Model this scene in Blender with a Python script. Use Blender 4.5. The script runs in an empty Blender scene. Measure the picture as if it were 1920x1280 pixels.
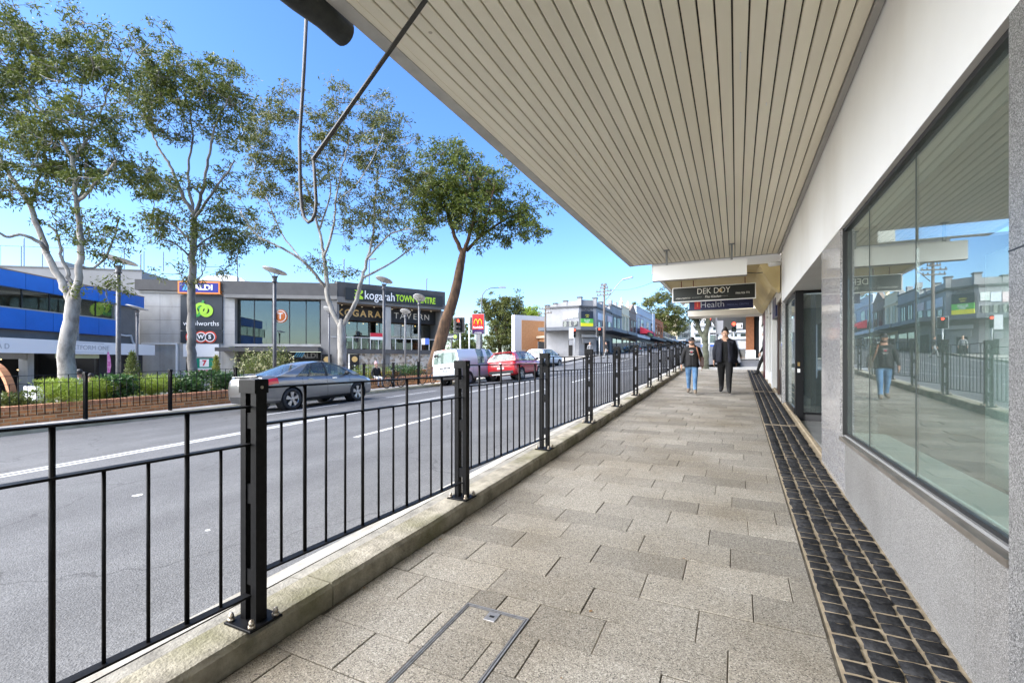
import bpy, bmesh, math, random
import numpy as np
from mathutils import Vector, Matrix, Euler
random.seed(7); np.random.seed(7)
sc = bpy.context.scene
C = sc.collection
R = math.radians

# ---------------------------------------------------------------- camera
F = 870.0; HX, HY = 960.0, 675.0; YAW = R(25.8); CAMZ = 1.53
cam = bpy.data.cameras.new('camera'); camo = bpy.data.objects.new('camera', cam); C.objects.link(camo)
cam.sensor_width = 36.0; cam.lens = F / 1920 * 36; cam.shift_y = (HY - 640) / 1920
cam.clip_start = 0.05; cam.clip_end = 3000
camo.location = (0, 0, CAMZ); camo.rotation_euler = (R(90), 0, YAW)
sc.camera = camo
# ---------------------------------------------------------------- sky, sun, exposure
SUN_EL, SUN_AZ = R(37), math.atan2(-0.68, -0.62)     # azimuth as atan2(x, y) of the direction to the sun
w = bpy.data.worlds.new('World'); sc.world = w; w.use_nodes = True
nt = w.node_tree; nt.nodes.clear()
sky = nt.nodes.new('ShaderNodeTexSky'); sky.sky_type = 'NISHITA'; sky.sun_disc = False
sky.sun_elevation = SUN_EL; sky.sun_rotation = SUN_AZ
sky.air_density = 1.0; sky.dust_density = 0.6; sky.ozone_density = 5.0; sky.altitude = 0
hs = nt.nodes.new('ShaderNodeHueSaturation'); hs.inputs['Saturation'].default_value = 1.15; hs.inputs['Hue'].default_value = 0.507
bg = nt.nodes.new('ShaderNodeBackground'); bg.inputs['Strength'].default_value = 0.055
wo = nt.nodes.new('ShaderNodeOutputWorld')
nt.links.new(sky.outputs[0], hs.inputs['Color']); nt.links.new(hs.outputs[0], bg.inputs['Color'])
nt.links.new(bg.outputs[0], wo.inputs['Surface'])
sun = bpy.data.lights.new('sun', 'SUN'); sun.energy = 2.2; sun.angle = R(85); sun.color = (1.0, 0.965, 0.915)
suno = bpy.data.objects.new('sun', sun); C.objects.link(suno)
sd = Vector((math.sin(SUN_AZ) * math.cos(SUN_EL), math.cos(SUN_AZ) * math.cos(SUN_EL), math.sin(SUN_EL)))
suno.rotation_euler = (-sd).to_track_quat('-Z', 'Y').to_euler(); suno.location = (-20, -20, 40)
sc.view_settings.view_transform = 'Standard'; sc.view_settings.look = 'None'
sc.view_settings.gamma = 1; sc.view_settings.exposure = 2.8
try: sc.view_settings.use_curve_mapping = False
except Exception: pass
sc.render.engine = 'CYCLES'
cy = sc.cycles
cy.use_denoising = True; cy.max_bounces = 8; cy.diffuse_bounces = 4; cy.glossy_bounces = 4; cy.transmission_bounces = 6
cy.transparent_max_bounces = 10; cy.caustics_reflective = False; cy.caustics_refractive = False
cy.sample_clamp_indirect = 6

# ---------------------------------------------------------------- measuring helpers (f, horizon and yaw give rays through the lens)
SN, CS = math.sin(YAW), math.cos(YAW)
def ray(px, py):
    xc = px - HX
    return Vector((-SN * F + CS * xc, CS * F + SN * xc, HY - py))
ORG = Vector((0, 0, CAMZ))
def at(px, py, d): return ORG + ray(px, py) * (d / F)
def atX(px, py, X): r = ray(px, py); return ORG + r * (X / r.x)
def atY(px, py, Y): r = ray(px, py); return ORG + r * (Y / r.y)
S = 0.0466
def zf(Y): return S * Y                                   # near footpath
def zr(X, Y):                                             # road surface
    cr = 0.02 + 0.0025 * max(Y, -4) if Y < 26 else (0.085 - 0.04 * (Y - 26) / 31 if Y < 57 else 0.045)
    return S * Y - 0.01 + (X + 2.7) * cr
def zp(X, Y):                                             # plaza across the road
    k = zr(-14.8, Y) + 0.13
    return k - 0.045 * min(30, max(0, -15.0 - X))

# ---------------------------------------------------------------- materials
MATS = {}
def M(name, col, col2=None, sc_=6.0, rough=0.6, metal=0.0, bump=0.0, bsc=None, spec=0.5, emit=0.0, fac=(0.35, 0.65), coat=0.0, alpha=1.0, stretch=None, rnd=0.0, local=False):
    if name in MATS: return MATS[name]
    m = bpy.data.materials.new(name); MATS[name] = m; m.use_nodes = True
    t = m.node_tree; n = t.nodes; L = t.links
    b = n['Principled BSDF']
    b.inputs['Roughness'].default_value = rough; b.inputs['Metallic'].default_value = metal
    b.inputs['Specular IOR Level'].default_value = spec
    if coat: b.inputs['Coat Weight'].default_value = coat; b.inputs['Coat Roughness'].default_value = 0.04
    c4 = (*col, 1)
    b.inputs['Base Color'].default_value = c4
    src = None
    if col2 is not None or bump:
        if local: g = n.new('ShaderNodeTexCoord'); out = g.outputs['Object']
        else: g = n.new('ShaderNodeNewGeometry'); out = g.outputs['Position']
        if stretch:
            mp = n.new('ShaderNodeMapping'); mp.inputs['Scale'].default_value = stretch
            L.new(out, mp.inputs['Vector']); out = mp.outputs[0]
    if col2 is not None:
        no = n.new('ShaderNodeTexNoise'); no.inputs['Scale'].default_value = sc_; no.inputs['Detail'].default_value = 5; no.inputs['Roughness'].default_value = 0.65
        L.new(out, no.inputs['Vector'])
        rp = n.new('ShaderNodeValToRGB'); rp.color_ramp.elements[0].position = fac[0]; rp.color_ramp.elements[1].position = fac[1]
        rp.color_ramp.elements[0].color = c4; rp.color_ramp.elements[1].color = (*col2, 1)
        L.new(no.outputs['Fac'], rp.inputs['Fac']); src = rp.outputs['Color']
        if rnd:
            src = addrnd(n, L, src, rnd)
        L.new(src, b.inputs['Base Color'])
    elif rnd:
        rg = n.new('ShaderNodeRGB'); rg.outputs[0].default_value = c4
        L.new(addrnd(n, L, rg.outputs[0], rnd), b.inputs['Base Color'])
    if bump:
        n2 = n.new('ShaderNodeTexNoise'); n2.inputs['Scale'].default_value = bsc or sc_ * 6; n2.inputs['Detail'].default_value = 4
        L.new(out, n2.inputs['Vector'])
        bp = n.new('ShaderNodeBump'); bp.inputs['Strength'].default_value = bump; bp.inputs['Distance'].default_value = 0.02
        L.new(n2.outputs['Fac'], bp.inputs['Height']); L.new(bp.outputs['Normal'], b.inputs['Normal'])
    if emit:
        b.inputs['Emission Color'].default_value = c4; b.inputs['Emission Strength'].default_value = emit
    return m
def addrnd(n, L, src, amt):
    oi = n.new('ShaderNodeObjectInfo'); ge = n.new('ShaderNodeNewGeometry')
    ad = n.new('ShaderNodeMath'); ad.operation = 'ADD'
    L.new(oi.outputs['Random'], ad.inputs[0]); L.new(ge.outputs['Random Per Island'], ad.inputs[1])
    fr = n.new('ShaderNodeMath'); fr.operation = 'FRACT'; L.new(ad.outputs[0], fr.inputs[0])
    mr = n.new('ShaderNodeMapRange'); mr.inputs['To Min'].default_value = 1 - amt; mr.inputs['To Max'].default_value = 1 + amt
    L.new(fr.outputs[0], mr.inputs['Value'])
    hv = n.new('ShaderNodeHueSaturation'); L.new(src, hv.inputs['Color']); L.new(mr.outputs[0], hv.inputs['Value'])
    return hv.outputs[0]
def speckle(name, cols, scale, rough, rnd=0.0, big=None, bump=0.0, spec=0.5, stain=None):
    """granite-like: voronoi cells mapped to a stepped ramp of grain colours, with a broad tint"""
    m = bpy.data.materials.new(name); MATS[name] = m; m.use_nodes = True
    t = m.node_tree; n = t.nodes; L = t.links; b = n['Principled BSDF']
    b.inputs['Roughness'].default_value = rough; b.inputs['Specular IOR Level'].default_value = spec
    g = n.new('ShaderNodeNewGeometry')
    v = n.new('ShaderNodeTexVoronoi'); v.inputs['Scale'].default_value = scale; L.new(g.outputs['Position'], v.inputs['Vector'])
    sp = n.new('ShaderNodeSeparateColor'); L.new(v.outputs['Color'], sp.inputs[0])
    rp = n.new('ShaderNodeValToRGB'); e = rp.color_ramp.elements; rp.color_ramp.interpolation = 'LINEAR'
    while len(e) < len(cols): e.new(0.5)
    for i, (p, c) in enumerate(cols): e[i].position = p; e[i].color = (*c, 1)
    L.new(sp.outputs[0], rp.inputs['Fac']); src = rp.outputs['Color']
    if rnd: src = addrnd(n, L, src, rnd)
    if big:
        col, s_, lo, hi, amt = big
        no = n.new('ShaderNodeTexNoise'); no.inputs['Scale'].default_value = s_; no.inputs['Detail'].default_value = 6; L.new(g.outputs['Position'], no.inputs['Vector'])
        mr = n.new('ShaderNodeMapRange'); mr.inputs['From Min'].default_value = lo; mr.inputs['From Max'].default_value = hi; mr.inputs['To Max'].default_value = amt
        L.new(no.outputs['Fac'], mr.inputs['Value'])
        mx = n.new('ShaderNodeMix'); mx.data_type = 'RGBA'; mx.blend_type = 'MULTIPLY'
        L.new(mr.outputs[0], mx.inputs[0]); L.new(src, mx.inputs[6]); mx.inputs[7].default_value = (*col, 1); src = mx.outputs[2]
    if stain:
        src = spots(n, L, g.outputs['Position'], src, *stain)
    L.new(src, b.inputs['Base Color'])
    if bump:
        bp = n.new('ShaderNodeBump'); bp.inputs['Strength'].default_value = bump; bp.inputs['Distance'].default_value = 0.004
        L.new(sp.outputs[1], bp.inputs['Height']); L.new(bp.outputs['Normal'], b.inputs['Normal'])
    return m
def spots(n, L, pos, src, scale, size, col, amt):
    v = n.new('ShaderNodeTexVoronoi'); v.inputs['Scale'].default_value = scale; L.new(pos, v.inputs['Vector'])
    s_ = n.new('ShaderNodeSeparateColor'); L.new(v.outputs['Color'], s_.inputs[0])
    k = n.new('ShaderNodeMath'); k.operation = 'MULTIPLY'; k.inputs[1].default_value = size; L.new(s_.outputs[1], k.inputs[0])
    lt = n.new('ShaderNodeMath'); lt.operation = 'LESS_THAN'; L.new(v.outputs['Distance'], lt.inputs[0]); L.new(k.outputs[0], lt.inputs[1])
    am = n.new('ShaderNodeMath'); am.operation = 'MULTIPLY'; am.inputs[1].default_value = amt; L.new(lt.outputs[0], am.inputs[0])
    mx = n.new('ShaderNodeMix'); mx.data_type = 'RGBA'; L.new(am.outputs[0], mx.inputs[0]); L.new(src, mx.inputs[6]); mx.inputs[7].default_value = (*col, 1); return mx.outputs[2]
def grime(m, scale, lo, hi, col, amt, stretch=(1, 1, 1), spot=None):
    n = m.node_tree.nodes; L = m.node_tree.links; b = n['Principled BSDF']; src = b.inputs['Base Color'].links[0].from_socket
    g = n.new('ShaderNodeNewGeometry'); mp = n.new('ShaderNodeMapping'); mp.inputs['Scale'].default_value = stretch; L.new(g.outputs['Position'], mp.inputs['Vector'])
    no = n.new('ShaderNodeTexNoise'); no.inputs['Scale'].default_value = scale; no.inputs['Detail'].default_value = 8; L.new(mp.outputs[0], no.inputs['Vector'])
    r = n.new('ShaderNodeMapRange'); r.inputs['From Min'].default_value = lo; r.inputs['From Max'].default_value = hi; r.inputs['To Max'].default_value = amt; L.new(no.outputs['Fac'], r.inputs['Value'])
    mx = n.new('ShaderNodeMix'); mx.data_type = 'RGBA'; mx.blend_type = 'MULTIPLY'; L.new(r.outputs[0], mx.inputs[0]); L.new(src, mx.inputs[6]); mx.inputs[7].default_value = (*col, 1); src = mx.outputs[2]
    if spot: src = spots(n, L, g.outputs['Position'], src, *spot)
    L.new(src, b.inputs['Base Color'])
def glassmat(name, tint=(0.75, 0.85, 0.82), ior=1.9, rough=0.0, haze=0.0, haze_col=(.6, .72, .66)):
    m = bpy.data.materials.new(name); MATS[name] = m; m.use_nodes = True
    t = m.node_tree; n = t.nodes; L = t.links; n.clear()
    o = n.new('ShaderNodeOutputMaterial'); tr = n.new('ShaderNodeBsdfTransparent'); tr.inputs[0].default_value = (*tint, 1)
    gl = n.new('ShaderNodeBsdfGlossy'); gl.inputs['Roughness'].default_value = rough; gl.inputs[0].default_value = (0.95, 1, 0.98, 1)
    F0 = ((ior - 1) / (ior + 1)) ** 2                     # Schlick, the same from both faces of the pane
    lw = n.new('ShaderNodeLayerWeight'); lw.inputs['Blend'].default_value = 0.5
    pw_ = n.new('ShaderNodeMath'); pw_.operation = 'POWER'; pw_.inputs[1].default_value = 5; L.new(lw.outputs['Facing'], pw_.inputs[0])
    fr = n.new('ShaderNodeMath'); fr.operation = 'MULTIPLY_ADD'; fr.inputs[1].default_value = 1 - F0; fr.inputs[2].default_value = F0; L.new(pw_.outputs[0], fr.inputs[0])
    mx = n.new('ShaderNodeMixShader'); L.new(fr.outputs[0], mx.inputs[0]); L.new(tr.outputs[0], mx.inputs[1]); L.new(gl.outputs[0], mx.inputs[2])
    src = mx.outputs[0]
    if haze:  # pale diffuse mixed in to brighten the glass; light put into its colour
        df = n.new('ShaderNodeBsdfDiffuse'); df.inputs[0].default_value = (*haze_col, 1); m2 = n.new('ShaderNodeMixShader'); m2.inputs[0].default_value = haze
        L.new(src, m2.inputs[1]); L.new(df.outputs[0], m2.inputs[2]); src = m2.outputs[0]
    L.new(src, o.inputs['Surface'])
    return m

# ---------------------------------------------------------------- mesh builder
class MB:
    def __init__(s): s.v = []; s.f = []; s.m = []
    def add(s, vs, fs, mi=0):
        k = len(s.v); s.v += [tuple(v) for v in vs]; s.f += [tuple(k + i for i in f) for f in fs]; s.m += [mi] * len(fs); return s
    def box(s, x0, x1, y0, y1, z0, z1, mi=0):
        vs = [(x, y, z) for z in (z0, z1) for y in (y0, y1) for x in (x0, x1)]
        return s.add(vs, [(0, 2, 3, 1), (4, 5, 7, 6), (0, 1, 5, 4), (1, 3, 7, 5), (3, 2, 6, 7), (2, 0, 4, 6)], mi)
    def bbox(s, x0, x1, y0, y1, z0, z1, c=0.01, mi=0):
        """box with chamfered top edges (8-sided hull)"""
        vs = [(x, y, z0) for y in (y0, y1) for x in (x0, x1)] + [(x, y, z1 - c) for y in (y0, y1) for x in (x0, x1)] + \
             [(x, y, z1) for y in (y0 + c, y1 - c) for x in (x0 + c, x1 - c)]
        fs = [(0, 2, 3, 1), (8, 9, 11, 10)]
        for a in (0, 4):
            fs += [(a, a + 1, a + 5, a + 4), (a + 1, a + 3, a + 7, a + 5), (a + 3, a + 2, a + 6, a + 7), (a + 2, a, a + 4, a + 6)]
        return s.add(vs, fs, mi)
    def bar(s, p, q, w, h, up=(0, 0, 1), mi=0):
        p, q = Vector(p), Vector(q); d = (q - p).normalized(); u = Vector(up)
        if abs(d.dot(u)) > 0.98: u = Vector((0, 1, 0))
        a = d.cross(u).normalized() * (w / 2); b = a.cross(d).normalized() * (h / 2)
        vs = [o + i * a + j * b for o in (p, q) for j in (-1, 1) for i in (-1, 1)]
        return s.add(vs, [(0, 1, 3, 2), (4, 6, 7, 5), (0, 4, 5, 1), (1, 5, 7, 3), (3, 7, 6, 2), (2, 6, 4, 0)], mi)
    def tube(s, pts, rad, n=8, mi=0, caps=True):
        pts = [Vector(p) for p in pts]; k0 = len(s.v)
        if not hasattr(rad, '__len__'): rad = [rad] * len(pts)
        ref = None
        for i, p in enumerate(pts):
            d = (pts[min(i + 1, len(pts) - 1)] - pts[max(i - 1, 0)])
            d = d.normalized() if d.length > 1e-9 else Vector((0, 0, 1))
            if ref is None: ref = d.orthogonal().normalized()
            a = (ref - d * ref.dot(d)); a = a.normalized() if a.length > 1e-6 else d.orthogonal().normalized(); ref = a
            b = d.cross(a)
            for j in range(n):
                an = 2 * math.pi * j / n; s.v.append(tuple(p + (a * math.cos(an) + b * math.sin(an)) * rad[i]))
        for i in range(len(pts) - 1):
            for j in range(n):
                j2 = (j + 1) % n
                s.f.append((k0 + i * n + j, k0 + i * n + j2, k0 + (i + 1) * n + j2, k0 + (i + 1) * n + j)); s.m.append(mi)
        if caps:
            s.f.append(tuple(k0 + j for j in reversed(range(n)))); s.m.append(mi)
            e = k0 + (len(pts) - 1) * n; s.f.append(tuple(e + j for j in range(n))); s.m.append(mi)
        return s
    def prism(s, poly, a, b, fn, mi=0):
        """poly (u,v) extruded between a and b; fn(u,v,w) gives the point"""
        n = len(poly); vs = [fn(u, v, a) for u, v in poly] + [fn(u, v, b) for u, v in poly]
        fs = [tuple(reversed(range(n))), tuple(range(n, 2 * n))] + [(i, (i + 1) % n, n + (i + 1) % n, n + i) for i in range(n)]
        return s.add(vs, fs, mi)
    def lathe(s, prof, org=(0, 0, 0), n=16, mi=0, fn=None):
        k0 = len(s.v); o = Vector(org)
        fn = fn or (lambda r, c, sn, z: (r * c, r * sn, z))
        for r, z in prof:
            for j in range(n):
                an = 2 * math.pi * j / n; s.v.append(tuple(o + Vector(fn(r, math.cos(an), math.sin(an), z))))
        for i in range(len(prof) - 1):
            for j in range(n):
                j2 = (j + 1) % n; s.f.append((k0 + i * n + j, k0 + i * n + j2, k0 + (i + 1) * n + j2, k0 + (i + 1) * n + j)); s.m.append(mi)
        return s
    def ball(s, c, r, n=10, m=6, mi=0):
        rx, ry, rz = r if hasattr(r, '__len__') else (r, r, r)
        prof = [(math.sin(math.pi * i / m) + 1e-5, -math.cos(math.pi * i / m)) for i in range(m + 1)]
        return s.lathe(prof, c, n, mi, lambda q, a, b, z: (q * a * rx, q * b * ry, z * rz))
    def mesh(s, name, mats, smooth=False):
        me = bpy.data.meshes.new(name); me.from_pydata(s.v, [], s.f)
        mats = mats if isinstance(mats, (list, tuple)) else [mats]
        for m in mats: me.materials.append(m)
        if len(mats) > 1: me.polygons.foreach_set('material_index', s.m)
        if smooth: me.polygons.foreach_set('use_smooth', [True] * len(s.f))
        me.update(); return me
    def build(s, name, mats, parent=None, smooth=False):
        return link(name, s.mesh(name, mats, smooth), parent)
def link(name, data, parent=None):
    o = bpy.data.objects.new(name, data); C.objects.link(o)
    if parent: o.parent = parent
    return o
def tag(o, label=None, cat=None, group=None, kind=None):
    if label: o['label'] = label
    if cat: o['category'] = cat
    if group: o['group'] = group
    if kind: o['kind'] = kind
    return o
def empty(name, loc=(0, 0, 0), rz=0, label=None, cat=None, group=None, parent=None):
    o = bpy.data.objects.new(name, None); C.objects.link(o); o.location = loc; o.rotation_euler = (0, 0, rz)
    if parent: o.parent = parent
    return tag(o, label, cat, group)
def struct(o): o['kind'] = 'structure'; return o
def dup(o, parent=None):
    c = o.copy(); C.objects.link(c)
    if parent: c.parent = parent
    for ch in list(o.children): dup(ch, c)
    return c
def sheet(name, mat, xs, ys, zfn, parent=None, smooth=True):
    b = MB(); nx = len(xs)
    b.v = [(x, y, zfn(x, y)) for y in ys for x in xs]
    b.f = [(j * nx + i, j * nx + i + 1, (j + 1) * nx + i + 1, (j + 1) * nx + i) for j in range(len(ys) - 1) for i in range(nx - 1)]
    b.m = [0] * len(b.f)
    return b.build(name, mat, parent, smooth)
def lin(a, b, n): return [a + (b - a) * i / n for i in range(n + 1)]
def text(s, size, loc, parent, mat, rot=(R(90), 0, 0), align='CENTER', bold=0.0, ext=0.002, name='lettering', space=1.0, sx=1.0, shear=0.0, fit=None):
    cu = bpy.data.curves.new(name, 'FONT'); cu.body = s; cu.size = size; cu.align_x = align; cu.align_y = 'CENTER'
    cu.offset = bold; cu.extrude = ext; cu.space_character = space; cu.resolution_u = 3; cu.shear = shear
    t_ = bpy.data.objects.new('tmp', cu); me = bpy.data.meshes.new_from_object(t_); bpy.data.objects.remove(t_)
    me.materials.clear(); me.materials.append(mat); me.name = name
    o = link(name, me, parent); o.location = loc; o.rotation_euler = rot
    if fit: sx = fit / max(1e-3, max(v.co.x for v in me.vertices) - min(v.co.x for v in me.vertices))
    o.scale = (sx, 1, 1)
    return o
class Face:
    """a vertical facade plane: origin, heading a (from +Y towards +X); local x runs along it, local -y faces the viewer"""
    def __init__(s, p, q):
        s.p = Vector((p[0], p[1], 0)); d = Vector((q[0] - p[0], q[1] - p[1], 0)); s.len = d.length; s.d = d.normalized()
        s.n = Vector((s.d.y, -s.d.x, 0)); s.rz = math.atan2(s.d.y, s.d.x)
    def uv(s, px, py, off=0.0):
        r = ray(px, py); o = s.p + s.n * off
        k = (o - ORG).dot(s.n) / r.dot(s.n); h = ORG + r * k
        return (h - s.p).dot(s.d), h.z
    def rect(s, x0, x1, y0, y1, off=0.0):
        """pixel rectangle measured along its left and right edges -> u0,u1,z0,z1"""
        u0, za = s.uv(x0, y0, off); u1, _ = s.uv(x1, y0, off); _, zb = s.uv(x0, y1, off)
        return u0, u1, min(za, zb), max(za, zb)
# ================================================================ ground
asphalt = M('asphalt', (0.082, 0.082, 0.082), (0.112, 0.112, 0.111), 1.1, rough=0.85, bump=0.5, bsc=90, fac=(0.3, 0.7))
n = asphalt.node_tree.nodes; L = asphalt.node_tree.links
_b = n['Principled BSDF']; _src = _b.inputs['Base Color'].links[0].from_socket
_v = n.new('ShaderNodeTexVoronoi'); _v.inputs['Scale'].default_value = 95
_g = n.new('ShaderNodeNewGeometry'); L.new(_g.outputs['Position'], _v.inputs['Vector'])
_s = n.new('ShaderNodeSeparateColor'); L.new(_v.outputs['Color'], _s.inputs[0])
_m = n.new('ShaderNodeMapRange'); _m.inputs['To Min'].default_value = 0.72; _m.inputs['To Max'].default_value = 1.28; L.new(_s.outputs[0], _m.inputs['Value'])
_mp = n.new('ShaderNodeMapping'); _mp.inputs['Scale'].default_value = (0.9, 0.06, 1); L.new(_g.outputs['Position'], _mp.inputs['Vector'])
_n1 = n.new('ShaderNodeTexNoise'); _n1.inputs['Scale'].default_value = 1.0; _n1.inputs['Detail'].default_value = 5; L.new(_mp.outputs[0], _n1.inputs['Vector'])
_r1 = n.new('ShaderNodeMapRange'); _r1.inputs['From Min'].default_value = 0.3; _r1.inputs['From Max'].default_value = 0.7; _r1.inputs['To Min'].default_value = 0.72; _r1.inputs['To Max'].default_value = 1.22; L.new(_n1.outputs['Fac'], _r1.inputs['Value'])
_n2 = n.new('ShaderNodeTexVoronoi'); _n2.feature = 'DISTANCE_TO_EDGE'; _n2.inputs['Scale'].default_value = 0.33
_w = n.new('ShaderNodeTexNoise'); _w.inputs['Scale'].default_value = 1.4; _w.inputs['Detail'].default_value = 6; L.new(_g.outputs['Position'], _w.inputs['Vector'])
_wa = n.new('ShaderNodeVectorMath'); _wa.operation = 'ADD'; L.new(_g.outputs['Position'], _wa.inputs[0]); L.new(_w.outputs['Color'], _wa.inputs[1]); L.new(_wa.outputs[0], _n2.inputs['Vector'])
_r2 = n.new('ShaderNodeMapRange'); _r2.inputs['From Max'].default_value = 0.006; _r2.inputs['To Min'].default_value = 0.55; L.new(_n2.outputs['Distance'], _r2.inputs['Value'])
_k1 = n.new('ShaderNodeMath'); _k1.operation = 'MULTIPLY'; L.new(_r1.outputs[0], _k1.inputs[0]); L.new(_m.outputs[0], _k1.inputs[1])
_k2 = n.new('ShaderNodeMath'); _k2.operation = 'MULTIPLY'; L.new(_k1.outputs[0], _k2.inputs[0]); L.new(_r2.outputs[0], _k2.inputs[1])
_h = n.new('ShaderNodeHueSaturation'); L.new(_src, _h.inputs['Color']); L.new(_k2.outputs[0], _h.inputs['Value']); L.new(_h.outputs[0], _b.inputs['Base Color'])
concrete = M('concrete', (0.30, 0.285, 0.25), (0.44, 0.42, 0.37), 2.5, rough=0.85, bump=0.25, bsc=40)
kerbmat = M('kerb_concrete', (0.15, 0.133, 0.098), (0.37, 0.335, 0.26), 7.0, rough=0.9, bump=0.5, bsc=60, fac=(0.30, 0.66))
# moss and grime on the kerb: patches with a shape of their own
n = kerbmat.node_tree.nodes; L = kerbmat.node_tree.links; _b = n['Principled BSDF']; _src = _b.inputs['Base Color'].links[0].from_socket
_g = n.new('ShaderNodeNewGeometry'); _n = n.new('ShaderNodeTexNoise'); _n.inputs['Scale'].default_value = 1.7; _n.inputs['Detail'].default_value = 8; L.new(_g.outputs['Position'], _n.inputs['Vector'])
_r = n.new('ShaderNodeMapRange'); _r.inputs['From Min'].default_value = 0.47; _r.inputs['From Max'].default_value = 0.70; _r.inputs['To Max'].default_value = 0.75; L.new(_n.outputs['Fac'], _r.inputs['Value'])
_x = n.new('ShaderNodeMix'); _x.data_type = 'RGBA'; L.new(_r.outputs[0], _x.inputs[0]); L.new(_src, _x.inputs[6]); _x.inputs[7].default_value = (0.10, 0.095, 0.03, 1); L.new(_x.outputs[2], _b.inputs['Base Color'])
paint = M('road_paint', (0.22, 0.22, 0.215), (0.60, 0.60, 0.58), 22, rough=0.8, fac=(.34, .46))
soil = M('joint_sand', (0.06, 0.05, 0.036), (0.12, 0.10, 0.07), 9, rough=0.95)
mortar = M('mortar', (0.27, 0.215, 0.14), (0.40, 0.33, 0.225), 12, rough=0.95, bump=0.3, bsc=120)

XS = [-14.8, -13, -11, -9, -7, -5, -3.6, -2.75]
YS = lin(-14, 26, 20) + lin(28, 57, 10) + lin(62, 200, 12)
struct(sheet('road', asphalt, [-60, -40, -25] + XS + [0.2], lin(25.5, 57, 12)[0:1] + lin(26.5, 57, 14) + lin(60, 200, 10),
             lambda x, y: zr(max(x, -22), y) + (-0.04 * max(0, -22 - x)) - 0.002))
struct(sheet('road', asphalt, XS, [y for y in lin(-14, 26.4, 24)], lambda x, y: zr(x, y)))
# far terrain under everything
struct(sheet('terrain', M('far_ground', (0.16, 0.155, 0.14), (0.22, 0.21, 0.19), 0.5, rough=0.95), [-1500, -300, -120, -60, -30, 0, 30, 90, 300, 1500], [-300, -60, -20, 0, 30, 60, 120, 200, 300, 2500],
             lambda x, y: S * min(max(y, -30), 200) - 2.6 - 0.03 * max(0, min(60, -x))))
def strip(name, X0, X1, Y0, Y1, lift=0.004, parent=None, n_=6):
    return sheet(name, paint, [X0, X1], lin(Y0, Y1, n_), lambda x, y: zr(x, y) + lift, parent)
rd = [o for o in C.objects if o.name.startswith('road')]
RD = rd[1]
for x0 in (-9.20, -9.0): strip('centre_line', x0, x0 + 0.085, -12, 25, parent=RD, n_=24)
for y0 in (-9.5, -3.5, 6.2, 12.2, 18.2):
    strip('lane_line', -6.15, -6.04, y0, y0 + 3.1, parent=RD)
for y0 in (0.2, 8.0, 13.5, 19.5): strip('lane_line', -11.78, -11.67, y0, y0 + 3.2, parent=RD)
strip('stop_line', -9.0, -2.9, 25.2, 25.6, parent=RD)
for y0 in (29.0, 32.6): sheet('crossing_line', paint, lin(-15, -2.9, 6), [y0, y0 + 0.16], lambda x, y: zr(x, y) + 0.004, rd[0])
for x0 in (-14.5, -9.0): sheet('crossing_line', paint, [x0, x0 + 0.14], lin(34, 52, 6), lambda x, y: zr(x, y) + 0.004, rd[0])
for y0 in (53.5, 56.2): sheet('crossing_line', paint, lin(-15, -2.9, 6), [y0, y0 + 0.14], lambda x, y: zr(x, y) + 0.004, rd[0])
# white paint splashes and gum-leaf litter marks on the near lane
for (px, py, r_) in ((258, 928, 0.06), (389, 994, 0.025)):
    k = [zr(-5, 2)]
    r0 = ray(px, py); t_ = 0.006
    for _ in range(20): t_ = (CAMZ - zr(r0.x * t_, r0.y * t_)) / max(-r0.z, 1)
    cx, cyy = r0.x * t_, r0.y * t_
    b = MB(); pts = [(cx + r_ * (0.6 + 0.7 * random.random()) * math.cos(a), cyy + r_ * (0.6 + 0.5 * random.random()) * math.sin(a)) for a in lin(0, 6.0, 9)]
    b.add([(x, y, zr(x, y) + 0.003) for x, y in pts], [tuple(range(len(pts)))]); b.build('paint_splash', paint, RD)

# ---- near kerb, gutter and footpath bed
kj = 3.0; ky = [-13 + kj * i for i in range(14)]
kerb = struct(empty('near_kerb'))
for y0 in ky:
    y1 = min(y0 + kj - 0.012, 26.3); b = MB()
    prof = [(-2.135, -0.2), (-2.13, 0.105), (-2.15, 0.13), (-2.345, 0.134), (-2.365, 0.118), (-2.372, -0.3)]
    ys = lin(y0, y1, 6); jig = [(random.uniform(-.004, .004), random.uniform(-.004, .004)) for _ in ys]
    jig[0] = jig[-1] = (0, 0)
    for (dx, dz), y in zip(jig, ys):
        b.v += [(x + dx, y, zf(y) + z + (dz if z > 0 else 0)) for x, z in prof]
    q = len(prof)
    for i in range(len(ys) - 1):
        for j in range(q - 1): b.f.append((i * q + j, i * q + j + 1, (i + 1) * q + j + 1, (i + 1) * q + j)); b.m.append(0)
    b.f += [tuple(range(q)), tuple((len(ys) - 1) * q + j for j in reversed(range(q)))]; b.m += [0, 0]
    b.build('kerb_beam', kerbmat, kerb)
for y0 in [-13 + 1.5 * i for i in range(26)]:
    b = MB(); prof = [(-2.384, -0.2), (-2.384, 0.088), (-2.395, 0.098), (-2.50, 0.092), (-2.535, 0.07), (-2.548, -0.5)]; y1 = min(y0 + 1.49, 26.3); dz = random.uniform(-.006, .006)
    b.v = [(x, y, zf(y) + z + dz) for y in (y0, y1) for x, z in prof]; q = 6
    b.f = [(j, j + 1, q + j + 1, q + j) for j in range(q - 1)] + [tuple(range(q)), tuple(reversed(range(q, 2 * q)))]; b.m = [0] * 7
    b.build('kerb_stone', M('pale_kerb', (.14, .13, .108), (.27, .252, .21), 6, rough=.9, bump=.4, bsc=60), kerb)
sheet('joint_dirt', soil, [-2.39, -2.36], lin(-13, 26.3, 12), lambda x, y: zf(y) + .07, kerb)
gy = lin(-13, 26.3, 30)
b = MB()
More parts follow.
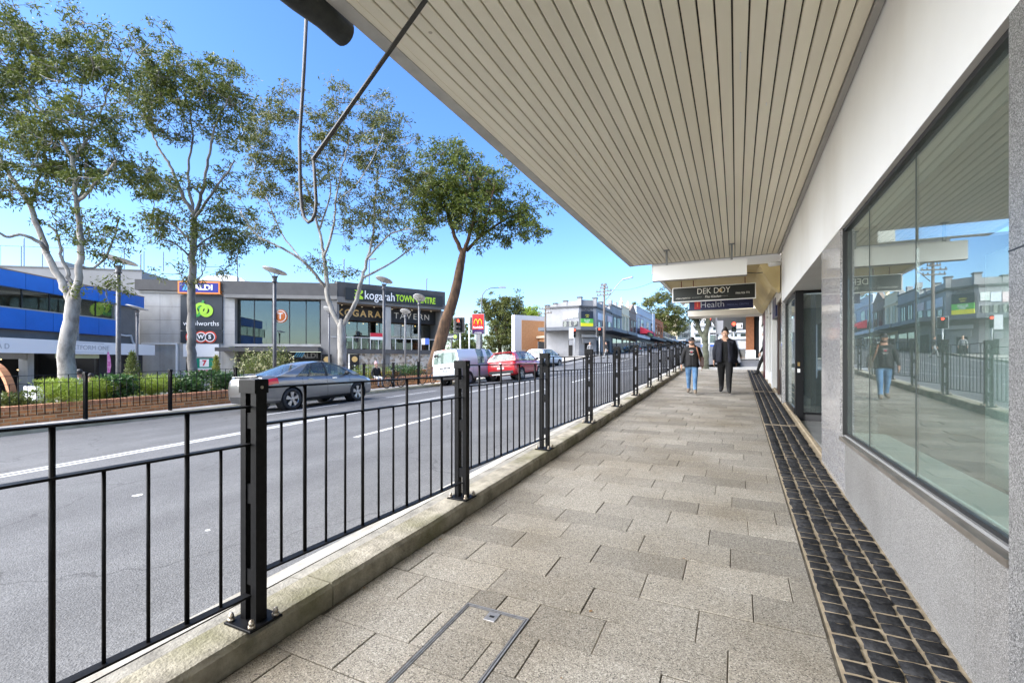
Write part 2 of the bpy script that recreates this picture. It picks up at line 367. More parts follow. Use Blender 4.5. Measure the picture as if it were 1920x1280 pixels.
for y in gy: b.v += [(-2.545, y, max(zr(-2.75, y) + 0.085, zf(y) + 0.03)), (-2.60, y, max(zr(-2.75, y) + 0.08, zf(y) + 0.02)), (-2.615, y, zr(-2.75, y) + 0.012), (-2.80, y, zr(-2.80, y) + 0.006)]
for i in range(len(gy) - 1):
    for j in range(3): b.f.append((i * 4 + j, i * 4 + j + 1, i * 4 + j + 5, i * 4 + j + 4)); b.m.append(0)
struct(b.build('gutter', concrete))
sheet_bed = struct(sheet('footpath', soil, [-2.2, 1.02], lin(-6, 23.6, 10), lambda x, y: zf(y) - 0.0045))
# pavers: 0.6 x 0.3 granite-look slabs in running rows across the path
pavm = speckle('paver_granite', [(0.0, (0.045, 0.041, 0.036)), (0.16, (0.185, 0.167, 0.135)), (0.5, (0.268, 0.243, 0.196)), (0.85, (0.345, 0.316, 0.262)), (1.0, (0.48, 0.448, 0.385))], 210, 0.85, rnd=0.2, big=((0.60, 0.54, 0.44), 1.1, 0.42, 0.75, 0.8), bump=0.25, stain=(3.1, .085, (.16, .145, .12), .55))
PW, PD, G = 0.60, 0.30, 0.0055
pieces = []; HX0, HX1, HY0, HY1 = -1.42, -1.02, 1.28, 2.34
row = 0; y = -5.9
while y < 23.3:
    off = [0.0, 0.33, 0.12, 0.45][row % 4]
    x = 0.415 + 0.0 - off
    if off: pieces.append((0.415 - off, 0.415, y, y + PD))
    while x > -2.13:
        x0 = max(x - PW, -2.125)
        if x - x0 > 0.05: pieces.append((x0, x, y, y + PD))
        x -= PW
    row += 1; y += PD
out = []
for (x0, x1, y0, y1) in pieces:                 # cut the slabs around the access cover
    if x1 > HX0 and x0 < HX1 and y1 > HY0 and y0 < HY1:
        if x0 < HX0 - 0.03: out.append((x0, HX0, y0, y1))
        if x1 > HX1 + 0.03: out.append((HX1, x1, y0, y1))
        if y1 > HY1 + 0.03: out.append((max(x0, HX0), min(x1, HX1), HY1, y1))
    else: out.append((x0, x1, y0, y1))
pieces = sorted(out, key=lambda p: (p[2] < 1.2, p[2]))
def slab(b, x0, x1, y0, y1, dz=0.0, g=G, c=0.0025, th=0.03):
    x0 += g / 2; x1 -= g / 2; y0 += g / 2; y1 -= g / 2
    b.bbox(x0, x1, y0, y1, -th, 0.0, c)
    return b
pcache = {}
rest = MB()
for i, (x0, x1, y0, y1) in enumerate(pieces):
    key = (round(x1 - x0, 3), round(y1 - y0, 3))
    dz = random.uniform(-0.0025, 0.0025)
    if i < 300:
        if key not in pcache: pcache[key] = slab(MB(), 0, key[0], 0, key[1]).mesh('paver', pavm)
        o = link('paver', pcache[key], sheet_bed); o.location = (x0, y0, zf(y0) + dz); o.rotation_euler = (math.atan(S) + random.uniform(-.003, .003), random.uniform(-.003, .003), 0)
    else:
        k = len(rest.v); slab(rest, x0, x1, y0, y1); rest.v[k:] = [(a, b_, c_ + zf(b_) + dz) for a, b_, c_ in rest.v[k:]]
tag(rest.build('pavers_beyond', pavm, sheet_bed), kind='stuff')
# basalt setts in mortar along the shopfront
settbed = struct(sheet('sett_strip', mortar, [0.425, 1.03], lin(-6, 23.6, 20), lambda x, y: zf(y) - 0.0035))
settm = M('basalt', (0.010, 0.010, 0.011), (0.036, 0.036, 0.037), 26, rough=0.85, bump=0.7, bsc=38, rnd=0.45, spec=.25)
def sett_mesh(seed):
    rr = random.Random(seed); b = MB(); a, d = 0.108, 0.094
    ring = []
    for k in range(8):
        an = [(-1, -1), (0, -1.03), (1, -1), (1.03, 0), (1, 1), (0, 1.03), (-1, 1), (-1.03, 0)][k]
        ring.append((an[0] * a / 2 * rr.uniform(.88, 1.03), an[1] * d / 2 * rr.uniform(.86, 1.04)))
    vs = [(x, y_, -0.03) for x, y_ in ring] + [(x * .99, y_ * .99, 0.0) for x, y_ in ring] + [(x * .965, y_ * .96, 0.002 + rr.uniform(-.001, .0015)) for x, y_ in ring] + [(0, 0, 0.003)]
    fs = [(i, (i + 1) % 8, 8 + (i + 1) % 8, 8 + i) for i in range(8)] + [(8 + i, 8 + (i + 1) % 8, 16 + (i + 1) % 8, 16 + i) for i in range(8)] + [(16 + i, 16 + (i + 1) % 8, 24) for i in range(8)]
    return b.add(vs, fs).mesh('sett', settm, True)
sm = [sett_mesh(i) for i in range(12)]
setts = []
yy = -5.8
while yy < 23.4:
    for c in range(4):
        setts.append((0.492 + c * 0.122 + random.uniform(-.005, .005), yy + [0, .018, -.012, .008][c] + random.uniform(-.004, .004)))
    yy += 0.105
near = [q for q in setts if q[1] > 1.45]; near.sort(key=lambda q: q[1])
restb = MB()
for i, (x, y) in enumerate(near + [q for q in setts if q[1] <= 1.45]):
    if 14.35 < y < 14.5 or 9.05 < y < 9.2: continue
    if i < 300:
        o = link('sett', sm[i % 12], settbed); o.location = (x, y, zf(y) + random.uniform(-.0005, .003)); o.rotation_euler = (math.atan(S), 0, random.uniform(-.05, .05) + (math.pi if random.random() < .5 else 0))
    else:
        me = sm[i % 12]; z = zf(y) + 0.001
        restb.add([(x + v.co.x, y + v.co.y, z + v.co.z + S * v.co.y) for v in me.vertices], [tuple(p.vertices) for p in me.polygons])
tag(restb.build('setts_beyond', settm, settbed, True), kind='stuff')
# narrow concrete edging between setts and wall
b = MB()
for y0 in lin(-5.8, 22.6, 24)[:-1]:
    k = len(b.v); b.bbox(0.965, 1.02, y0, y0 + 1.17, -0.05, 0.022, 0.006); b.v[k:] = [(p, q, r_ + zf(q)) for p, q, r_ in b.v[k:]]
b.build('edging', mortar, settbed)
# access cover in the pavers
steel = M('galvanised_steel', (0.24, 0.232, 0.22), (0.34, 0.33, 0.315), 30, rough=0.45, metal=0.5)
cov = empty('access_cover', (-1.22, 1.81, zf(1.81)), 0, 'steel-edged access cover inset with paving, near the kerb', 'access cover'); cov.rotation_euler = (math.atan(S), 0, 0)
def ringframe(b, hx, hy, w_, z0, z1):
    b.box(-hx, hx, hy - w_, hy, z0, z1); b.box(-hx, hx, -hy, -hy + w_, z0, z1); b.box(-hx, -hx + w_, -hy + w_, hy - w_, z0, z1); b.box(hx - w_, hx, -hy + w_, hy - w_, z0, z1); return b
ringframe(MB(), 0.196, 0.526, 0.008, -0.03, 0.004).build('outer_frame', steel, cov)
ringframe(MB(), 0.182, 0.512, 0.006, -0.03, 0.003).build('inner_frame', steel, cov)
MB().box(-0.195, 0.195, -0.525, 0.525, -0.04, -0.012).build('cover_tray', M('tray_dirt', (0.05, 0.045, 0.04), rough=0.9), cov)
for (x0, x1, y0, y1) in ((-0.176, 0.176, 0.28, 0.506), (-0.176, 0.10, -0.02, 0.28), (0.10, 0.176, -0.02, 0.28), (-0.176, 0.176, -0.32, -0.02), (-0.176, 0.176, -0.506, -0.32)):
    slab(MB(), x0, x1, y0, y1, g=0.004).build('paver', pavm, cov)
lf = MB().bbox(-0.035, 0.035, 0.42, 0.5, 0.0, 0.005, 0.002).build('lifting_plate', steel, cov)
MB().box(-0.014, 0.014, 0.45, 0.466, 0.0052, 0.006).build('key_slot', M('black_hole', (0.004, 0.004, 0.004), rough=0.9), lf)
# small grated drain by the setts
dr = empty('floor_drain', (0.28, 1.85, zf(1.85)), 0, 'small rusty metal cover at the edge of the dark setts', 'drain cover')
ringframe(MB(), 0.045, 0.045, 0.008, -0.002, 0.006).build('rim', M('rust', (0.12, 0.07, 0.04), (0.2, 0.13, 0.08), 40, rough=0.8), dr)
MB().box(-0.038, 0.038, -0.038, 0.038, -0.002, 0.003).build('lid', steel, dr)
# concrete apron past the pavers, to the crossing
struct(sheet('footpath_apron', concrete, [-2.5, -1, 0.4, 4, 12], [23.6, 25, 26.5], lambda x, y: zf(y) - 0.004 - (0.03 if y > 26 else 0)))
struct(sheet('far_footpath', concrete, [-2.4, 0, 5, 20], lin(34, 160, 8), lambda x, y: zf(y) + 0.0))
struct(sheet('cross_street', asphalt, [0.2, 5, 12, 40], [26.3, 30, 34], lambda x, y: zr(-2.7, y) - 0.03))

# ================================================================ pedestrian fences
blk = M('black_powder_coat', (0.0045, 0.0045, 0.005), (0.009, 0.009, 0.0095), 30, rough=0.45, spec=0.1)
boltm = M('zinc_bolt', (0.45, 0.40, 0.33), (0.25, 0.2, 0.15), 60, rough=0.45, metal=0.8)
postm = {}
def fence_post(name, x, y, z, simple=False):
    p = empty(name, (x, y, z))
    if not postm:
        postm['upright'] = MB().box(-0.02, 0.02, -0.03, 0.03, 0.012, 1.16).mesh('upright', blk)
        postm['cap'] = MB().bbox(-0.062, 0.062, -0.038, 0.038, 1.16, 1.23, 0.004).mesh('cap', blk)
        postm['plate'] = MB().bbox(-0.10, 0.10, -0.09, 0.09, 0.0, 0.012, 0.003).mesh('base_plate', blk)
        bl = MB(); bl.tube([(0, 0, 0.0), (0, 0, 0.014)], 0.018, 6); bl.tube([(0, 0, 0.014), (0, 0, 0.034)], [0.0135, 0.012], 8); bl.ball((0, 0, 0.034), (0.0115, 0.0115, 0.008), 8, 4)
        postm['bolt'] = bl.mesh('bolt', boltm, True)
        postm['web'] = MB().box(-0.022, 0.022, -0.022, 0.022, 0.60, 0.70).mesh('spacer', blk)
        postm['web2'] = MB().box(-0.022, 0.022, -0.024, 0.024, 0.19, 0.27).mesh('spacer', blk)
        postm['web3'] = MB().box(-0.022, 0.022, -0.024, 0.024, 0.98, 1.06).mesh('spacer', blk)
        postm['screw'] = MB().tube([(0.021, 0, 1.19), (0.0665, 0, 1.19)], 0.008, 8).mesh('screw', boltm)
    for sx in (-1, 1):
        o = link('upright', postm['upright'], p); o.location.x = sx * 0.04
    link('cap', postm['cap'], p)
    if not simple:
        link('base_plate', postm['plate'], p)
        for sx, sy in ((-1, -1), (1, -1), (-1, 1), (1, 1)):
            o = link('bolt', postm['bolt'], p); o.location = (sx * 0.078, sy * 0.066, 0.012); o.rotation_euler.z = random.random()
        link('screw', postm['screw'], p)
    for k_ in ('web', 'web2', 'web3'): link('spacer', postm[k_], p)
    return p
panm = {}
def fence_panel(x, y, z, n=12):
    """level panel from the post at y to the next post 2 m on; z is the base of the first post"""
    p = empty('fence_panel', (x, y, z))
    if not panm:
        panm['rail'] = MB().box(-0.024, 0.024, 0.03, 1.97, -0.005, 0.005).mesh('rail', blk)
        panm['tall'] = MB().tube([(0, 0, 0.24), (0, 0, 1.18)], 0.0105, 8).mesh('baluster', blk, True)
        panm['short'] = MB().tube([(0, 0, 0.24), (0, 0, 0.99)], 0.0075, 8).mesh('baluster', blk, True)
    for nm, zz in (('top_rail', 1.185), ('mid_rail', 0.995), ('bottom_rail', 0.235)):
        o = link(nm, panm['rail'], p); o.location.z = zz
    for k in range(n):
        o = link('baluster', panm['tall' if k % 3 == 1 else 'short'], p); o.location.y = 0.16 + 0.152 * k
    return p
FX, FY0 = -2.22, 1.56
nf = empty('pedestrian_fence', (FX, FY0, zf(FY0) + 0.13), 0, 'black steel pedestrian railing bolted along the kerb of the near footpath', 'fence')
def under(o, par):
    o.parent = par; o.location = Vector(o.location) - Vector(par.location); return o
for k in range(-3, 12):
    y = FY0 + 2 * k; z = zf(y) + 0.131
    under(fence_post('fence_post', FX, y, z), nf)
    if k < 11: under(fence_panel(FX, y, z), nf)
# the far side: kerb, strip, fence
FFX, FFY = -15.2, 6.02
b = MB(); ys = lin(-14, 27, 24)
for y in ys:
    z = zr(-14.8, y); b.v += [(-14.78, y, z - .05), (-14.82, y, z + .12), (-14.95, y, z + .135), (-15.7, y, z + .14)]
for i in range(len(ys) - 1):
    for j in range(3): b.f.append((i * 4 + j, i * 4 + j + 1, i * 4 + j + 5, i * 4 + j + 4)); b.m.append(0)
struct(b.build('far_kerb', M('far_kerb_concrete', (0.26, 0.24, 0.15), (0.40, 0.36, 0.25), 2.2, rough=0.9)))
struct(sheet('far_kerb_strip', M('pale_concrete', (0.58, 0.54, 0.47), (0.72, 0.68, 0.6), 3, rough=0.9), [-15.8, -15.0], lin(-14, 27, 24), lambda x, y: zr(-14.8, y) + .145))
pf = empty('plaza_fence', (FFX, FFY, zr(-14.8, FFY)), 0, 'slim black railing in front of the brick planter across the road', 'fence')
for k in range(-3, 8):
    y = FFY + 2 * k; z = zr(-14.8, y) + .146
    under(fence_post('fence_post', FFX, y, z, True), pf)
    if k < 7:
        q = under(fence_panel(FFX, y, z), pf)
        q.rotation_euler.x = math.atan((zr(-14.8, y + 2) - zr(-14.8, y)) / 2)

# windblown leaves and grit caught along the foot of the near kerb
b = MB()
for i in range(90):
    y = random.uniform(1.2, 16) ** 1.0; x = -2.115 + abs(random.gauss(0, .05)) if random.random() < .75 else random.uniform(-2.0, .9); a = random.uniform(0, 6.28); l_ = random.uniform(.012, .035); w_ = l_ * .35; zz = zf(y) + .004
    c_, s_ = math.cos(a), math.sin(a); b.add([(x, y, zz), (x + c_ * l_ * .5 - s_ * w_, y + s_ * l_ * .5 + c_ * w_, zz + .004), (x + c_ * l_, y + s_ * l_, zz + .001), (x + c_ * l_ * .5 + s_ * w_, y + s_ * l_ * .5 - c_ * w_, zz + .003)], [(0, 1, 2, 3)])
tag(b.build('leaf_litter', M('dry_leaf', (.16, .08, .03), (.28, .17, .07), 30, rough=.8)), 'scattered dry leaves along the foot of the near kerb', 'leaf litter', kind='stuff')
grime(concrete, 3, .45, .75, (.45, .42, .36), .8)
# ================================================================ the near shopfront on the right
gran = speckle('grey_granite', [(0.0, (0.06, 0.058, 0.055)), (0.18, (0.14, 0.137, 0.13)), (0.5, (0.225, 0.22, 0.21)), (0.8, (0.30, 0.293, 0.28)), (1.0, (0.46, 0.45, 0.435))], 330, 0.42, big=((0.72, 0.71, 0.69), 1.6, 0.42, 0.75, 0.8))
granp = speckle('polished_granite', [(0.0, (0.08, 0.078, 0.076)), (0.2, (0.2, 0.195, 0.19)), (0.55, (0.36, 0.35, 0.345)), (0.85, (0.5, 0.49, 0.48)), (1.0, (0.62, 0.61, 0.6))], 190, 0.08, spec=0.7)
granq = speckle('speckled_granite', [(0.0, (0.03, 0.03, 0.03)), (0.3, (0.09, 0.09, 0.088)), (0.55, (0.19, 0.188, 0.183)), (1.0, (0.40, 0.395, 0.385))], 270, 0.35)
plaster = M('white_plaster', (0.82, 0.815, 0.80), (0.86, 0.855, 0.84), 1.2, rough=0.8)
alu = M('sill_metal', (0.17, 0.15, 0.125), (0.30, 0.27, 0.235), 16, rough=0.4, metal=0.6, stretch=(1, 0.15, 1))
jamb = M('dark_jamb', (0.02, 0.02, 0.02), rough=0.4)
pglass = glassmat('shop_glass', (0.84, 0.90, 0.88), 2.6, haze=.035, haze_col=(.62, .70, .66))  # green-grey diffuse stands in for the brightness of the room behind
paleg = M('pale_green_ledge', (0.74, 0.90, 0.84), (0.78, 0.93, 0.87), 2, rough=0.6)
WX = 0.93
shop = empty('granite_shop', (WX, 2.4, 0), 0, 'empty shop with granite stall board and tall panes under the ribbed awning', 'shop')
def sp_(name, mat, *boxes, parent=shop, smooth=False):
    b = MB()
    for q in boxes: b.box(q[0] - WX, q[1] - WX, q[2] - 2.4, q[3] - 2.4, q[4], q[5])
    return b.build(name, mat, parent, smooth)
SILL, HEAD, SOF = 0.79, 2.83, 4.02
# granite stall board in slabs with open joints
for (y0, y1) in ((-5.5, -3.6), (-3.6, -1.8), (-1.8, 0.0), (0.0, 1.35), (1.35, 2.36), (2.36, 2.68), (2.68, 3.9), (3.9, 5.35), (5.35, 6.69)):
    zb = -0.5
    if y1 <= 5.4: sp_('granite_slab', gran, (WX, WX + 0.09, y0 + 0.002, y1 - 0.002, zb, SILL - 0.045))
sp_('window_sill', alu, (WX - 0.012, WX + 0.10, 2.392, 5.56, SILL - 0.045, SILL - 0.012))
sp_('window_sill', M('white_strip', (0.28, 0.28, 0.27), rough=0.5), (WX + 0.035, WX + 0.10, 2.392, 5.56, SILL - 0.012, SILL + 0.004))
sp_('glazing_bead', jamb, (WX + 0.05, WX + 0.075, 2.395, 5.56, SILL + 0.004, SILL + 0.026))
sp_('pillar', granq, (WX - 0.006, WX + 0.3, 1.86, 2.388, -0.5, HEAD + 0.0))
sp_('pillar_joint', jamb, (WX - 0.0075, WX - 0.005, 1.86, 2.389, 1.935, 1.942))
sp_('pillar', granp, (WX, WX + 0.3, 5.58, 6.69, SILL - 0.045, HEAD), (WX, WX + 0.3, 5.352, 6.69, -0.2, SILL - 0.0455))
sp_('window_jamb', jamb, (WX + 0.02, WX + 0.10, 5.562, 5.578, SILL, HEAD))
sp_('window_head', jamb, (WX + 0.03, WX + 0.09, 2.395, 5.56, HEAD - 0.03, HEAD + 0.0))
for (y0, y1) in ((2.392, 3.62), (3.626, 4.72), (4.726, 5.56)):
    w_ = sp_('window_pane', pglass, (WX + 0.058, WX + 0.066, y0, y1, SILL + 0.024, HEAD - 0.028))
for (y0, y1) in ((-5.4, -2.2), (-2.1, 0.4), (0.45, 1.84)): sp_('window_pane', pglass, (WX + 0.058, WX + 0.066, y0, y1, SILL, HEAD))
sp_('pane_joint', M('silicone', (0.05, 0.06, 0.055), rough=0.4), (WX + 0.055, WX + 0.069, 3.6205, 3.6255, SILL + 0.026, HEAD - 0.03), (WX + 0.055, WX + 0.069, 4.7205, 4.7255, SILL + 0.026, HEAD - 0.03))
sp_('fascia', plaster, (WX - 0.004, WX + 0.3, -5.5, 12.15, HEAD + 0.002, SOF + 0.3))
sp_('recess_ceiling', plaster, (WX + 0.3, 3.2, 6.69, 10.25, HEAD + 0.0025, HEAD + 0.06))
# room behind the glass
drk = M('shop_floor', (0.13, 0.13, 0.12), (0.19, 0.19, 0.175), 3, rough=0.35)
inw = M('shop_inner_wall', (0.34, 0.37, 0.35), (0.40, 0.43, 0.41), 2, rough=0.8)
sp_('display_ledge', paleg, (WX + 0.10, WX + 0.36, -5.4, 5.57, SILL - 0.10, SILL + 0.03))
sp_('floor', drk, (WX + 0.36, 6.5, -5.4, 12.0, 0.2, 0.3))
sp_('room_wall', inw, (6.5, 6.6, -5.4, 12.1, 0.2, 3.6), (WX + 0.36, 6.5, -5.5, -5.4, 0.2, 3.6), (1.95, 6.5, 12.0, 12.1, 0.2, 3.6), (WX + 0.31, 3.2, 6.50, 6.66, 0.2, 2.82))
sp_('room_ceiling', M('shop_ceiling', (0.3, 0.31, 0.3), rough=0.9), (WX + 0.31, 6.5, -5.4, 6.6, 3.0, 3.1), (3.25, 6.5, 6.6, 12, 3.0, 3.1))
sp_('room_partition', paleg, (2.3, 2.4, 4.9, 6.4, 0.3, 2.6))
# door recess and the black-framed glazing past it
bfr = M('black_frame', (0.009, 0.009, 0.01), rough=0.3)
sp_('recess_floor', M('recess_tile', (0.16, 0.16, 0.155), (0.22, 0.22, 0.21), 4, rough=0.5), (WX + 0.09, 3.2, 6.69, 10.25, 0.25, 0.40))
sp_('plinth', M('dark_plinth', (0.07, 0.07, 0.07), rough=0.5), (1.06, 3.2, 10.19, 10.30, 0.40, 0.52))
fr = sp_('door_frame', bfr, (1.0, 1.13, 10.16, 10.30, 0.40, HEAD), (1.13, 3.2, 10.18, 10.24, HEAD - 0.05, HEAD), (1.13, 3.2, 10.18, 10.24, 0.52, 0.56))
sp_('door_glass', pglass, (1.13, 3.2, 10.20, 10.21, 0.56, HEAD - 0.05))
sp_('switch_plate', M('white_plastic', (0.8, 0.8, 0.79), rough=0.4), (1.03, 1.075, 10.15, 10.16, 1.30, 1.37))
sp_('switch_plate', M('brass', (0.45, 0.3, 0.12), rough=0.4, metal=0.7), (1.035, 1.07, 10.15, 10.16, 1.42, 1.49))
sp_('side_window', pglass, (1.02, 1.03, 10.31, 12.02, 0.62, HEAD - 0.05))
sp_('side_frame', bfr, (0.99, 1.06, 10.302, 12.05, 0.40, 0.62), (0.99, 1.06, 10.302, 12.05, HEAD - 0.05, HEAD), (0.99, 1.06, 12.02, 12.06, 0.62, HEAD - 0.05))
sp_('end_pillar', granp, (WX - 0.003, 1.3, 12.062, 12.25, 0.2, SOF + 0.2))
# ---- awning with ribbed soffit
slatm = M('cream_soffit', (0.86, 0.80, 0.64), (0.93, 0.87, 0.71), 0.9, rough=0.55, fac=(0.3, 0.7), rnd=.05, stretch=(1, .3, 1))
grime(slatm, .9, .5, .78, (.84, .78, .66), .35, (1.2, .25, 1), spot=(1.7, .035, (.25, .18, .10), .6))
grime(plaster, .8, .5, .8, (.78, .75, .70), .7, (.4, 1, .35))
gapm = M('soffit_gap', (0.05, 0.045, 0.035), rough=0.9)
aw = empty('ribbed_awning', (-0.77, 4, SOF), 0, 'broad cream awning with ribbed metal soffit over the near footpath', 'awning')
A0, A1 = -6.0, 12.45
MB().box(-1.70, 1.685, A0 - 4, A1 - 4 - 0.05, 0.030, 0.15).build('deck', gapm, aw)
pitch = 3.255 / 29
sl = MB(); g0 = 0.0495
prof = [(-g0, 0.03), (-g0, 0.006), (-g0 + 0.006, 0.0), (g0 - 0.006, 0.0), (g0, 0.006), (g0, 0.03)]
sl.v = [(x, y, z) for y in (A0 - 4, A1 - 4) for x, z in prof]
sl.f = [(i, i + 1, 7 + i, 6 + i) for i in range(5)] + [tuple(range(6)), tuple(reversed(range(6, 12)))]; sl.m = [0] * len(sl.f)
slme = sl.mesh('slat', slatm)
for i in range(29):
    o = link('slat', slme, aw); o.location = (-1.70 + 0.085 + pitch * (i + .5), 0.0, random.uniform(-.0015, .0015))
edge = M('awning_edge', (0.40, 0.39, 0.36), (0.52, 0.5, 0.46), 3, rough=0.6)
MB().box(-1.78, -1.66, A0 - 4, A1 - 4 + 0.02, -0.012, 0.30).build('edge_fascia', edge, aw)
MB().box(-1.658, -1.60, A0 - 4, A1 - 4 + 0.01, -0.004, 0.03).build('edge_trim', slatm, aw)
MB().box(-1.66, 1.69, A1 - 4 - 0.03, A1 - 4 + 0.025, -0.006, 0.28).build('end_fascia', edge, aw)
MB().box(1.64, 1.69, A0 - 4, A1 - 4 - 0.031, -0.03, 0.029).build('wall_trim', M('trim_grey', (0.42, 0.41, 0.38), rough=0.6), aw)
for (x, y, l_) in ((1388, 115, .25), (1437, 195, .06), (1080, 290, .05)):
    r0 = ray(x, y); k = (SOF - CAMZ) / r0.z; q = ORG + r0 * k
    MB().box(q.x + .77 - .004, q.x + .77 + .004, q.y - 4 - l_ / 2, q.y - 4 + l_ / 2, -.004, .0).build('soffit_clip', plaster, aw)
# roller blind and its hinged arm at the awning edge
gal = M('dull_grey_steel', (0.030, 0.029, 0.028), (0.055, 0.052, 0.05), 20, rough=0.5, metal=0.0)
bl = empty('rolled_blind', (-2.66, 2.6, 4.0), 0, 'dark rolled canvas blind hanging off the awning edge at top', 'awning blind')
canvas = M('dark_canvas', (0.022, 0.024, 0.022), (0.04, 0.042, 0.038), 9, rough=0.85, bump=0.4, bsc=18)
b = MB(); ys = lin(-4.5, 0.0, 22)
b.tube([(0.01 * math.sin(i * 1.3), y, -0.01 + 0.006 * math.sin(i * 2.1)) for i, y in enumerate(ys)] , [0.098 + 0.006 * math.sin(i * 1.7) for i in range(len(ys))], 18)
b.build('blind_roll', canvas, bl, True)
MB().tube([(0.05, -4.5, 0.17), (0.05, -0.12, 0.17)], 0.06, 12).build('roller_box', canvas, bl, True)
arm = empty('awning_arm', (-3.0, 2.63, 3.1), 0, 'bent grey steel blind arm with flat strap and hooked rod below the awning', 'awning arm')
o0 = Vector((-3.0, 2.63, 3.1))
P0 = atY(588, 298, 2.63); P1 = atY(800, -2, 2.63)
MB().bar(P0 - o0, P1 - o0, 0.010, 0.034, up=(1, 0, 1)).build('strap', gal, arm)
rod = [atY(575, 22, 2.63), atY(570, 130, 2.60), atY(562, 260, 2.60), atY(563, 350, 2.60), atY(566, 390, 2.60), atY(571, 409, 2.60), atY(578, 417, 2.60), atY(585, 413, 2.61), atY(591, 400, 2.61), atY(593, 380, 2.61), atY(590, 330, 2.62), atY(588, 300, 2.63)]
MB().tube([p - o0 for p in rod], 0.0135, 8).build('hooked_rod', gal, arm, True)
MB().ball(P0 - o0, (0.022, 0.02, 0.022), 8, 6).build('hinge_pin', gal, arm, True)

# ---- hanging signs under the awnings
wht = M('sign_white', (0.78, 0.78, 0.77), rough=0.45)
lb = empty('blank_light_box', (-0.76, 11.0, 3.33), 0, 'blank white light box hanging from the end of the ribbed awning', 'sign')
MB().bbox(-0.96, 0.96, -0.075, 0.075, 0, 0.335, 0.006).build('box', wht, lb)
for x in (-0.66, 0.67):
    MB().box(x - 0.022, x + 0.022, -0.022, 0.022, 0.335, 0.69).build('hanger', M('grey_hanger', (0.22, 0.23, 0.23), rough=0.5), lb)
    MB().box(x - 0.06, x + 0.06, -0.05, 0.05, 0.682, 0.689).build('hanger_plate', MATS['grey_hanger'], lb)
MB().box(-0.962, 0.962, -0.078, 0.078, -0.008, -0.001).build('bottom_trim', alu, lb)
dd = empty('restaurant_sign', (-0.61, 14.5, 3.235), R(-1.5), 'black hanging Thai restaurant sign with white border', 'sign')
MB().box(-1.1, 1.1, -0.05, 0.05, 0, 0.43).build('frame', wht, dd)
MB().box(-1.075, 1.075, -0.054, -0.0505, 0.022, 0.408).build('panel', M('sign_black', (0.008, 0.011, 0.01), rough=0.35), dd)
cream = M('cream_print', (0.72, 0.70, 0.64), rough=0.5)
text('DEK DOY', 0.235, (0.02, -0.056, 0.275), dd, cream, sx=0.86, bold=-0.0015)
text('Thai Kitchen', 0.095, (0.0, -0.056, 0.115), dd, cream, shear=0.35, sx=0.9)
text('LICENSED & TAKEAWAY 02 9', 0.05, (-0.80, -0.056, 0.105), dd, cream, sx=0.62)
text('0466 826 773', 0.075, (0.77, -0.056, 0.17), dd, cream, sx=0.85)
for x in (-0.42, 0.26): MB().box(x - 0.14, x + 0.14, -0.0565, -0.0545, 0.113, 0.116).build('rule', cream, dd)
ro = MB(); ro.lathe([(0.018, 0), (0.026, 0), (0.045, 0), (0.052, 0)], (0.2, -0.0575, 0.28), 16, 0, lambda r, c, s_, z: (r * c, 0, r * s_)); ro.build('flower_mark', M('gold_print', (0.42, 0.27, 0.07), rough=0.5), dd)
redrod = M('red_rod', (0.16, 0.03, 0.015), rough=0.6)
for x in (-0.85, -0.52, 0.83): MB().tube([(x, 0, 0.43), (x, 0, 0.62)], 0.012, 6).build('hanger', redrod, dd)
hl = empty('medical_centre_sign', (-0.50, 18.0, 3.33), R(-1.5), 'dark blue medical centre sign hanging just behind the black restaurant sign', 'sign')
navy = M('sign_navy', (0.01, 0.014, 0.06), rough=0.35)
MB().box(-1.04, 1.02, -0.06, 0.06, 0, 0.43).build('panel', navy, hl)
text('Health', 0.30, (-0.27, -0.064, 0.17), hl, M('pale_blue_print', (0.5, 0.52, 0.6), rough=0.5), bold=-0.003)
text('MEDICAL CENTRE', 0.085, (0.55, -0.064, 0.14), hl, M('dim_blue_print', (0.12, 0.15, 0.3), rough=0.5))
MB().box(-0.86, -0.66, -0.066, -0.0605, 0.03, 0.4).build('red_mark', M('sign_red', (0.35, 0.01, 0.015), rough=0.4), hl)
text('i', 0.28, (-0.76, -0.069, 0.2), hl, M('sign_orange', (0.6, 0.12, 0.05), rough=0.5), bold=0.006)
for x in (-0.8, 0.8): MB().tube([(x, 0, 0.43), (x, 0, 0.55)], 0.012, 6).build('hanger', redrod, hl)
# ---- next shops with their yellowish awning
yel = M('yellowed_soffit', (0.62, 0.49, 0.24), (0.68, 0.56, 0.31), 1.5, rough=0.7)
a2 = empty('cream_awning', (-0.5, 16, 3.85), 0, 'lower awning with yellowed soffit beyond the ribbed one', 'awning')
b = MB(); b.box(-1.40, 1.43, -3.4, 4.3, 0.0, 0.05); b.build('soffit', yel, a2)
MB().box(-1.50, -1.402, -3.42, 4.32, -0.06, 0.36).build('fascia', wht, a2)
MB().box(-1.40, 1.43, -3.44, -3.402, -0.02, 0.3).build('end_fascia', wht, a2)
b = MB(); b.prism([(1.0, 0.0), (1.43, 0.0), (1.43, -0.7), (1.25, -0.55), (1.1, -0.25)], -3.39, -3.0, lambda u, v, w_: (u, w_, v - 0.001)); b.build('cornice_bracket', yel, a2)
b = MB(); b.prism([(0.98, -0.0), (1.43, -0.0), (1.43, -0.55), (1.3, -0.5)], -2.99, 4.2, lambda u, v, w_: (u, w_, v - 0.001)); b.build('cove', yel, a2)
b = MB(); b.tube([(0.55, -3.2, -0.02), (0.62, -3.2, -0.16), (0.95, -3.2, -0.2), (1.3, -3.2, -0.18)], 0.01, 6); b.build('conduit', jamb, a2)
a3 = empty('far_awning', (-0.5, 22, 3.33), 0, 'pale far awning under the dark blue hanging sign', 'awning')
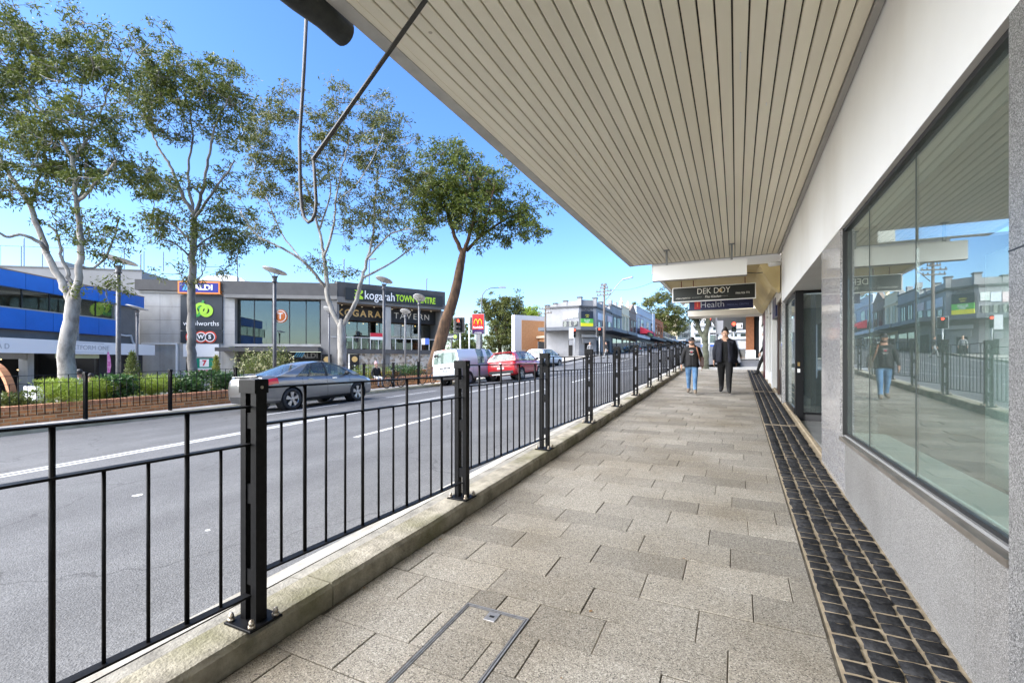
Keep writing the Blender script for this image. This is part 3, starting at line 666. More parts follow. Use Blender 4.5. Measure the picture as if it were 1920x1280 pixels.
MB().box(-1.3, 1.43, -1.6, -0.4, 0.0, 0.22).build('canopy', M('pale_awning', (0.72, 0.69, 0.62), rough=0.7), a3)
ns = empty('neighbour_shops', (WX, 12.3, 0), 0, 'row of dark doorways and white shop columns past the granite front', 'shop')
def np_(name, mat, x0, x1, y0, y1, z0, z1): return MB().box(x0 - WX, x1 - WX, y0 - 12.3, y1 - 12.3, z0, z1).build(name, mat, ns)
np_('wall', M('shop_upper_wall', (0.5, 0.47, 0.42), rough=0.85), 0.95, 3.0, 12.26, 24, 3.0, 9)
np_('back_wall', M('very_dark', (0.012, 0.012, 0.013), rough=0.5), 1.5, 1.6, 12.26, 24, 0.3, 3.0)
np_('door_post', M('dark_brown', (0.05, 0.03, 0.022), rough=0.5), 0.94, 1.05, 12.30, 12.42, 0.5, 3.0)
np_('door', bfr, 1.0, 1.06, 12.43, 13.6, 0.62, 2.9); np_('door_handle', steel, 0.96, 0.99, 13.2, 13.24, 1.3, 2.0)
np_('step', concrete, 0.93, 1.5, 12.3, 15.4, 0.45, 0.66)
np_('frame_post', MATS['dark_brown'], 0.96, 1.05, 13.65, 13.8, 0.66, 3.0)
np_('dark_door', jamb, 1.05, 1.1, 13.85, 15.3, 0.66, 2.95)
np_('blue_fascia', navy, 0.94, 1.0, 14.2, 15.4, 2.7, 3.2)
for (y0, y1) in ((15.4, 15.65), (17.0, 17.25), (18.6, 18.85)):
    np_('column', M('white_column', (0.7, 0.7, 0.68), rough=0.6), 0.93, 1.2, y0, y1, 0.4, 3.6)
for (y0, y1) in ((15.67, 16.98), (17.27, 18.58)):
    np_('stall_board', wht, 0.97, 1.1, y0, y1, 0.5, 1.15); np_('window_pane', pglass, 1.02, 1.03, y0, y1, 1.15, 2.95)
np_('maroon_front', M('maroon_tile', (0.09, 0.018, 0.02), rough=0.3), 0.92, 1.3, 18.87, 20.0, 0.6, 3.3)
np_('window_pane', pglass, 1.0, 1.01, 20.02, 22.6, 1.0, 3.1); np_('stall_board', MATS['maroon_tile'], 0.95, 1.05, 20.02, 22.6, 0.7, 1.0)
np_('end_wall', wht, 0.94, 3.0, 22.62, 24.0, 0.8, 3.3)
cm = empty('security_camera', (0.78, 12.05, 3.78), 0, 'white bullet security camera on the wall under the awning end', 'security camera')
MB().tube([(0.14, 0, 0.12), (0.1, 0, 0.0), (0.06, 0, -0.03)], 0.02, 8).build('bracket', wht, cm, True)
MB().tube([(0.10, 0.05, -0.06), (-0.10, -0.14, -0.10)], [0.05, 0.055], 12).build('housing', wht, cm, True)
# ================================================================ plaza across the road
struct(sheet('plaza', M('plaza_paving', (0.30, 0.28, 0.25), (0.38, 0.36, 0.32), 1.2, rough=0.85), [-62, -50, -45, -38, -30, -24, -19, -15.7], lin(-14, 26, 20) + lin(28, 60, 8), lambda x, y: zp(x, y) - 0.02))
brickc = M('red_brick', (0.50, 0.20, 0.065), (0.66, 0.31, 0.12), 5, rough=0.85, bump=0.3, bsc=60, rnd=0.32)
brickj = M('pale_mortar', (0.55, 0.43, 0.27), (0.62, 0.5, 0.33), 9, rough=0.95)
BX = -15.66
def zb(y): return zr(-14.8, y) + 0.14
pw = empty('brick_planter', (BX, 8, zb(8)), 0, 'low orange brick planter wall behind the plaza railing', 'planter')
O8 = Vector((BX, 8, zb(8)))
def pwsheet(name, mat, x0, x1, y0, y1, h0, h1):
    b = MB(); ys = lin(y0, y1, 12)
    for y in ys: b.v += [(x - O8.x, y - 8, zb(y) + h - O8.z) for x, h in ((x0, h0), (x0, h1), (x1, h1), (x1, h0))]
    for i in range(len(ys) - 1):
        for j in range(4): b.f.append((i * 4 + j, i * 4 + (j + 1) % 4, i * 4 + 4 + (j + 1) % 4, i * 4 + 4 + j)); b.m.append(0)
    b.f += [(0, 1, 2, 3), tuple(len(b.v) - 4 + q for q in (3, 2, 1, 0))]; b.m += [0, 0]
    return b.build(name, mat, pw)
pwsheet('wall_core', brickj, BX - 0.22, BX - 0.012, 1.5, 26, -0.1, 0.345)
bm_ = MB().bbox(-0.1, 0.0, -0.106, 0.106, 0.0, 0.066, 0.004).mesh('brick', brickc)
cm_ = MB().bbox(-0.23, 0.012, -0.036, 0.036, 0.0, 0.105, 0.006).mesh('coping_brick', M('coping_brick', (0.44, 0.19, 0.09), (0.56, 0.28, 0.15), 5, rough=0.85, rnd=0.18))
restb = MB(); nbr = 0
for c in range(4):
    y = 1.6 + (0.117 if c % 2 else 0)
    while y < 25.8:
        z = zb(y) + 0.004 + c * 0.086
        if nbr < 300 and y < 19:
            o = link('brick', bm_, pw); o.location = (0.0 + random.uniform(-.003, .003), y - 8, z - O8.z); o.rotation_euler.x = math.atan(zb(y + .5) * 2 - zb(y - .5) * 2) / 2; nbr += 1
        else: restb.box(-0.1, 0.0, y - .106 - 8, y + .106 - 8, z - O8.z, z - O8.z + .066)
        y += 0.236
tag(restb.build('bricks_beyond', brickc, pw), kind='stuff')
y = 1.6; rb = MB(); nb = 0
while y < 25.8:
    z = zb(y) + 0.347
    if nb < 150:
        o = link('coping_brick', cm_, pw); o.location = (0, y - 8, z - O8.z); o.rotation_euler.x = random.uniform(-.01, .01) + .03; nb += 1
    else: rb.box(-0.23, 0.012, y - 8 - .036, y - 8 + .036, z - O8.z, z - O8.z + .105)
    y += 0.082
tag(rb.build('coping_beyond', MATS['coping_brick'], pw), kind='stuff')
pwsheet('planting_soil', M('soil', (0.06, 0.042, 0.025), (0.1, 0.07, 0.045), 8, rough=1), BX - 2.9, BX - 0.22, 1.5, 26, 0.0, 0.28)
pwsheet('rear_wall', brickc, BX - 3.1, BX - 2.9, 12.5, 26, -0.5, 0.62)
# ---------------------------------------------------------------- foliage helpers
def leafmat(name, c1, c2, tr=0.3):
    m = bpy.data.materials.new(name); MATS[name] = m; m.use_nodes = True
    t = m.node_tree; n = t.nodes; L = t.links; b = n['Principled BSDF']; b.inputs['Roughness'].default_value = 0.5; b.inputs['Specular IOR Level'].default_value = 0.35
    g = n.new('ShaderNodeNewGeometry'); rp = n.new('ShaderNodeValToRGB'); rp.color_ramp.elements[0].color = (*c1, 1); rp.color_ramp.elements[1].color = (*c2, 1)
    L.new(g.outputs['Random Per Island'], rp.inputs['Fac']); L.new(rp.outputs[0], b.inputs['Base Color'])
    tl = n.new('ShaderNodeBsdfTranslucent'); L.new(rp.outputs[0], tl.inputs[0])
    mx = n.new('ShaderNodeMixShader'); mx.inputs[0].default_value = tr
    L.new(b.outputs[0], mx.inputs[1]); L.new(tl.outputs[0], mx.inputs[2]); L.new(mx.outputs[0], n['Material Output'].inputs['Surface'])
    return m
def leaves(name, pos, length, width, mat, parent, droop=0.6, up=0.0):
    """pos: (n,3) leaf bases; one bent rhombus each"""
    n = len(pos); rs = np.random
    d = rs.normal(size=(n, 3)); d[:, 2] = d[:, 2] * 0.6 - droop + up; d /= np.linalg.norm(d, axis=1)[:, None]
    s = np.cross(d, rs.normal(size=(n, 3))); s /= np.linalg.norm(s, axis=1)[:, None] + 1e-9
    nn = np.cross(d, s)
    l = length * rs.uniform(0.7, 1.3, (n, 1)); w_ = width * rs.uniform(0.7, 1.3, (n, 1))
    v = np.stack([pos, pos + d * l * 0.45 + s * w_ * 0.5 + nn * l * .06, pos + d * l, pos + d * l * 0.45 - s * w_ * 0.5 + nn * l * .06], axis=1).reshape(-1, 3)
    me = bpy.data.meshes.new(name); me.vertices.add(4 * n); me.vertices.foreach_set('co', v.astype(np.float32).ravel())
    me.loops.add(4 * n); me.loops.foreach_set('vertex_index', np.arange(4 * n, dtype=np.int32))
    me.polygons.add(n); me.polygons.foreach_set('loop_start', np.arange(0, 4 * n, 4, dtype=np.int32)); me.polygons.foreach_set('loop_total', np.full(n, 4, dtype=np.int32))
    me.materials.append(mat); me.update(calc_edges=True); me.validate()
    return link(name, me, parent)
def smooth_line(pts, n=5):
    """Catmull-Rom through (Vector, radius)"""
    out = []
    for i in range(len(pts) - 1):
        p0, p1, p2, p3 = [pts[max(0, min(len(pts) - 1, i + k))] for k in (-1, 0, 1, 2)]
        for j in range(n):
            t = j / n; a = [0.5 * (2 * p1[0] + (p2[0] - p0[0]) * t + (2 * p0[0] - 5 * p1[0] + 4 * p2[0] - p3[0]) * t * t + (3 * p1[0] - p0[0] - 3 * p2[0] + p3[0]) * t ** 3)]
            out.append((a[0], p1[1] + (p2[1] - p1[1]) * t))
    out.append(pts[-1]); return out
def gum_tree(name, label, d, limbs, blobs, bark, leafm, dens=0.0016, nl=60, sig=0.28, ll=0.14, lw=0.032, base_z=None, wob=0.02, dscale=0.8, twig=0.011, rs=1.0):
    """limbs: lists of (px,py,radius,depth offset) read off the photograph; blobs: foliage masses (px,py,rx,ry)"""
    k = d / F
    p0 = limbs[0][0]; B = at(p0[0], p0[1], d); gz = zp(B.x, B.y) - 0.05 if base_z is None else base_z
    org = Vector((B.x, B.y, gz)); root = empty(name, org, 0, label, 'tree')
    fwd = Vector((-SN, CS, 0))
    tb = MB(); nodes = []; first = True
    for li in limbs:
        pts = []
        for (px, py, r, dd) in li: pts.append((at(px, py, d) * 1.0 + (at(px, py, d) - ORG) * (dd / d) - org, r * rs * (1 if li is limbs[0] else .82)))
        if first: pts.insert(0, (Vector((pts[0][0].x, pts[0][0].y, 0)), pts[0][1] * 1.25)); first = False
        sm_ = smooth_line(pts, 6)
        sm_ = [(p + Vector((random.gauss(0, wob), random.gauss(0, wob), 0)) * (0.3 if r > .15 else 1), r) for p, r in sm_]
        tb.tube([p for p, r in sm_], [r for p, r in sm_], 12 if sm_[0][1] > 0.12 else 7)
        if li is not limbs[0]:
            for p, r in sm_: nodes.append((p, r))
        else:
            for p, r in sm_[-3:]: nodes.append((p, r))
    tb.build('trunk', bark, root, True)
    cl = []
    for (px, py, rx, ry) in blobs:
        n_ = max(3, int(math.pi * rx * ry * dens * random.uniform(.8, 1.2)))
        for _ in range(n_):
            u, v = np.random.normal(size=2) * 0.52; dz = np.random.normal() * 0.6 * rx * k * dscale
            q = at(px + u * rx, py + v * ry, d); q = q + (q - ORG) * (dz / d); cl.append(q - org)
    cl.sort(key=lambda q: min((q - p).length for p, r in nodes))
    P = np.array([tuple(p) for p, r in nodes]); Rr = [r for p, r in nodes]; tw = MB()
    for q in cl:
        qa = np.array(tuple(q)); dd2 = P - qa; cost = np.sqrt((dd2 ** 2).sum(1)) + 0.55 * np.maximum(0, dd2[:, 2])
        i = int(cost.argmin()); a = Vector(P[i]); L_ = (q - a).length
        if L_ < 0.05: continue
        r0 = min(Rr[i] * 0.7, 0.012 + 0.016 * L_); m1 = a.lerp(q, 0.4) + Vector((random.gauss(0, .08), random.gauss(0, .08), random.gauss(0.05, .06))) * L_
        m2 = a.lerp(q, 0.75) + Vector((random.gauss(0, .06), random.gauss(0, .06), random.gauss(0.03, .05))) * L_
        tw.tube([a, m1, m2, q], [r0, r0 * .75, r0 * .5, twig * .5], 5, caps=False)
        P = np.vstack([P, np.array([tuple(m1), tuple(m2), tuple(q)])]); Rr += [r0 * .75, r0 * .55, twig]
    tag(tw.build('branches', MATS.get('twig_bark') or M('twig_bark', (.07, .058, .048), (.16, .14, .12), 5, rough=.9), root, True), kind='stuff')
    pos = []; tg = MB()
    for q in cl:
        c = np.array(tuple(q))
        for _ in range(random.choice((2, 3, 3, 4))):
            c2 = c + np.random.normal(size=3) * sig * np.array([1.25, 1.25, .85]); m = int(nl * random.uniform(.14, .42)); sg = sig * random.uniform(.3, .62)
            tg.tube([c, (c + c2) / 2 + np.random.normal(size=3) * .03, c2], [twig * .5, twig * .4, twig * .25], 4, caps=False)
            pos.append(c2 + np.random.normal(size=(m, 3)) * np.array([sg, sg, sg * .75]))
    tag(tg.build('twigs', bark, root), kind='stuff')
    leaves('crown', np.vstack(pos), ll, lw, leafm, root, droop=.75)
    return root
barkp = M('pale_gum_bark', (0.15, 0.132, 0.112), (0.37, 0.345, 0.305), 3.4, rough=0.85, bump=0.5, bsc=14, fac=(0.36, 0.56), stretch=(1, 1, 0.45))
barkg = M('grey_gum_bark', (0.11, 0.10, 0.09), (0.27, 0.25, 0.225), 4.0, rough=0.85, bump=0.4, bsc=14, stretch=(1, 1, 0.4))
barkd = M('brown_bark', (0.04, 0.025, 0.015), (0.15, 0.085, 0.045), 6, rough=0.95, bump=0.9, bsc=16, stretch=(1, 1, 0.3))
lf1 = leafmat('gum_leaf', (0.038, 0.062, 0.010), (0.175, 0.20, 0.038))
lf2 = leafmat('gum_leaf_dark', (0.04, 0.058, 0.012), (0.175, 0.185, 0.044))
lf3 = leafmat('gum_leaf_bright', (0.03, 0.056, 0.009), (0.175, 0.21, 0.03))
gum_tree('gum_tree', 'tall pale-trunked gum tree at far left, before the blue building', 0.0155 * F,
    [[(128, 722, .29, 0), (124, 660, .265, 0), (133, 600, .235, 0), (138, 560, .22, 0), (139, 545, .13, 0)],
     [(136, 575, .19, 0), (122, 540, .165, 0), (87, 472, .14, 0), (57, 389, .115, .3), (26, 337, .09, .5), (0, 302, .09, .6), (-30, 250, .06, .9)],
     [(137, 575, .19, 0), (146, 530, .16, -.1), (151, 459, .13, -.2), (144, 385, .105, -.2), (136, 306, .09, -.3), (105, 245, .065, -.5), (57, 184, .04, -.8)],
     [(134, 545, .10, 0), (128, 515, .09, .2), (112, 470, .07, .3), (108, 440, .06, .4), (90, 420, .05, .5)],
     [(90, 475, .12, 0), (74, 455, .09, -.2), (40, 440, .07, -.5), (13, 444, .06, -.7), (-10, 430, .05, -1)],
     [(144, 385, .10, -.2), (160, 341, .07, 0), (158, 262, .05, .3), (150, 190, .035, .5), (160, 130, .025, .6)],
     [(151, 375, .08, -.2), (192, 332, .06, -.4), (219, 302, .04, -.7)],
     [(150, 500, .08, -.1), (180, 500, .06, .2), (210, 455, .045, .6), (223, 407, .03, .8)],
     [(136, 306, .07, -.3), (175, 235, .05, .2), (205, 170, .035, .5), (230, 120, .025, .7)],
     [(57, 389, .08, .3), (75, 330, .06, .6), (85, 270, .05, .9), (60, 200, .04, 1.2)]],
    [(10, 70, 60, 55), (60, 95, 60, 45), (145, 75, 65, 40), (60, 150, 80, 55), (175, 110, 65, 45), (235, 112, 45, 35), (100, 230, 85, 55), (180, 200, 70, 45), (215, 265, 55, 40), (170, 320, 70, 45), (110, 320, 60, 40), (252, 325, 45, 38),
     (30, 250, 50, 55), (20, 370, 28, 22), (110, 415, 24, 22), (190, 425, 38, 38), (190, 532, 28, 16), (160, 465, 32, 24), (60, 330, 50, 35), (-40, 150, 60, 110), (-30, 330, 50, 50)],
    barkp, lf1, dens=0.0016, nl=170, sig=0.23, ll=0.135, lw=0.038, rs=.74, twig=.02)
gum_tree('gum_tree', 'slender grey gum tree in front of the supermarket sign, second from left', 0.0191 * F,
    [[(362, 705, .19, 0), (358, 640, .175, 0), (360, 560, .16, 0), (362, 470, .14, 0), (364, 408, .11, 0), (364, 398, .07, 0)],
     [(364, 405, .11, 0), (345, 370, .09, 0), (318, 310, .07, .2), (300, 280, .055, .4), (278, 235, .04, .6), (262, 190, .03, .8)],
     [(365, 405, .11, 0), (374, 375, .09, 0), (392, 300, .065, -.3), (402, 240, .05, -.5), (430, 180, .03, -.6)],
     [(363, 402, .09, 0), (354, 330, .065, .4), (360, 240, .045, .6), (345, 165, .03, .8)],
     [(359, 455, .07, 0), (322, 420, .05, .4), (270, 398, .03, .8)], [(366, 410, .08, 0), (410, 345, .055, -.4), (442, 300, .03, -.7)],
     [(360, 485, .06, 0), (330, 458, .04, -.4), (298, 448, .025, -.8)], [(362, 470, .06, 0), (400, 440, .045, .5), (450, 425, .03, .9)], [(362, 535, .05, 0), (375, 520, .035, -.2), (385, 500, .02, -.4)]],
    [(285, 135, 55, 35), (345, 128, 60, 36), (400, 155, 55, 38), (440, 195, 42, 48), (300, 190, 60, 38), (370, 180, 50, 38), (250, 205, 36, 42), (420, 245, 40, 38), (340, 240, 50, 28), (320, 370, 48, 28), (290, 420, 48, 32), (400, 460, 48, 28),
     (385, 420, 36, 22), (330, 512, 26, 16), (440, 420, 38, 42), (452, 470, 36, 22), (410, 330, 28, 24), (290, 340, 26, 22)],
    barkg, lf1, dens=0.0019, nl=165, sig=0.26, ll=0.155, lw=0.042, rs=.82, twig=.022)
gum_tree('gum_tree', 'open spreading pale gum tree before the tavern, forking low', 0.026 * F,
    [[(642, 697, .22, 0), (641, 650, .20, 0), (640, 615, .185, 0), (640, 600, .12, 0)],
     [(640, 616, .15, 0), (616, 562, .14, 0), (612, 510, .12, .1), (607, 478, .10, .2), (598, 430, .075, .3), (575, 350, .05, .6), (545, 300, .03, .9)],
     [(608, 482, .08, .1), (624, 430, .07, 0), (630, 380, .055, -.2), (640, 320, .04, -.4), (656, 262, .025, -.6)],
     [(611, 538, .10, 0), (570, 492, .08, -.4), (530, 466, .06, -.8), (480, 440, .045, -1.1), (450, 395, .03, -1.4)],
     [(641, 616, .145, 0), (668, 562, .13, 0), (676, 530, .11, 0), (688, 488, .09, .2), (700, 430, .065, .4), (702, 380, .05, .6), (712, 300, .03, .8)],
     [(688, 486, .07, .2), (728, 442, .05, -.3), (770, 428, .03, -.8)], [(682, 520, .08, 0), (730, 495, .055, .6), (778, 462, .03, 1.2)],
     [(598, 430, .06, .3), (620, 360, .045, .8), (610, 290, .03, 1.2), (590, 230, .02, 1.4)], [(630, 380, .04, -.2), (680, 330, .03, -.9), (720, 250, .02, -1.2)],
     [(570, 492, .05, -.4), (530, 440, .04, .3), (500, 370, .03, .7)]],
    [(648, 190, 36, 22), (700, 225, 58, 38), (738, 255, 40, 40), (650, 262, 50, 40), (590, 232, 50, 38), (540, 200, 38, 36), (490, 220, 48, 48), (480, 290, 42, 48), (530, 300, 42, 38), (600, 310, 38, 38), (700, 300, 58, 38), (760, 320, 38, 45),
     (742, 380, 52, 42), (690, 400, 42, 32), (640, 370, 38, 32), (560, 380, 42, 32), (500, 370, 48, 38), (470, 430, 36, 26), (758, 440, 36, 26), (660, 440, 32, 26), (590, 492, 22, 12), (650, 502, 30, 12)],
    barkp, lf2, dens=0.0024, nl=120, sig=0.29, ll=0.18, lw=0.052, twig=.026)
gum_tree('brown_barked_tree', 'dark leaning tree with rough brown trunk beside the traffic light', 0.032 * F,
    [[(808, 712, .44, 0), (822, 655, .38, 0), (835, 605, .34, 0), (853, 550, .29, 0), (862, 505, .25, 0), (867, 478, .20, 0), (869, 468, .12, 0)],
     [(867, 475, .18, 0), (850, 435, .13, .2), (836, 390, .09, .4), (820, 340, .06, .7)], [(869, 475, .17, 0), (880, 440, .13, -.2), (890, 390, .09, -.5), (880, 330, .06, -.8)],
     [(875, 470, .14, 0), (905, 440, .11, .2), (950, 410, .07, .5), (985, 395, .04, .8)], [(836, 390, .07, .4), (800, 380, .05, 1.2)], [(905, 440, .07, .2), (920, 380, .05, -1.2), (930, 340, .035, -1.8)]],
    [(830, 300, 45, 28), (862, 300, 40, 26), (870, 340, 50, 38), (830, 360, 50, 38), (900, 370, 50, 42), (932, 342, 32, 36), (940, 400, 42, 28), (980, 412, 32, 30), (800, 400, 42, 28), (860, 400, 50, 32), (900, 430, 40, 22), (800, 350, 34, 38), (1000, 435, 14, 12), (958, 440, 36, 12), (790, 440, 32, 16)],
    barkd, lf3, dens=0.0042, nl=140, sig=0.35, ll=0.22, lw=0.07, twig=.03)
# ---------------------------------------------------------------- planter shrubs
lg = leafmat('shrub_lime', (0.16, 0.25, 0.015), (0.34, 0.42, 0.06)); dg = leafmat('shrub_dark', (0.03, 0.085, 0.02), (0.09, 0.17, 0.045)); yg = leafmat('shrub_yellow', (0.14, 0.17, 0.02), (0.27, 0.27, 0.06))
og = leafmat('shrub_olive', (0.07, 0.10, 0.02), (0.15, 0.18, 0.05)); flw = leafmat('pale_flower', (0.55, 0.52, 0.25), (0.75, 0.72, 0.5))
stem = M('shrub_stem', (0.10, 0.07, 0.045), rough=0.9)
def shrub(name, label, px, ytop, wpx, X, mat, n=2600, ll=0.09, lw=0.03, hz=None, up=0.9, cone=False, flowers=0):
    q = atX(px, ytop, X); k = q.x / ray(px, ytop).x; g = zb(q.y) + 0.27 if X > -18.4 else zp(X, q.y)
    h = q.z - g; rx = wpx * k / 2
    root = empty(name, (X, q.y, g), 0, label, 'shrub', 'planter shrubs')
    sb = MB()
    for i in range(9):
        a = random.uniform(0, 6.28); e = Vector((math.cos(a) * rx * .6, math.sin(a) * rx * .6, h * random.uniform(.5, .8)))
        sb.tube([(0, 0, -.03), e * .5 + Vector((0, 0, .05)), e], [.014, .01, .005], 5)
    tag(sb.build('stems', stem, root), kind='stuff')
    lum = np.random.normal(size=(14, 3)) * np.array([rx * .5, rx * .5, h * .16]); lum[:, 2] += h * np.random.uniform(.35, .8, 14)
    i = np.random.randint(0, 14, n)
    if cone:
        z = np.random.power(0.8, n) * h; rr = (1 - z / h) ** .7 * rx * np.sqrt(np.random.uniform(.1, 1, n)); a = np.random.uniform(0, 6.28, n)
        pos = np.stack([rr * np.cos(a), rr * np.sin(a), z], 1) + np.random.normal(size=(n, 3)) * .03
    else:
        pos = lum[i] + np.random.normal(size=(n, 3)) * np.array([rx * .3, rx * .3, h * .13]); pos[:, 2] = np.clip(pos[:, 2], 0.02, h)
    leaves('foliage', pos, ll, lw, mat, root, droop=0.0, up=up)
    if flowers:
        pz = pos[np.argsort(-pos[:, 2])[:flowers * 30:30]]
        for s_ in range(1): tag(leaves('flowers', np.repeat(pz, 10, 0) + np.random.normal(size=(len(pz) * 10, 3)) * .05, .07, .05, flw, root, 0, .5), kind='stuff')
    return root
shrub('shrub', 'small dark green shrub at the left end of the planter', 32, 738, 62, -16.2, og, 1800)
shrub('shrub', 'fluffy lime shrub below the leftmost gum trunk', 112, 714, 84, -16.4, lg, 4200, .11, .014)
shrub('shrub', 'lime shrub tuft right of the second slim fence post', 178, 717, 50, -16.5, lg, 2600, .11, .014)
shrub('shrub', 'dark leafy shrub below the left tall lamp post', 220, 706, 66, -16.5, dg, 1500, .11, .075, up=.3)
shrub('shrub', 'long lime shrub left of the third slim fence post', 288, 703, 72, -16.6, lg, 4000, .11, .014)
shrub('shrub', 'dark leafy shrub at the foot of the second gum tree', 352, 698, 68, -16.7, dg, 1600, .11, .075, up=.3)
shrub('shrub', 'dark leafy shrub behind the tail of the grey sedan', 425, 697, 56, -17.0, dg, 1500, .11, .075, up=.3)
shrub('young_tree', 'young conical green shrub standing beside the far lamp post', 248, 662, 44, -21.5, og, 2600, .13, .03, cone=True)
shrub('young_tree', 'small yellow-green conical conifer in front of the shop poster', 405, 668, 26, -20.5, yg, 2600, .09, .03, cone=True)
shrub('flowering_shrub', 'large pale-flowered shrub behind the grey sedan', 480, 652, 84, -20.0, og, 5200, .15, .028, flowers=70)
shrub('shrub', 'low grassy clump beyond the bonnet of the sedan', 600, 688, 70, -17.2, lg, 1800, .12, .016)
shrub('shrub', 'low grassy clump right of the spreading pale gum', 690, 686, 60, -17.4, lg, 1500, .12, .016)
shrub('shrub', 'low green clump behind the bicycles', 770, 683, 60, -17.4, dg, 1400, .1, .05)
# ---------------------------------------------------------------- disc-topped plaza lamps
lampm = M('lamp_post_grey', (0.10, 0.10, 0.105), (0.15, 0.15, 0.155), 10, rough=0.5, metal=0.3)
discm = M('mottled_disc', (0.34, 0.34, 0.34), (0.55, 0.55, 0.54), 9, rough=0.45, metal=0.3)
def plaza_lamp(px, ytop, t, label, rdisc=0.5, tilt=0.22):
    q = at(px, ytop, t * F); g = zp(q.x, q.y); H = q.z - g
    o = empty('plaza_lamp', (q.x, q.y, g), 0, label, 'lamp post', 'disc-topped plaza lamps')
    b = MB(); b.tube([(0, 0, 0), (0, 0, H * .45), (0, 0, H - .42)], [.078, .073, .066], 14); b.build('post', lampm, o, True)
    b = MB(); b.lathe([(.0, H - .5), (.11, H - .5), (.11, H - .46), (.085, H - .44), (.1, H - .3), (.13, H - .27), (.13, H - .24), (0, H - .24)], n=14); b.build('lamp_head', lampm, o, True)
    d_ = MB(); d_.lathe([(.001, -.06), (rdisc * .5, -.045), (rdisc * .96, .0), (rdisc, .02), (rdisc * .9, .05), (.001, .08)], n=28); d_ = d_.build('reflector_disc', discm, o, True); d_.location.z = H - .04; d_.rotation_euler = (-abs(tilt), .12 if tilt > 0 else -.15, 0)
    for a in (0.4, 2.5, 4.6):
        MB().tube([(.09 * math.cos(a), .09 * math.sin(a), H - .27), (rdisc * .55 * math.cos(a), rdisc * .55 * math.sin(a), H - .06)], .012, 6).build('strut', lampm, o)
    return o
plaza_lamp(222, 486, .0192, 'tall disc lamp between the first two gum trees', .58)
plaza_lamp(257, 576, .0335, 'short-looking far disc lamp left of the grey panelled wall', .6)
L3 = plaza_lamp(515, 507, .0225, 'disc lamp carrying an orange round sign, behind the sedan', .5)
plaza_lamp(720, 524, .0275, 'disc lamp in front of the green and white centre sign', .45, .3)
plaza_lamp(786, 557, .0345, 'disc lamp left of the leaning brown tree', .4, -.5)
plaza_lamp(760, 583, .043, 'distant disc lamp before the tavern lettering', .42, -.4)
plaza_lamp(617, 581, .043, 'distant disc lamp half hidden by the forked gum trunk', .5, .6)
q = atX(523, 593, L3.location.x + .05)
rs = empty('round_sign', (q.x + .12, q.y, q.z), R(28), 'orange round sign with a white letter mounted on a lamp post', 'sign')
orm = M('sign_orange2', (0.75, 0.19, 0.04), rough=0.4)
MB().lathe([(0, -.05), (.27, -.05), (.28, -.04), (.28, .04), (.27, .05), (0, .05)], n=24, fn=lambda r, c, s_, z: (r * c, z, r * s_)).build('disc', orm, rs, True)
MB().lathe([(.22, -.053), (.25, -.053)], n=24, fn=lambda r, c, s_, z: (r * c, z, r * s_)).build('ring', wht, rs)
text('T', .36, (0, -.056, 0), rs, wht, bold=.01)
MB().bar((-.30, .02, 0), (-.2, .02, 0), .05, .05).build('bracket', wht, rs)
# ================================================================ buildings across the road
ordw = ['first', 'second', 'third', 'fourth', 'fifth', 'sixth', 'seventh']
class Bld:
    def __init__(s, name, label, face, cat='building'):
        s.f = face; s.o = empty(name, (face.p.x, face.p.y, 0), face.rz, label, cat)
    def box(s, name, mat, u0, u1, y0, y1, z0, z1, parent=None): return MB().box(u0, u1, y0, y1, z0, z1).build(name, mat, parent or s.o)
    def px(s, name, mat, x0, x1, ya, yb, y0, y1, off=0.0, parent=None):
        """box whose front, at distance off before the plane, covers the pixel rectangle measured at its left edge"""
        u0, u1, z0, z1 = s.f.rect(x0, x1, ya, yb, off); return s.box(name, mat, u0, u1, y0, y1, z0, z1, parent)
def pt(px, t): q = at(px, 675, t * F); return (q.x, q.y)
dgrey = M('dark_grey_render', (0.065, 0.063, 0.062), (0.085, 0.083, 0.081), 0.8, rough=0.8)
mgrey = M('mid_grey_render', (0.15, 0.147, 0.14), (0.20, 0.196, 0.188), 0.6, rough=0.85)
lgrey = M('light_grey_panel', (0.36, 0.352, 0.33), (0.43, 0.422, 0.40), 0.7, rough=0.75)
grime(lgrey, 1.1, .45, .75, (.68, .65, .58), .8, (1, 1, .3))
slate = M('sign_slate', (0.022, 0.028, 0.034), rough=0.5)
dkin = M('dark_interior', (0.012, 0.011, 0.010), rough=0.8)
fglass = glassmat('facade_glass', (0.62, 0.66, 0.64), 2.0)
wprint = M('white_print', (0.82, 0.82, 0.8), rough=0.5)
warm = M('warm_lamp', (1.0, 0.62, 0.25), emit=.8)
stone = speckle('stone_cladding', [(0, (0.2, 0.16, 0.12)), (0.35, (0.42, 0.34, 0.25)), (0.7, (0.56, 0.5, 0.42)), (1, (0.38, 0.38, 0.37))], 4.2, 0.85, bump=0.5)
P265, P340, P632, P832 = pt(265, .0445), pt(340, .0461), pt(632, .048), pt(832, .0555)
f1 = Face(P340, P632)
f1 = Face(tuple(f1.p.xy + f1.d.xy * f1.uv(262, 600)[0]), P632)
tc = Bld('town_centre', 'dark grey town centre with wide glazing, wall signs and tavern balcony', f1)
W1 = f1.len
G0 = zp(-36, 27) - 0.3
u = lambda px, py=600, off=0: f1.uv(px, py, off)[0]
z = lambda px, py, off=0: f1.uv(px, py, off)[1]
tc.box('wall', lgrey, 0, u(440), 0.0, 0.4, G0, z(340, 548))
tc.box('core', mgrey, 0.0, u(440), 0.4, 14, G0, z(340, 548))
for py in (575, 600, 626): tc.box('panel_joint', mgrey, 0.0, u(440), -0.004, 0.01, z(340, py) - .012, z(340, py) + .012)
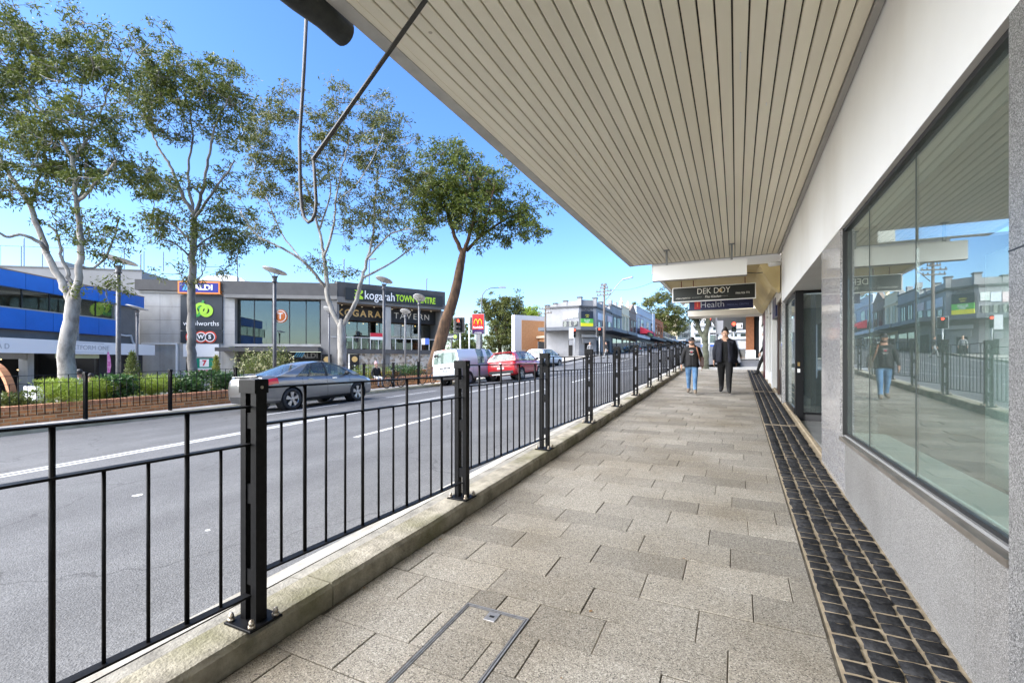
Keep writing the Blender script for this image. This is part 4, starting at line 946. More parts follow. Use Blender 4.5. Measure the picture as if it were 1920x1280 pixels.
for pxx in (300, 336, 418): tc.box('panel_joint', mgrey, u(pxx) - .012, u(pxx) + .012, -0.003, 0.01, G0, z(340, 548))
tc.box('coping', lgrey, 0.0, u(424), -0.12, 0.4, z(340, 550), z(340, 546))
tc.box('parapet', dgrey, -0.2, W1 + .1, -0.32, 0.5, z(340, 545.5), z(340, 526))
tc.box('parapet_band', dgrey, u(424), W1 + .1, -0.42, -0.321, z(340, 551), z(340, 540))
tc.box('soffit', mgrey, u(424), W1 + .1, -0.42, 2.0, z(500, 560), z(340, 551) - .005)
tc.box('roof', mgrey, -0.2, W1, 0.5, 14, z(340, 545), z(340, 536))
gz0, gz1 = z(520, 645, -.6), z(520, 563, -.6); gu0, gu1 = u(440, 600, -.6), u(600, 600, -.6)
tc.box('glazing_back', M('lobby_wall', (0.10, 0.085, 0.06), (0.2, 0.15, 0.08), 0.5, rough=0.8), gu0, gu1, 3.5, 3.6, gz0, gz1)
tc.box('glazing_floor', mgrey, gu0 - .2, W1, 0.4, 3.6, gz0 - .25, gz0 - .02)
tc.box('side_reveal', lgrey, gu0 - .25, gu0 - .005, 0.401, 3.6, gz0, gz1 + .2)
for a, bq in zip((440, 477, 511, 543, 574), (477, 511, 543, 574, 600)):
    ua, ub = u(a, 600, -.6), u(bq, 600, -.6)
    w_ = tc.box('window', jamb, ua - .03, ua + .03, 0.56, 0.66, gz0, gz1); MB().box(ua + .032, ub - .032, 0.6, 0.61, gz0 + .002, gz1 - .002).build('pane', fglass, w_)
tc.box('window_mullion', jamb, gu1 - .03, gu1 + .03, 0.56, 0.66, gz0, gz1)
tc.box('window_sill', lgrey, gu0 - .2, u(603), -0.05, 0.6, gz0 - .24, gz0 - .01)
tc.box('column', mgrey, u(603), W1 + .05, -0.25, 0.6, G0, z(500, 560) - .004)
tc.box('entry_canopy', dgrey, u(420), u(606), -1.6, 0.3, z(500, 659), z(500, 652))
tc.box('entry_wall', M('entry_dark', (0.035, 0.033, 0.03), rough=0.8), u(440), u(603), 2.2, 2.4, G0, z(500, 659))
tc.box('entry_side', lgrey, u(421), u(440) - .002, 0.405, 2.2, G0, z(500, 659))
es = tc.box('entry_sign', M('entry_sign_black', (0.01, 0.01, 0.014), rough=.5), u(534, 665), u(592, 665), 0.9, 1.0, z(560, 673), z(560, 661))
text('ALDI', .62, ((u(557) + u(584)) / 2 + .2, .89, z(560, 666.5)), tc.o, lgrey, bold=.02, sx=1.1)
for i in range(4):
    MB().add([(0, 0, 0), (.14, 0, 0), (.40, 0, .42), (.26, 0, .42)], [(0, 1, 2, 3)]).build('stripe_mark', M('sky_blue_print', (0.1, 0.42, 0.75), rough=.5), tc.o).location = (u(544) + i * .2, .885, z(560, 669))
# wall signs of the supermarkets (each a panel fixed to the wall)
def wallsign(name, label, x0, x1, ya, yb, mat, depth=.12):
    u0, u1, z0, z1 = f1.rect(x0, x1, ya, yb, .15); c = f1.p + f1.d * ((u0 + u1) / 2) + f1.n * .02
    o = empty(name, (c.x, c.y, z0), f1.rz, label, 'sign'); MB().box(-(u1 - u0) / 2, (u1 - u0) / 2, -depth, 0, 0, z1 - z0).build('panel', mat, o)
    return o, u1 - u0, z1 - z0
o, w_, h_ = wallsign('supermarket_sign', 'blue supermarket sign with orange border at the roof edge', 338, 416, 528, 551, M('orange_border', (0.85, 0.25, 0.05), rough=.4), .5)
MB().box(-w_ / 2 + .12, w_ / 2 - .12, -.51, -.501, .12, h_ - .12).build('face', M('deep_blue', (0.01, 0.012, 0.22), rough=.4), o)
text('ALDI', .62, (.35, -.515, h_ / 2), o, wprint, bold=.025, sx=1.15)
for i in range(3): MB().add([(0, 0, 0), (.13, 0, 0), (.33, 0, .5), (.2, 0, .5)], [(0, 1, 2, 3)]).build('stripe_mark', MATS['sky_blue_print'], o).location = (-1.3 + i * .2, -.512, h_ / 2 - .25)
o, w_, h_ = wallsign('supermarket_sign', 'tall slate supermarket sign with green looped emblem, behind the second gum', 338, 416, 553, 618.5, slate)
grn1, grn2 = M('emblem_green', (0.05, 0.36, 0.06), rough=.4), M('emblem_lime', (0.36, 0.62, 0.04), rough=.4)
def ringp(cx, cz, r0, r1, y, a0, a1, mat, par, nm='emblem'):
    b = MB(); N = 28
    for i in range(N + 1):
        a = a0 + (a1 - a0) * i / N; b.v += [(cx + r0 * math.cos(a), y, cz + r0 * math.sin(a)), (cx + r1 * math.cos(a), y, cz + r1 * math.sin(a)), (cx + r0 * math.cos(a), y + .03, cz + r0 * math.sin(a)), (cx + r1 * math.cos(a), y + .03, cz + r1 * math.sin(a))]
    for i in range(N):
        k = i * 4; b.f += [(k, k + 4, k + 5, k + 1), (k + 1, k + 5, k + 7, k + 3), (k, k + 2, k + 6, k + 4)]; b.m += [0, 0, 0]
    return b.build(nm, mat, par)
ez = h_ * .60
ringp(-.42, ez - .12, .26, .55, -.16, R(40), R(400), grn1, o); ringp(.42, ez - .12, .26, .55, -.17, R(-220), R(140), grn2, o); ringp(0, ez + .02, .30, .56, -.18, R(-60), R(240), grn2, o)
b = MB(); b.add([(.0, -.18, ez + .5), (.12, -.18, ez + .78), (.30, -.18, ez + .72), (.2, -.18, ez + .54)], [(0, 1, 2, 3)]); b.build('emblem_leaf', grn1, o)
text('woolworths', .60, (0, -.125, h_ * .19), o, wprint, fit=w_ * .86)
o, w_, h_ = wallsign('letter_disc_sign', 'slate sign with three red-ringed letter discs', 338, 416, 620.5, 642.5, slate)
for i, ch in enumerate('BWS'):
    cx = -.72 + i * .72; redm = M('disc_red', (0.72, 0.08, 0.035), rough=.4)
    ringp(cx, h_ / 2, .001, .52, -.14 - .004 * i, 0, 6.2832, redm, o, 'disc'); ringp(cx, h_ / 2, .34, .41, -.18, 0, 6.2832, wprint, o, 'ring'); ringp(cx, h_ / 2, .001, .32, -.175, 0, 6.2832, slate, o, 'disc')
    text(ch, .48, (cx, -.20, h_ / 2), o, wprint, bold=.02)
o, w_, h_ = wallsign('blank_poster', 'blank white poster board on the wall below the letter discs', 343, 410, 644.5, 668.5, wht, .1)
o, w_, h_ = wallsign('shop_poster', 'green and white poster with a large red numeral', 365, 403, 671.5, 705, wht, .1)
MB().box(-w_ / 2, w_ / 2, -.106, -.101, h_ * .45, h_).build('green_panel', M('poster_green', (0.0, 0.22, 0.13), rough=.5), o)
MB().box(-.42, .32, -.112, -.107, h_ * .52, h_ * .95).build('logo_panel', wprint, o)
text('7', .62, (-.05, -.116, h_ * .73), o, M('poster_red', (0.6, 0.03, 0.05), rough=.5), bold=.03)
text('awesome', .36, (0, -.105, h_ * .3), o, MATS['poster_red'], bold=.01, sx=1.2); text('saves', .28, (0, -.105, h_ * .12), o, MATS['poster_red'], bold=.01)
tc.box('service_door', dkin, u(349), u(357), -0.01, 0.01, G0, z(340, 670)); tc.box('downpipe', wht, u(331), u(334), -0.14, -0.02, G0, z(340, 643))
tc.box('drain_pipe', wht, 0.2, u(334), -0.16, -0.04, z(300, 645.5), z(300, 643))
# wing with the tavern balcony
f2 = Face(P632, P832); tv = tc
t2 = empty('tavern_wing', (f2.p.x, f2.p.y, 0), f2.rz, 'tavern wing with balcony, glass balustrade and large gold letters', 'building')
def tb_(name, mat, u0, u1, y0, y1, z0, z1, parent=None): return MB().box(u0, u1, y0, y1, z0, z1).build(name, mat, parent or t2)
U = lambda px, py=600, off=0: f2.uv(px, py, off)[0]
Z = lambda px, py, off=0: f2.uv(px, py, off)[1]
W2 = f2.len; zfl0, zfl1 = Z(700, 663), Z(700, 655)
tb_('parapet', dgrey, -0.1, W2, -0.3, 0.5, Z(700, 567), Z(700, 535)); tb_('parapet_band', mgrey, -0.1, W2 + .02, -0.42, -0.302, Z(700, 572), Z(700, 562))
tb_('roof', mgrey, 0, W2, 0.5, 12, Z(700, 575), Z(700, 560)); tb_('side_wall', mgrey, W2 - .4, W2, 0.501, 12, G0, Z(700, 575) - .005)
tb_('soffit', M('tavern_soffit', (0.10, 0.065, 0.035), rough=.7), 0, W2 - .41, -0.25, 4, Z(700, 575) , Z(700, 572) - .006)
tb_('balcony_floor', dgrey, -0.1, W2, -0.3, 4, zfl0, zfl1)
tb_('stone_wall', stone, U(672), W2 - .02, -0.1, 0.2, G0, zfl0 - .003); tb_('wall_joint', mgrey, U(722), U(730), -.13, -.101, G0, zfl0)
tb_('column', lgrey, U(721), U(731), -0.28, 0.4, zfl1 + .003, Z(700, 574)); tb_('column', mgrey, -0.05, U(641) - .3, -0.2, 0.5, zfl1, Z(700, 575))
tb_('column', mgrey, W2 - .45, W2 - .005, -0.29, 0.5, zfl1 + .003, Z(700, 574))
fz0, fz1 = Z(700, 604, -2), Z(700, 579, -2)
tb_('tavern_fascia', M('tavern_black', (0.014, 0.012, 0.011), rough=.6), 0, W2 - .45, 1.0, 1.3, fz0, Z(700, 575) - .003)
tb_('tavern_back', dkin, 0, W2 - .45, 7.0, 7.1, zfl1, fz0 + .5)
tb_('tavern_ceiling', M('tavern_ceiling', (0.16, 0.10, 0.05), rough=.8), 0, W2 - .45, 1.3, 7, fz0 + .1, fz0 + .15)
for i in range(9):
    ua = .2 + i * (W2 - .7) / 9; wd = tb_('window', jamb, ua, ua + .07, 2.0, 2.08, zfl1, fz0)
    MB().box(ua + .072, ua + (W2 - .7) / 9 - .002, 2.03, 2.04, zfl1 + .02, fz0).build('pane', fglass, wd)
for i in range(7): tb_('pendant_light', warm, .6 + i * 1.4, .68 + i * 1.4, 3.0, 3.08, fz0 - .15, fz0 - .07)
for i in range(10): tb_('downlight', M('small_downlight', (1, .85, .6), emit=.6), .5 + i, .57 + i, .3 + .25 * (i % 3), .37 + .25 * (i % 3), Z(700, 575) - .012, Z(700, 575) - .002)
gold = M('gold_letter', (0.70, 0.45, 0.16), rough=.45); crm = M('cream_letter', (0.80, 0.72, 0.60), rough=.45)
lz = (fz0 + fz1) / 2
for i, ch in enumerate('KOGARAH'):
    text(ch, .86, (U(638, 595, -1) + (U(708, 595, -1) - U(638, 595, -1)) * i / 5.0, .98, lz), t2, gold, bold=.022, ext=.02)
for i, ch in enumerate('TAVERN'):
    text(ch, .84, (U(743, 595, -1) + (U(800, 595, -1) - U(743, 595, -1)) * i / 5.0, .98, lz), t2, crm, bold=-.004, ext=.02)
rail = M('white_rail', (0.62, 0.62, 0.6), rough=.4)
rz_ = Z(700, 633)
tb_('handrail', rail, U(620), W2 - .5, -.22, -.16, rz_ - .05, rz_)
for pxx in (646, 660, 676, 693, 708, 740, 755, 770, 788, 803): tb_('baluster', rail, U(pxx) - .03, U(pxx) + .03, -.22, -.16, zfl1 + .002, rz_ - .052)
tb_('balustrade_glass', glassmat('balustrade_glass', (.8, .85, .84), 1.5), U(646), W2 - .5, -.195, -.185, zfl1 + .05, rz_ - .08)
# furniture glimpsed on the balcony
fur = M('dark_timber', (0.05, 0.03, 0.02), rough=.6)
for i, pxx in enumerate((655, 672, 700, 745, 765, 782, 796)):
    ua = U(pxx); tb = MB(); tb.box(-.4, .4, -.35, .35, .70, .75)
    for sx in (-.33, .33): tb.box(sx - .03, sx + .03, -.3, .3, 0, .7)
    dpt = empty('tavern_table', f2.p + f2.d * ua - f2.n * 1.0 + Vector((0, 0, zfl1)), f2.rz + random.uniform(-.3, .3), 'dark timber table on the tavern balcony, %s from the left' % ordw[i], 'table', 'tavern balcony tables')
    tb2 = MB().box(-.4, .4, -.35, .35, .70, .75).build('table_top', fur, dpt)
    for sx in (-.33, .33): MB().box(sx - .03, sx + .03, -.3, .3, 0, .699).build('leg', fur, dpt)
# town-centre board on the raised parapet
su0, su1 = U(647, 557, .4), U(829, 557, .4); sz0, sz1 = Z(647, 562, .4), Z(647, 539, .4)
c = f2.p + f2.d * ((su0 + su1) / 2) + f2.n * .45
kb = empty('centre_sign', (c.x, c.y, sz0), f2.rz, 'long black roof sign with white and lime letters', 'sign'); sw = su1 - su0; sh_ = sz1 - sz0
MB().box(-sw / 2, sw / 2, -.08, .02, 0, sh_).build('board', M('board_black', (0.018, 0.019, 0.019), rough=.5), kb)
lime = M('lime_print', (0.42, 0.68, 0.02), rough=.45)
text('kogarah', 1.12, (-sw / 2 + sw * .325, -.085, sh_ * .5), kb, wprint, bold=.008, fit=sw * .295)
text('TOWN CENTRE', .86, (-sw / 2 + sw * .70, -.085, sh_ * .47), kb, lime, bold=.022, fit=sw * .43)
b = MB(); b.add([(-.4, 0, -.4), (.4, 0, -.4), (.4, 0, -.2), (.1, 0, 0), (.4, 0, .2), (.4, 0, .4), (-.4, 0, .4), (-.15, 0, .2), (-.4, 0, .1), (-.1, 0, -.1), (-.4, 0, -.2)], [(0, 1, 2, 3, 9, 10), (3, 4, 5, 6, 7, 8, 9)]); e_ = b.build('emblem', lime, kb); e_.location = (-sw / 2 + sw * .12, -.084, sh_ * .5)
# entrance under the tavern: black banners with gold discs
for i, (pxx, lab) in enumerate(((611, 'black vertical banner with gold disc at the left of the tavern entrance'), (663, 'black vertical banner with gold disc right of the forked gum trunk'))):
    q = f2.p + f2.d * U(pxx) + f2.n * .25; o = empty('tavern_banner', (q.x, q.y, G0), f2.rz, lab, 'banner', 'tavern banners'); zt = Z(pxx, 663) - G0 - .05
    MB().box(-.42, .42, -.03, .03, 0, zt).build('panel', dkin, o); ringp(0, zt - .45, .001, .26, -.06, 0, 6.2832, gold, o, 'disc')
    for j in range(6): MB().box(-.06, .06, -.036, -.031, zt - 1.1 - j * .3, zt - .98 - j * .3).build('letter_mark', wprint, o)
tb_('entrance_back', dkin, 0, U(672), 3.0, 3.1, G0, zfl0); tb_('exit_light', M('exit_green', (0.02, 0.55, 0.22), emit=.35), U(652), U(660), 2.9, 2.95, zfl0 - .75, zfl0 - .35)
bs = empty('banner_board', f2.p + f2.d * U(706) + f2.n * .3 + Vector((0, 0, Z(706, 637))), f2.rz, 'red and white notice board hung on the tavern balustrade', 'sign')
bw = U(719) - U(691); MB().box(-bw / 2, bw / 2, -.02, .02, 0, .62).build('panel', wprint, bs); MB().box(-bw / 2, bw / 2, -.026, -.021, .28, .62).build('red_band', M('banner_red', (0.55, 0.02, 0.04), rough=.5), bs)
# rooftop bits
for (pxx, ya, yb, t, lab) in ((45, 447, 500, .05, 'thin grey roof pole above the blue building'), (264, 477, 520, .05, 'pair of thin poles at the step of the grey roof'), (445, 477, 525, .05, 'thin roof pole above the wide glazing'), (645, 486, 530, .052, 'thin roof pole behind the forked gum branches'), (800, 523, 545, .056, 'short antenna near the right end of the centre sign')):
    p0 = at(pxx, yb + 8, t * F); p1 = at(pxx, ya, t * F); o = empty('roof_pole', p0, 0, lab, 'pole')
    MB().tube([(0, 0, 0), (0, 0, p1.z - p0.z)], .045, 8).build('shaft', lampm, o); MB().box(-.12, .12, -.03, .03, p1.z - p0.z - .03, p1.z - p0.z + .03).build('tip', lampm, o)
rl = empty('roof_lamp', at(692, 538, .053 * F), R(10), 'roof carpark lamp above the centre sign', 'lamp post'); hh = (538 - 486) * .053
MB().tube([(0, 0, 0), (0, 0, hh)], .05, 8).build('shaft', lampm, rl); MB().box(0, .75, -.1, .1, hh - .05, hh + .04).build('lamp_head', lampm, rl)
wb = empty('roof_canopy', at(425, 530, .051 * F), f1.rz, 'white domed plastic roof canopy above the supermarket sign', 'roof canopy')
MB().prism([(-2.1, 0), (2.1, 0), (1.7, .35), (0.5, .6), (-1.2, .45)], -1, 1, lambda a, b_, c_: (a, c_, b_)).build('shell', wht, wb)
# ---------------------------------------------------------------- blue-banded building at left
f3 = Face(pt(0, .0308), pt(258, .044))
bb = Bld('blue_building', 'low shop building with two bright blue bands and ribbon window', f3)
blue = M('cobalt_panel', (0.008, 0.135, 0.52), (0.012, 0.16, 0.60), 0.6, rough=.4)
W3 = f3.len; uu = lambda px, py=600, off=0: f3.uv(px, py, off)[0]
u208 = uu(208); gl = zp(-42, 16) - .5
bb.box('upper_band', blue, -9, W3, -.5, -.1, 5.78, 6.72); bb.box('lower_band', blue, -9, u208, -.5, -.1, 3.36, 4.55)
bb.box('roof_edge', M('rusty_cap', (0.30, 0.2, 0.12), rough=.8), -9, W3, -.52, .3, 6.72, 6.78)
for i in range(10):
    ua = u208 - 1.9 * (i + 1)
    for zz0, zz1 in ((5.78, 6.72), (3.36, 4.55)): bb.box('panel_joint', M('deep_blue_joint', (0.004, 0.07, 0.3), rough=.5), ua - .012, ua + .012, -.506, -.49, zz0, zz1)
    w_ = bb.box('window', jamb, ua - .03, ua + .03, -.3, -.22, 4.62, 5.78); MB().box(ua + .032, ua + 1.868, -.27, -.26, 4.64, 5.77).build('pane', fglass, w_)
bb.box('window_sill', lgrey, -9, u208, -.52, -.1, 4.551, 4.62); bb.box('window_end', wht, u208, u208 + .08, -.5, -.1, 3.36, 5.78)
bb.box('room_back', M('office_wall', (0.12, 0.11, 0.10), (0.3, 0.29, 0.27), .8, rough=.9), -9, u208, 2.5, 2.6, 4.5, 5.9)
bb.box('wall', mgrey, -9, W3 - .3, -.098, .1, 2.2, 4.55); bb.box('wall', mgrey, u208 + .081, W3, -.1, .1, 4.55, 5.78); bb.box('side_wall', mgrey, W3 - .3, W3, .101, 8, gl, 6.72)
bb.box('roof', mgrey, -9, W3, .3, 9, 6.0, 6.70)
bb.box('fascia', wht, -9, uu(283, 650, 1.5), -1.8, -1.7, 1.93, 2.76); bb.box('shop_soffit', M('shop_soffit', (.3, .29, .27), rough=.8), -9, uu(283, 650, 1.5), -1.7, -.1, 2.2, 2.3)
text('PLATFORM ONE', .42, (uu(152, 650, 1.8) + .6, -1.815, 2.35), bb.o, M('faint_grey_print', (.45, .45, .46), rough=.5), sx=1.2)
text('A D', .42, (uu(6, 650, 1.8), -1.815, 2.28), bb.o, MATS['faint_grey_print'])
for dz in (.08, .7): bb.box('thin_line', MATS['faint_grey_print'], uu(140, 650, 1.8), uu(195, 650, 1.8), -1.806, -1.8005, 1.95 + dz, 1.98 + dz)
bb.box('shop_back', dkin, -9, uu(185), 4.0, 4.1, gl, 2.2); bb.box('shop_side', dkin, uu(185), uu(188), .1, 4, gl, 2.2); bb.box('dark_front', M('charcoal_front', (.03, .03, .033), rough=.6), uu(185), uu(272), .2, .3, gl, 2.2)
bb.box('column', lgrey, uu(45), uu(57), -.2, .3, gl, 2.2); bb.box('front_bulkhead', lgrey, -9, uu(57), -.15, .2, 1.6, 2.2)
hs_ = empty('hanging_sign', f3.p + f3.d * ((uu(76) + uu(158)) / 2) + f3.n * .9 + Vector((0, 0, 1.66)), f3.rz, 'pale green sign hung under the white shop fascia', 'sign')
MB().box(-1.75, 1.75, -.05, .05, 0, .5).build('panel', M('pale_green_sign', (.55, .6, .4), rough=.5), hs_); text('PLATFORM ONE', .28, (0, -.055, .26), hs_, MATS['faint_grey_print'], sx=1.2)
for sx in (-1.5, 1.5): MB().tube([(sx, 0, .5), (sx, 0, .56)], .02, 6).build('hanger', lampm, hs_)
bb.box('screen', M('shop_screen', (0.02, 0.10, 0.45), (0.10, 0.25, 0.6), 2.5, emit=.0, rough=.2), uu(8), uu(26), 1.0, 1.05, .15, 1.3); bb.box('downlight', warm, uu(28), uu(31), .8, .9, 1.55, 1.6); bb.box('downlight', warm, uu(62), uu(64), .8, .9, .9, .95)
for i in range(6): bb.box('gate_bar', lampm, uu(277) + i * .16, uu(277) + .03 + i * .16, -.4, -.36, gl, gl + 1.3)
ac = empty('air_conditioner', f3.p + f3.d * uu(115) + f3.n * .62 + Vector((0, 0, 2.8)), f3.rz, 'white louvred air-conditioning unit half behind the gum trunk', 'air conditioner')
MB().box(-.35, .35, -.2, .2, 0, 1.4).build('casing', lgrey, ac)
for i in range(14): MB().box(-.3, .3, -.215, -.201, .1 + i * .09, .14 + i * .09).build('louvre', mgrey, ac)
b = MB(); b.tube([(0, 0, 0), (.5, 0, 0), (.6, 0, -.4), (1.3, 0, -.45), (1.8, 0, -.4), (2.0, 0, -.9), (2.5, 0, -1.3)], .07, 8)
po = empty('waste_pipe', f3.p + f3.d * (u208 - .1) + f3.n * .3 + Vector((0, 0, 3.9)), f3.rz, 'white stepped drain pipe at the end of the blue bands', 'pipe'); b.build('pipe_run', wht, po, True)
bq = Bld('grey_roof_block', 'plain concrete block rising behind the blue building', Face(pt(-30, .046), pt(266, .0485)))
zt = bq.f.uv(100, 503)[1]; bq.box('wall', M('concrete_wall', (.26, .256, .245), (.31, .303, .295), .4, rough=.9), -6, bq.f.len, 0, 12, gl, zt); bq.box('coping', mgrey, -6, bq.f.len, -.06, .3, zt, zt + .12)
bq.box('plant_box', lgrey, bq.f.uv(68, 490)[0], bq.f.uv(88, 490)[0], 2, 4, zt, zt + 1.0)
for i in range(14): bq.box('rail_post', lampm, -4 + i * 1.6, -3.95 + i * 1.6, .4, .45, zt + .12, zt + 1.9)
bq.box('guard_rail', lampm, -4, bq.f.len - .5, .4, .44, zt + 1.9, zt + 1.94)
# ================================================================ the far corner and street
pg = M('pale_grey_paint', (.23, .23, .235), (.30, .30, .305), .6, rough=.7); trimd = M('charcoal_trim', (.055, .057, .062), rough=.6); white_w = M('white_paint', (.50, .505, .52), rough=.65)
swin = glassmat('street_glass', (.25, .27, .28), 1.6)
A = Vector((-18.3, 57.7, 0)); Bv = Vector((-16.5, 59.5, 0)); gz = 1.9
rg = empty('corner_shop', (A.x, A.y, gz), 0, 'pale grey corner shop with stepped parapet, chamfered corner and dark awning', 'building')
def rpoly(name, mat, pts, z0, z1): return MB().prism([(p[0] - A.x, p[1] - A.y) for p in pts], z0 - gz, z1 - gz, lambda a, b_, c_: (a, b_, c_)).build(name, mat, rg)
RY = 67.3
rpoly('wall', pg, [(-23, 57.7), (A.x, A.y), (Bv.x, Bv.y), (-16.5, RY), (-23, RY)], gz - .6, 8.6)
def offp(d, y1=RY, x0=-23): return [(x0, 57.7 - d), (A.x + d * .41, A.y - d), (Bv.x + d, Bv.y - d * .41), (-16.5 + d, y1), (-16.5 - .02, y1), (Bv.x - .05, Bv.y + .05), (A.x - .05, A.y + .05), (x0, 57.72)]
rpoly('awning', M('awning_slate', (.10, .11, .125), rough=.6), offp(2.4), 5.30, 5.72); rpoly('cornice', trimd, offp(.16), 8.36, 8.56)
def seg(px0, px1): pass
def pil(x, y, w_, z0, z1, nm='parapet_pier'):
    rpoly(nm, pg, [(x - w_, y - w_), (x + w_, y - w_), (x + w_, y + w_), (x - w_, y + w_)], z0, z1); rpoly('pier_cap', trimd, [(x - w_ - .06, y - w_ - .06), (x + w_ + .06, y - w_ - .06), (x + w_ + .06, y + w_ + .06), (x - w_ - .06, y + w_ + .06)], z1 + .002, z1 + .14)
for (x, y, h) in ((A.x + .1, A.y + .1, 9.55), (Bv.x - .15, Bv.y - .1, 9.55), (-20.2, 57.95, 9.2), (-21.6, 57.95, 8.95), (-22.75, 57.95, 8.75), (-16.75, 62.6, 9.4), (-16.75, 65, 9.2), (-16.75, RY - .3, 9.3)): pil(x, y, .26, 8.57, h)
for pa, pb, h in (((-22.7, 57.85), (-21.6, 57.85), 8.8), ((-21.6, 57.85), (-20.2, 57.85), 9.0), ((-20.2, 57.85), (A.x, 57.85), 9.2), (tuple(A.xy + Vector((.05, .15))), tuple(Bv.xy + Vector((-.15, -.05))), 9.35), ((-16.65, 59.6), (-16.65, 62.6), 9.15), ((-16.65, 62.6), (-16.65, 65), 9.0), ((-16.65, 65), (-16.65, RY), 8.9)):
    pa, pb = Vector((*pa, 0)), Vector((*pb, 0)); MB().bar(pa - A + Vector((0, 0, (8.57 + h) / 2 - gz)), pb - A + Vector((0, 0, (8.57 + h) / 2 - gz)), .2, h - 8.57).build('parapet', pg, rg)
def facewin(par, face, org, x0, x1, ya, yb, nm='window', frame=white_w, dep=.06, mull=1, off=.02):
    u0, u1, z0, z1 = face.rect(x0, x1, ya, yb, off); root = MB(); c = face.p + face.n * off
    o = empty(nm, Vector((c.x, c.y, 0)) - Vector(org), face.rz, parent=par)
    MB().box(u0 - .08, u1 + .08, -.03, .1, z0 - .1, z0).build('window_sill', frame, o); MB().box(u0, u1, -.012, .0, z0, z1).build('pane', swin, o); MB().box(u0, u1, .012, .05, z0, z1).build('blind', M('drawn_blind', (.42, .42, .4), rough=.8), o)
    for i in range(mull + 1):
        ux = u0 + (u1 - u0) * i / mull; MB().box(ux - .05, ux + .05, -.04, -.013, z0, z1).build('mullion', frame, o)
    return o
fL, fC, fR = Face((-23, 57.68), (A.x, A.y - .02)), Face((A.x + .015, A.y - .015), (Bv.x + .015, Bv.y - .015)), Face((Bv.x + .02, Bv.y), (-16.48, RY))
poster = [M('poster_pink', (.62, .42, .42), (.7, .6, .6), 3), M('poster_blue', (.5, .55, .66), (.66, .68, .72), 3), M('poster_green2', (.55, .62, .56), (.66, .66, .64), 3)]
for i, (x0, x1) in enumerate(((1057, 1063), (1064, 1074), (1075, 1084))):
    u0, u1, z0, z1 = fL.rect(x0, x1, 586 - (x0 - 1057) * .1, 599 - (x0 - 1057) * .2, .06); MB().box(u0 - (A.x + 23) * 0, u1, -.08, -.02, z0, z1).build('wall_poster', poster[i], rg).location = (fL.p.x - A.x, fL.p.y - A.y, -gz); rg.children[-1].rotation_euler.z = fL.rz
for i, (x0, x1) in enumerate(((1121, 1128), (1129, 1136), (1139, 1147))):
    u0, u1, z0, z1 = fR.rect(x0, x1, 586 + (x0 - 1121) * .3, 599 + (x0 - 1121) * .2, .06); o = MB().box(u0, u1, -.08, -.02, z0, z1).build('wall_poster', poster[(i + 1) % 3], rg); o.location = (fR.p.x - A.x, fR.p.y - A.y, -gz); o.rotation_euler.z = fR.rz
og_ = (A.x, A.y, gz)
for (x0, x1) in ((1056, 1063), (1066, 1072), (1075, 1083)): facewin(rg, fL, og_, x0, x1, 602, 614, frame=trimd, mull=1)
for (x0, x1) in ((1121, 1126), (1130, 1136), (1140, 1145)): facewin(rg, fR, og_, x0, x1, 603, 616, frame=trimd, mull=1)
def rface(face, name, mat, x0, x1, ya, yb, d0, d1):
    u0, u1, z0, z1 = face.rect(x0, x1, ya, yb, .02); o = MB().box(u0, u1, -d1, -d0, z0, z1).build(name, mat, rg); o.location = (face.p.x - A.x, face.p.y - A.y, -gz); o.rotation_euler.z = face.rz; return o
for face, x0, x1 in ((fL, 1066, 1073), (fC, 1096, 1107), (fR, 1119, 1126), (fR, 1134, 1143)): rface(face, 'shop_door', dkin, x0, x1, 638, 671, .01, .04)
rface(fC, 'white_sign', white_w, 1088, 1118, 627, 632, .4, .5); rface(fC, 'grey_sign', pg, 1090, 1112, 635, 643, .3, .4)
t_ = text('REGENCY', .62, (fC.p.x - A.x, fC.p.y - A.y, 0), rg, trimd, bold=.01); u0, z0 = fC.uv(1101, 580, .05); q = fC.p + fC.d * u0 + fC.n * .05; t_.location = (q.x - A.x, q.y - A.y, z0 - gz); t_.rotation_euler = (R(90), 0, fC.rz); t_.scale = (.62, 1, 1)
ob = empty('agency_board', (0, 0, 0), fC.rz, 'green, yellow and black property board on the corner chamfer', 'sign'); u0, u1, z0, z1 = fC.rect(1089.5, 1112, 583, 612.5, .2)
q = fC.p + fC.d * ((u0 + u1) / 2) + fC.n * .2; ob.location = (q.x, q.y, z0); hw = (u1 - u0) / 2; hh = z1 - z0
MB().box(-hw, hw, -.04, .04, 0, hh * .25).build('yellow_panel', M('board_yellow', (.75, .68, .02), rough=.5), ob); MB().box(-hw, hw, -.04, .04, hh * .25 + .002, hh * .53).build('green_panel', M('board_green', (.10, .42, .06), rough=.5), ob); MB().box(-hw, hw, -.04, .04, hh * .53 + .002, hh).build('black_panel', M('board_navy', (.012, .018, .03), rough=.5), ob)
for s_, zz, mt in (('UNDER', .75, MATS['board_yellow']), ('NEW', .64, MATS['board_yellow']), ('ALL YOUR', .45, wprint), ('PROPERTY', .37, wprint), ('NEEDS', .29, wprint)): text(s_, .21, (0, -.045, hh * zz), ob, mt, sx=.85)
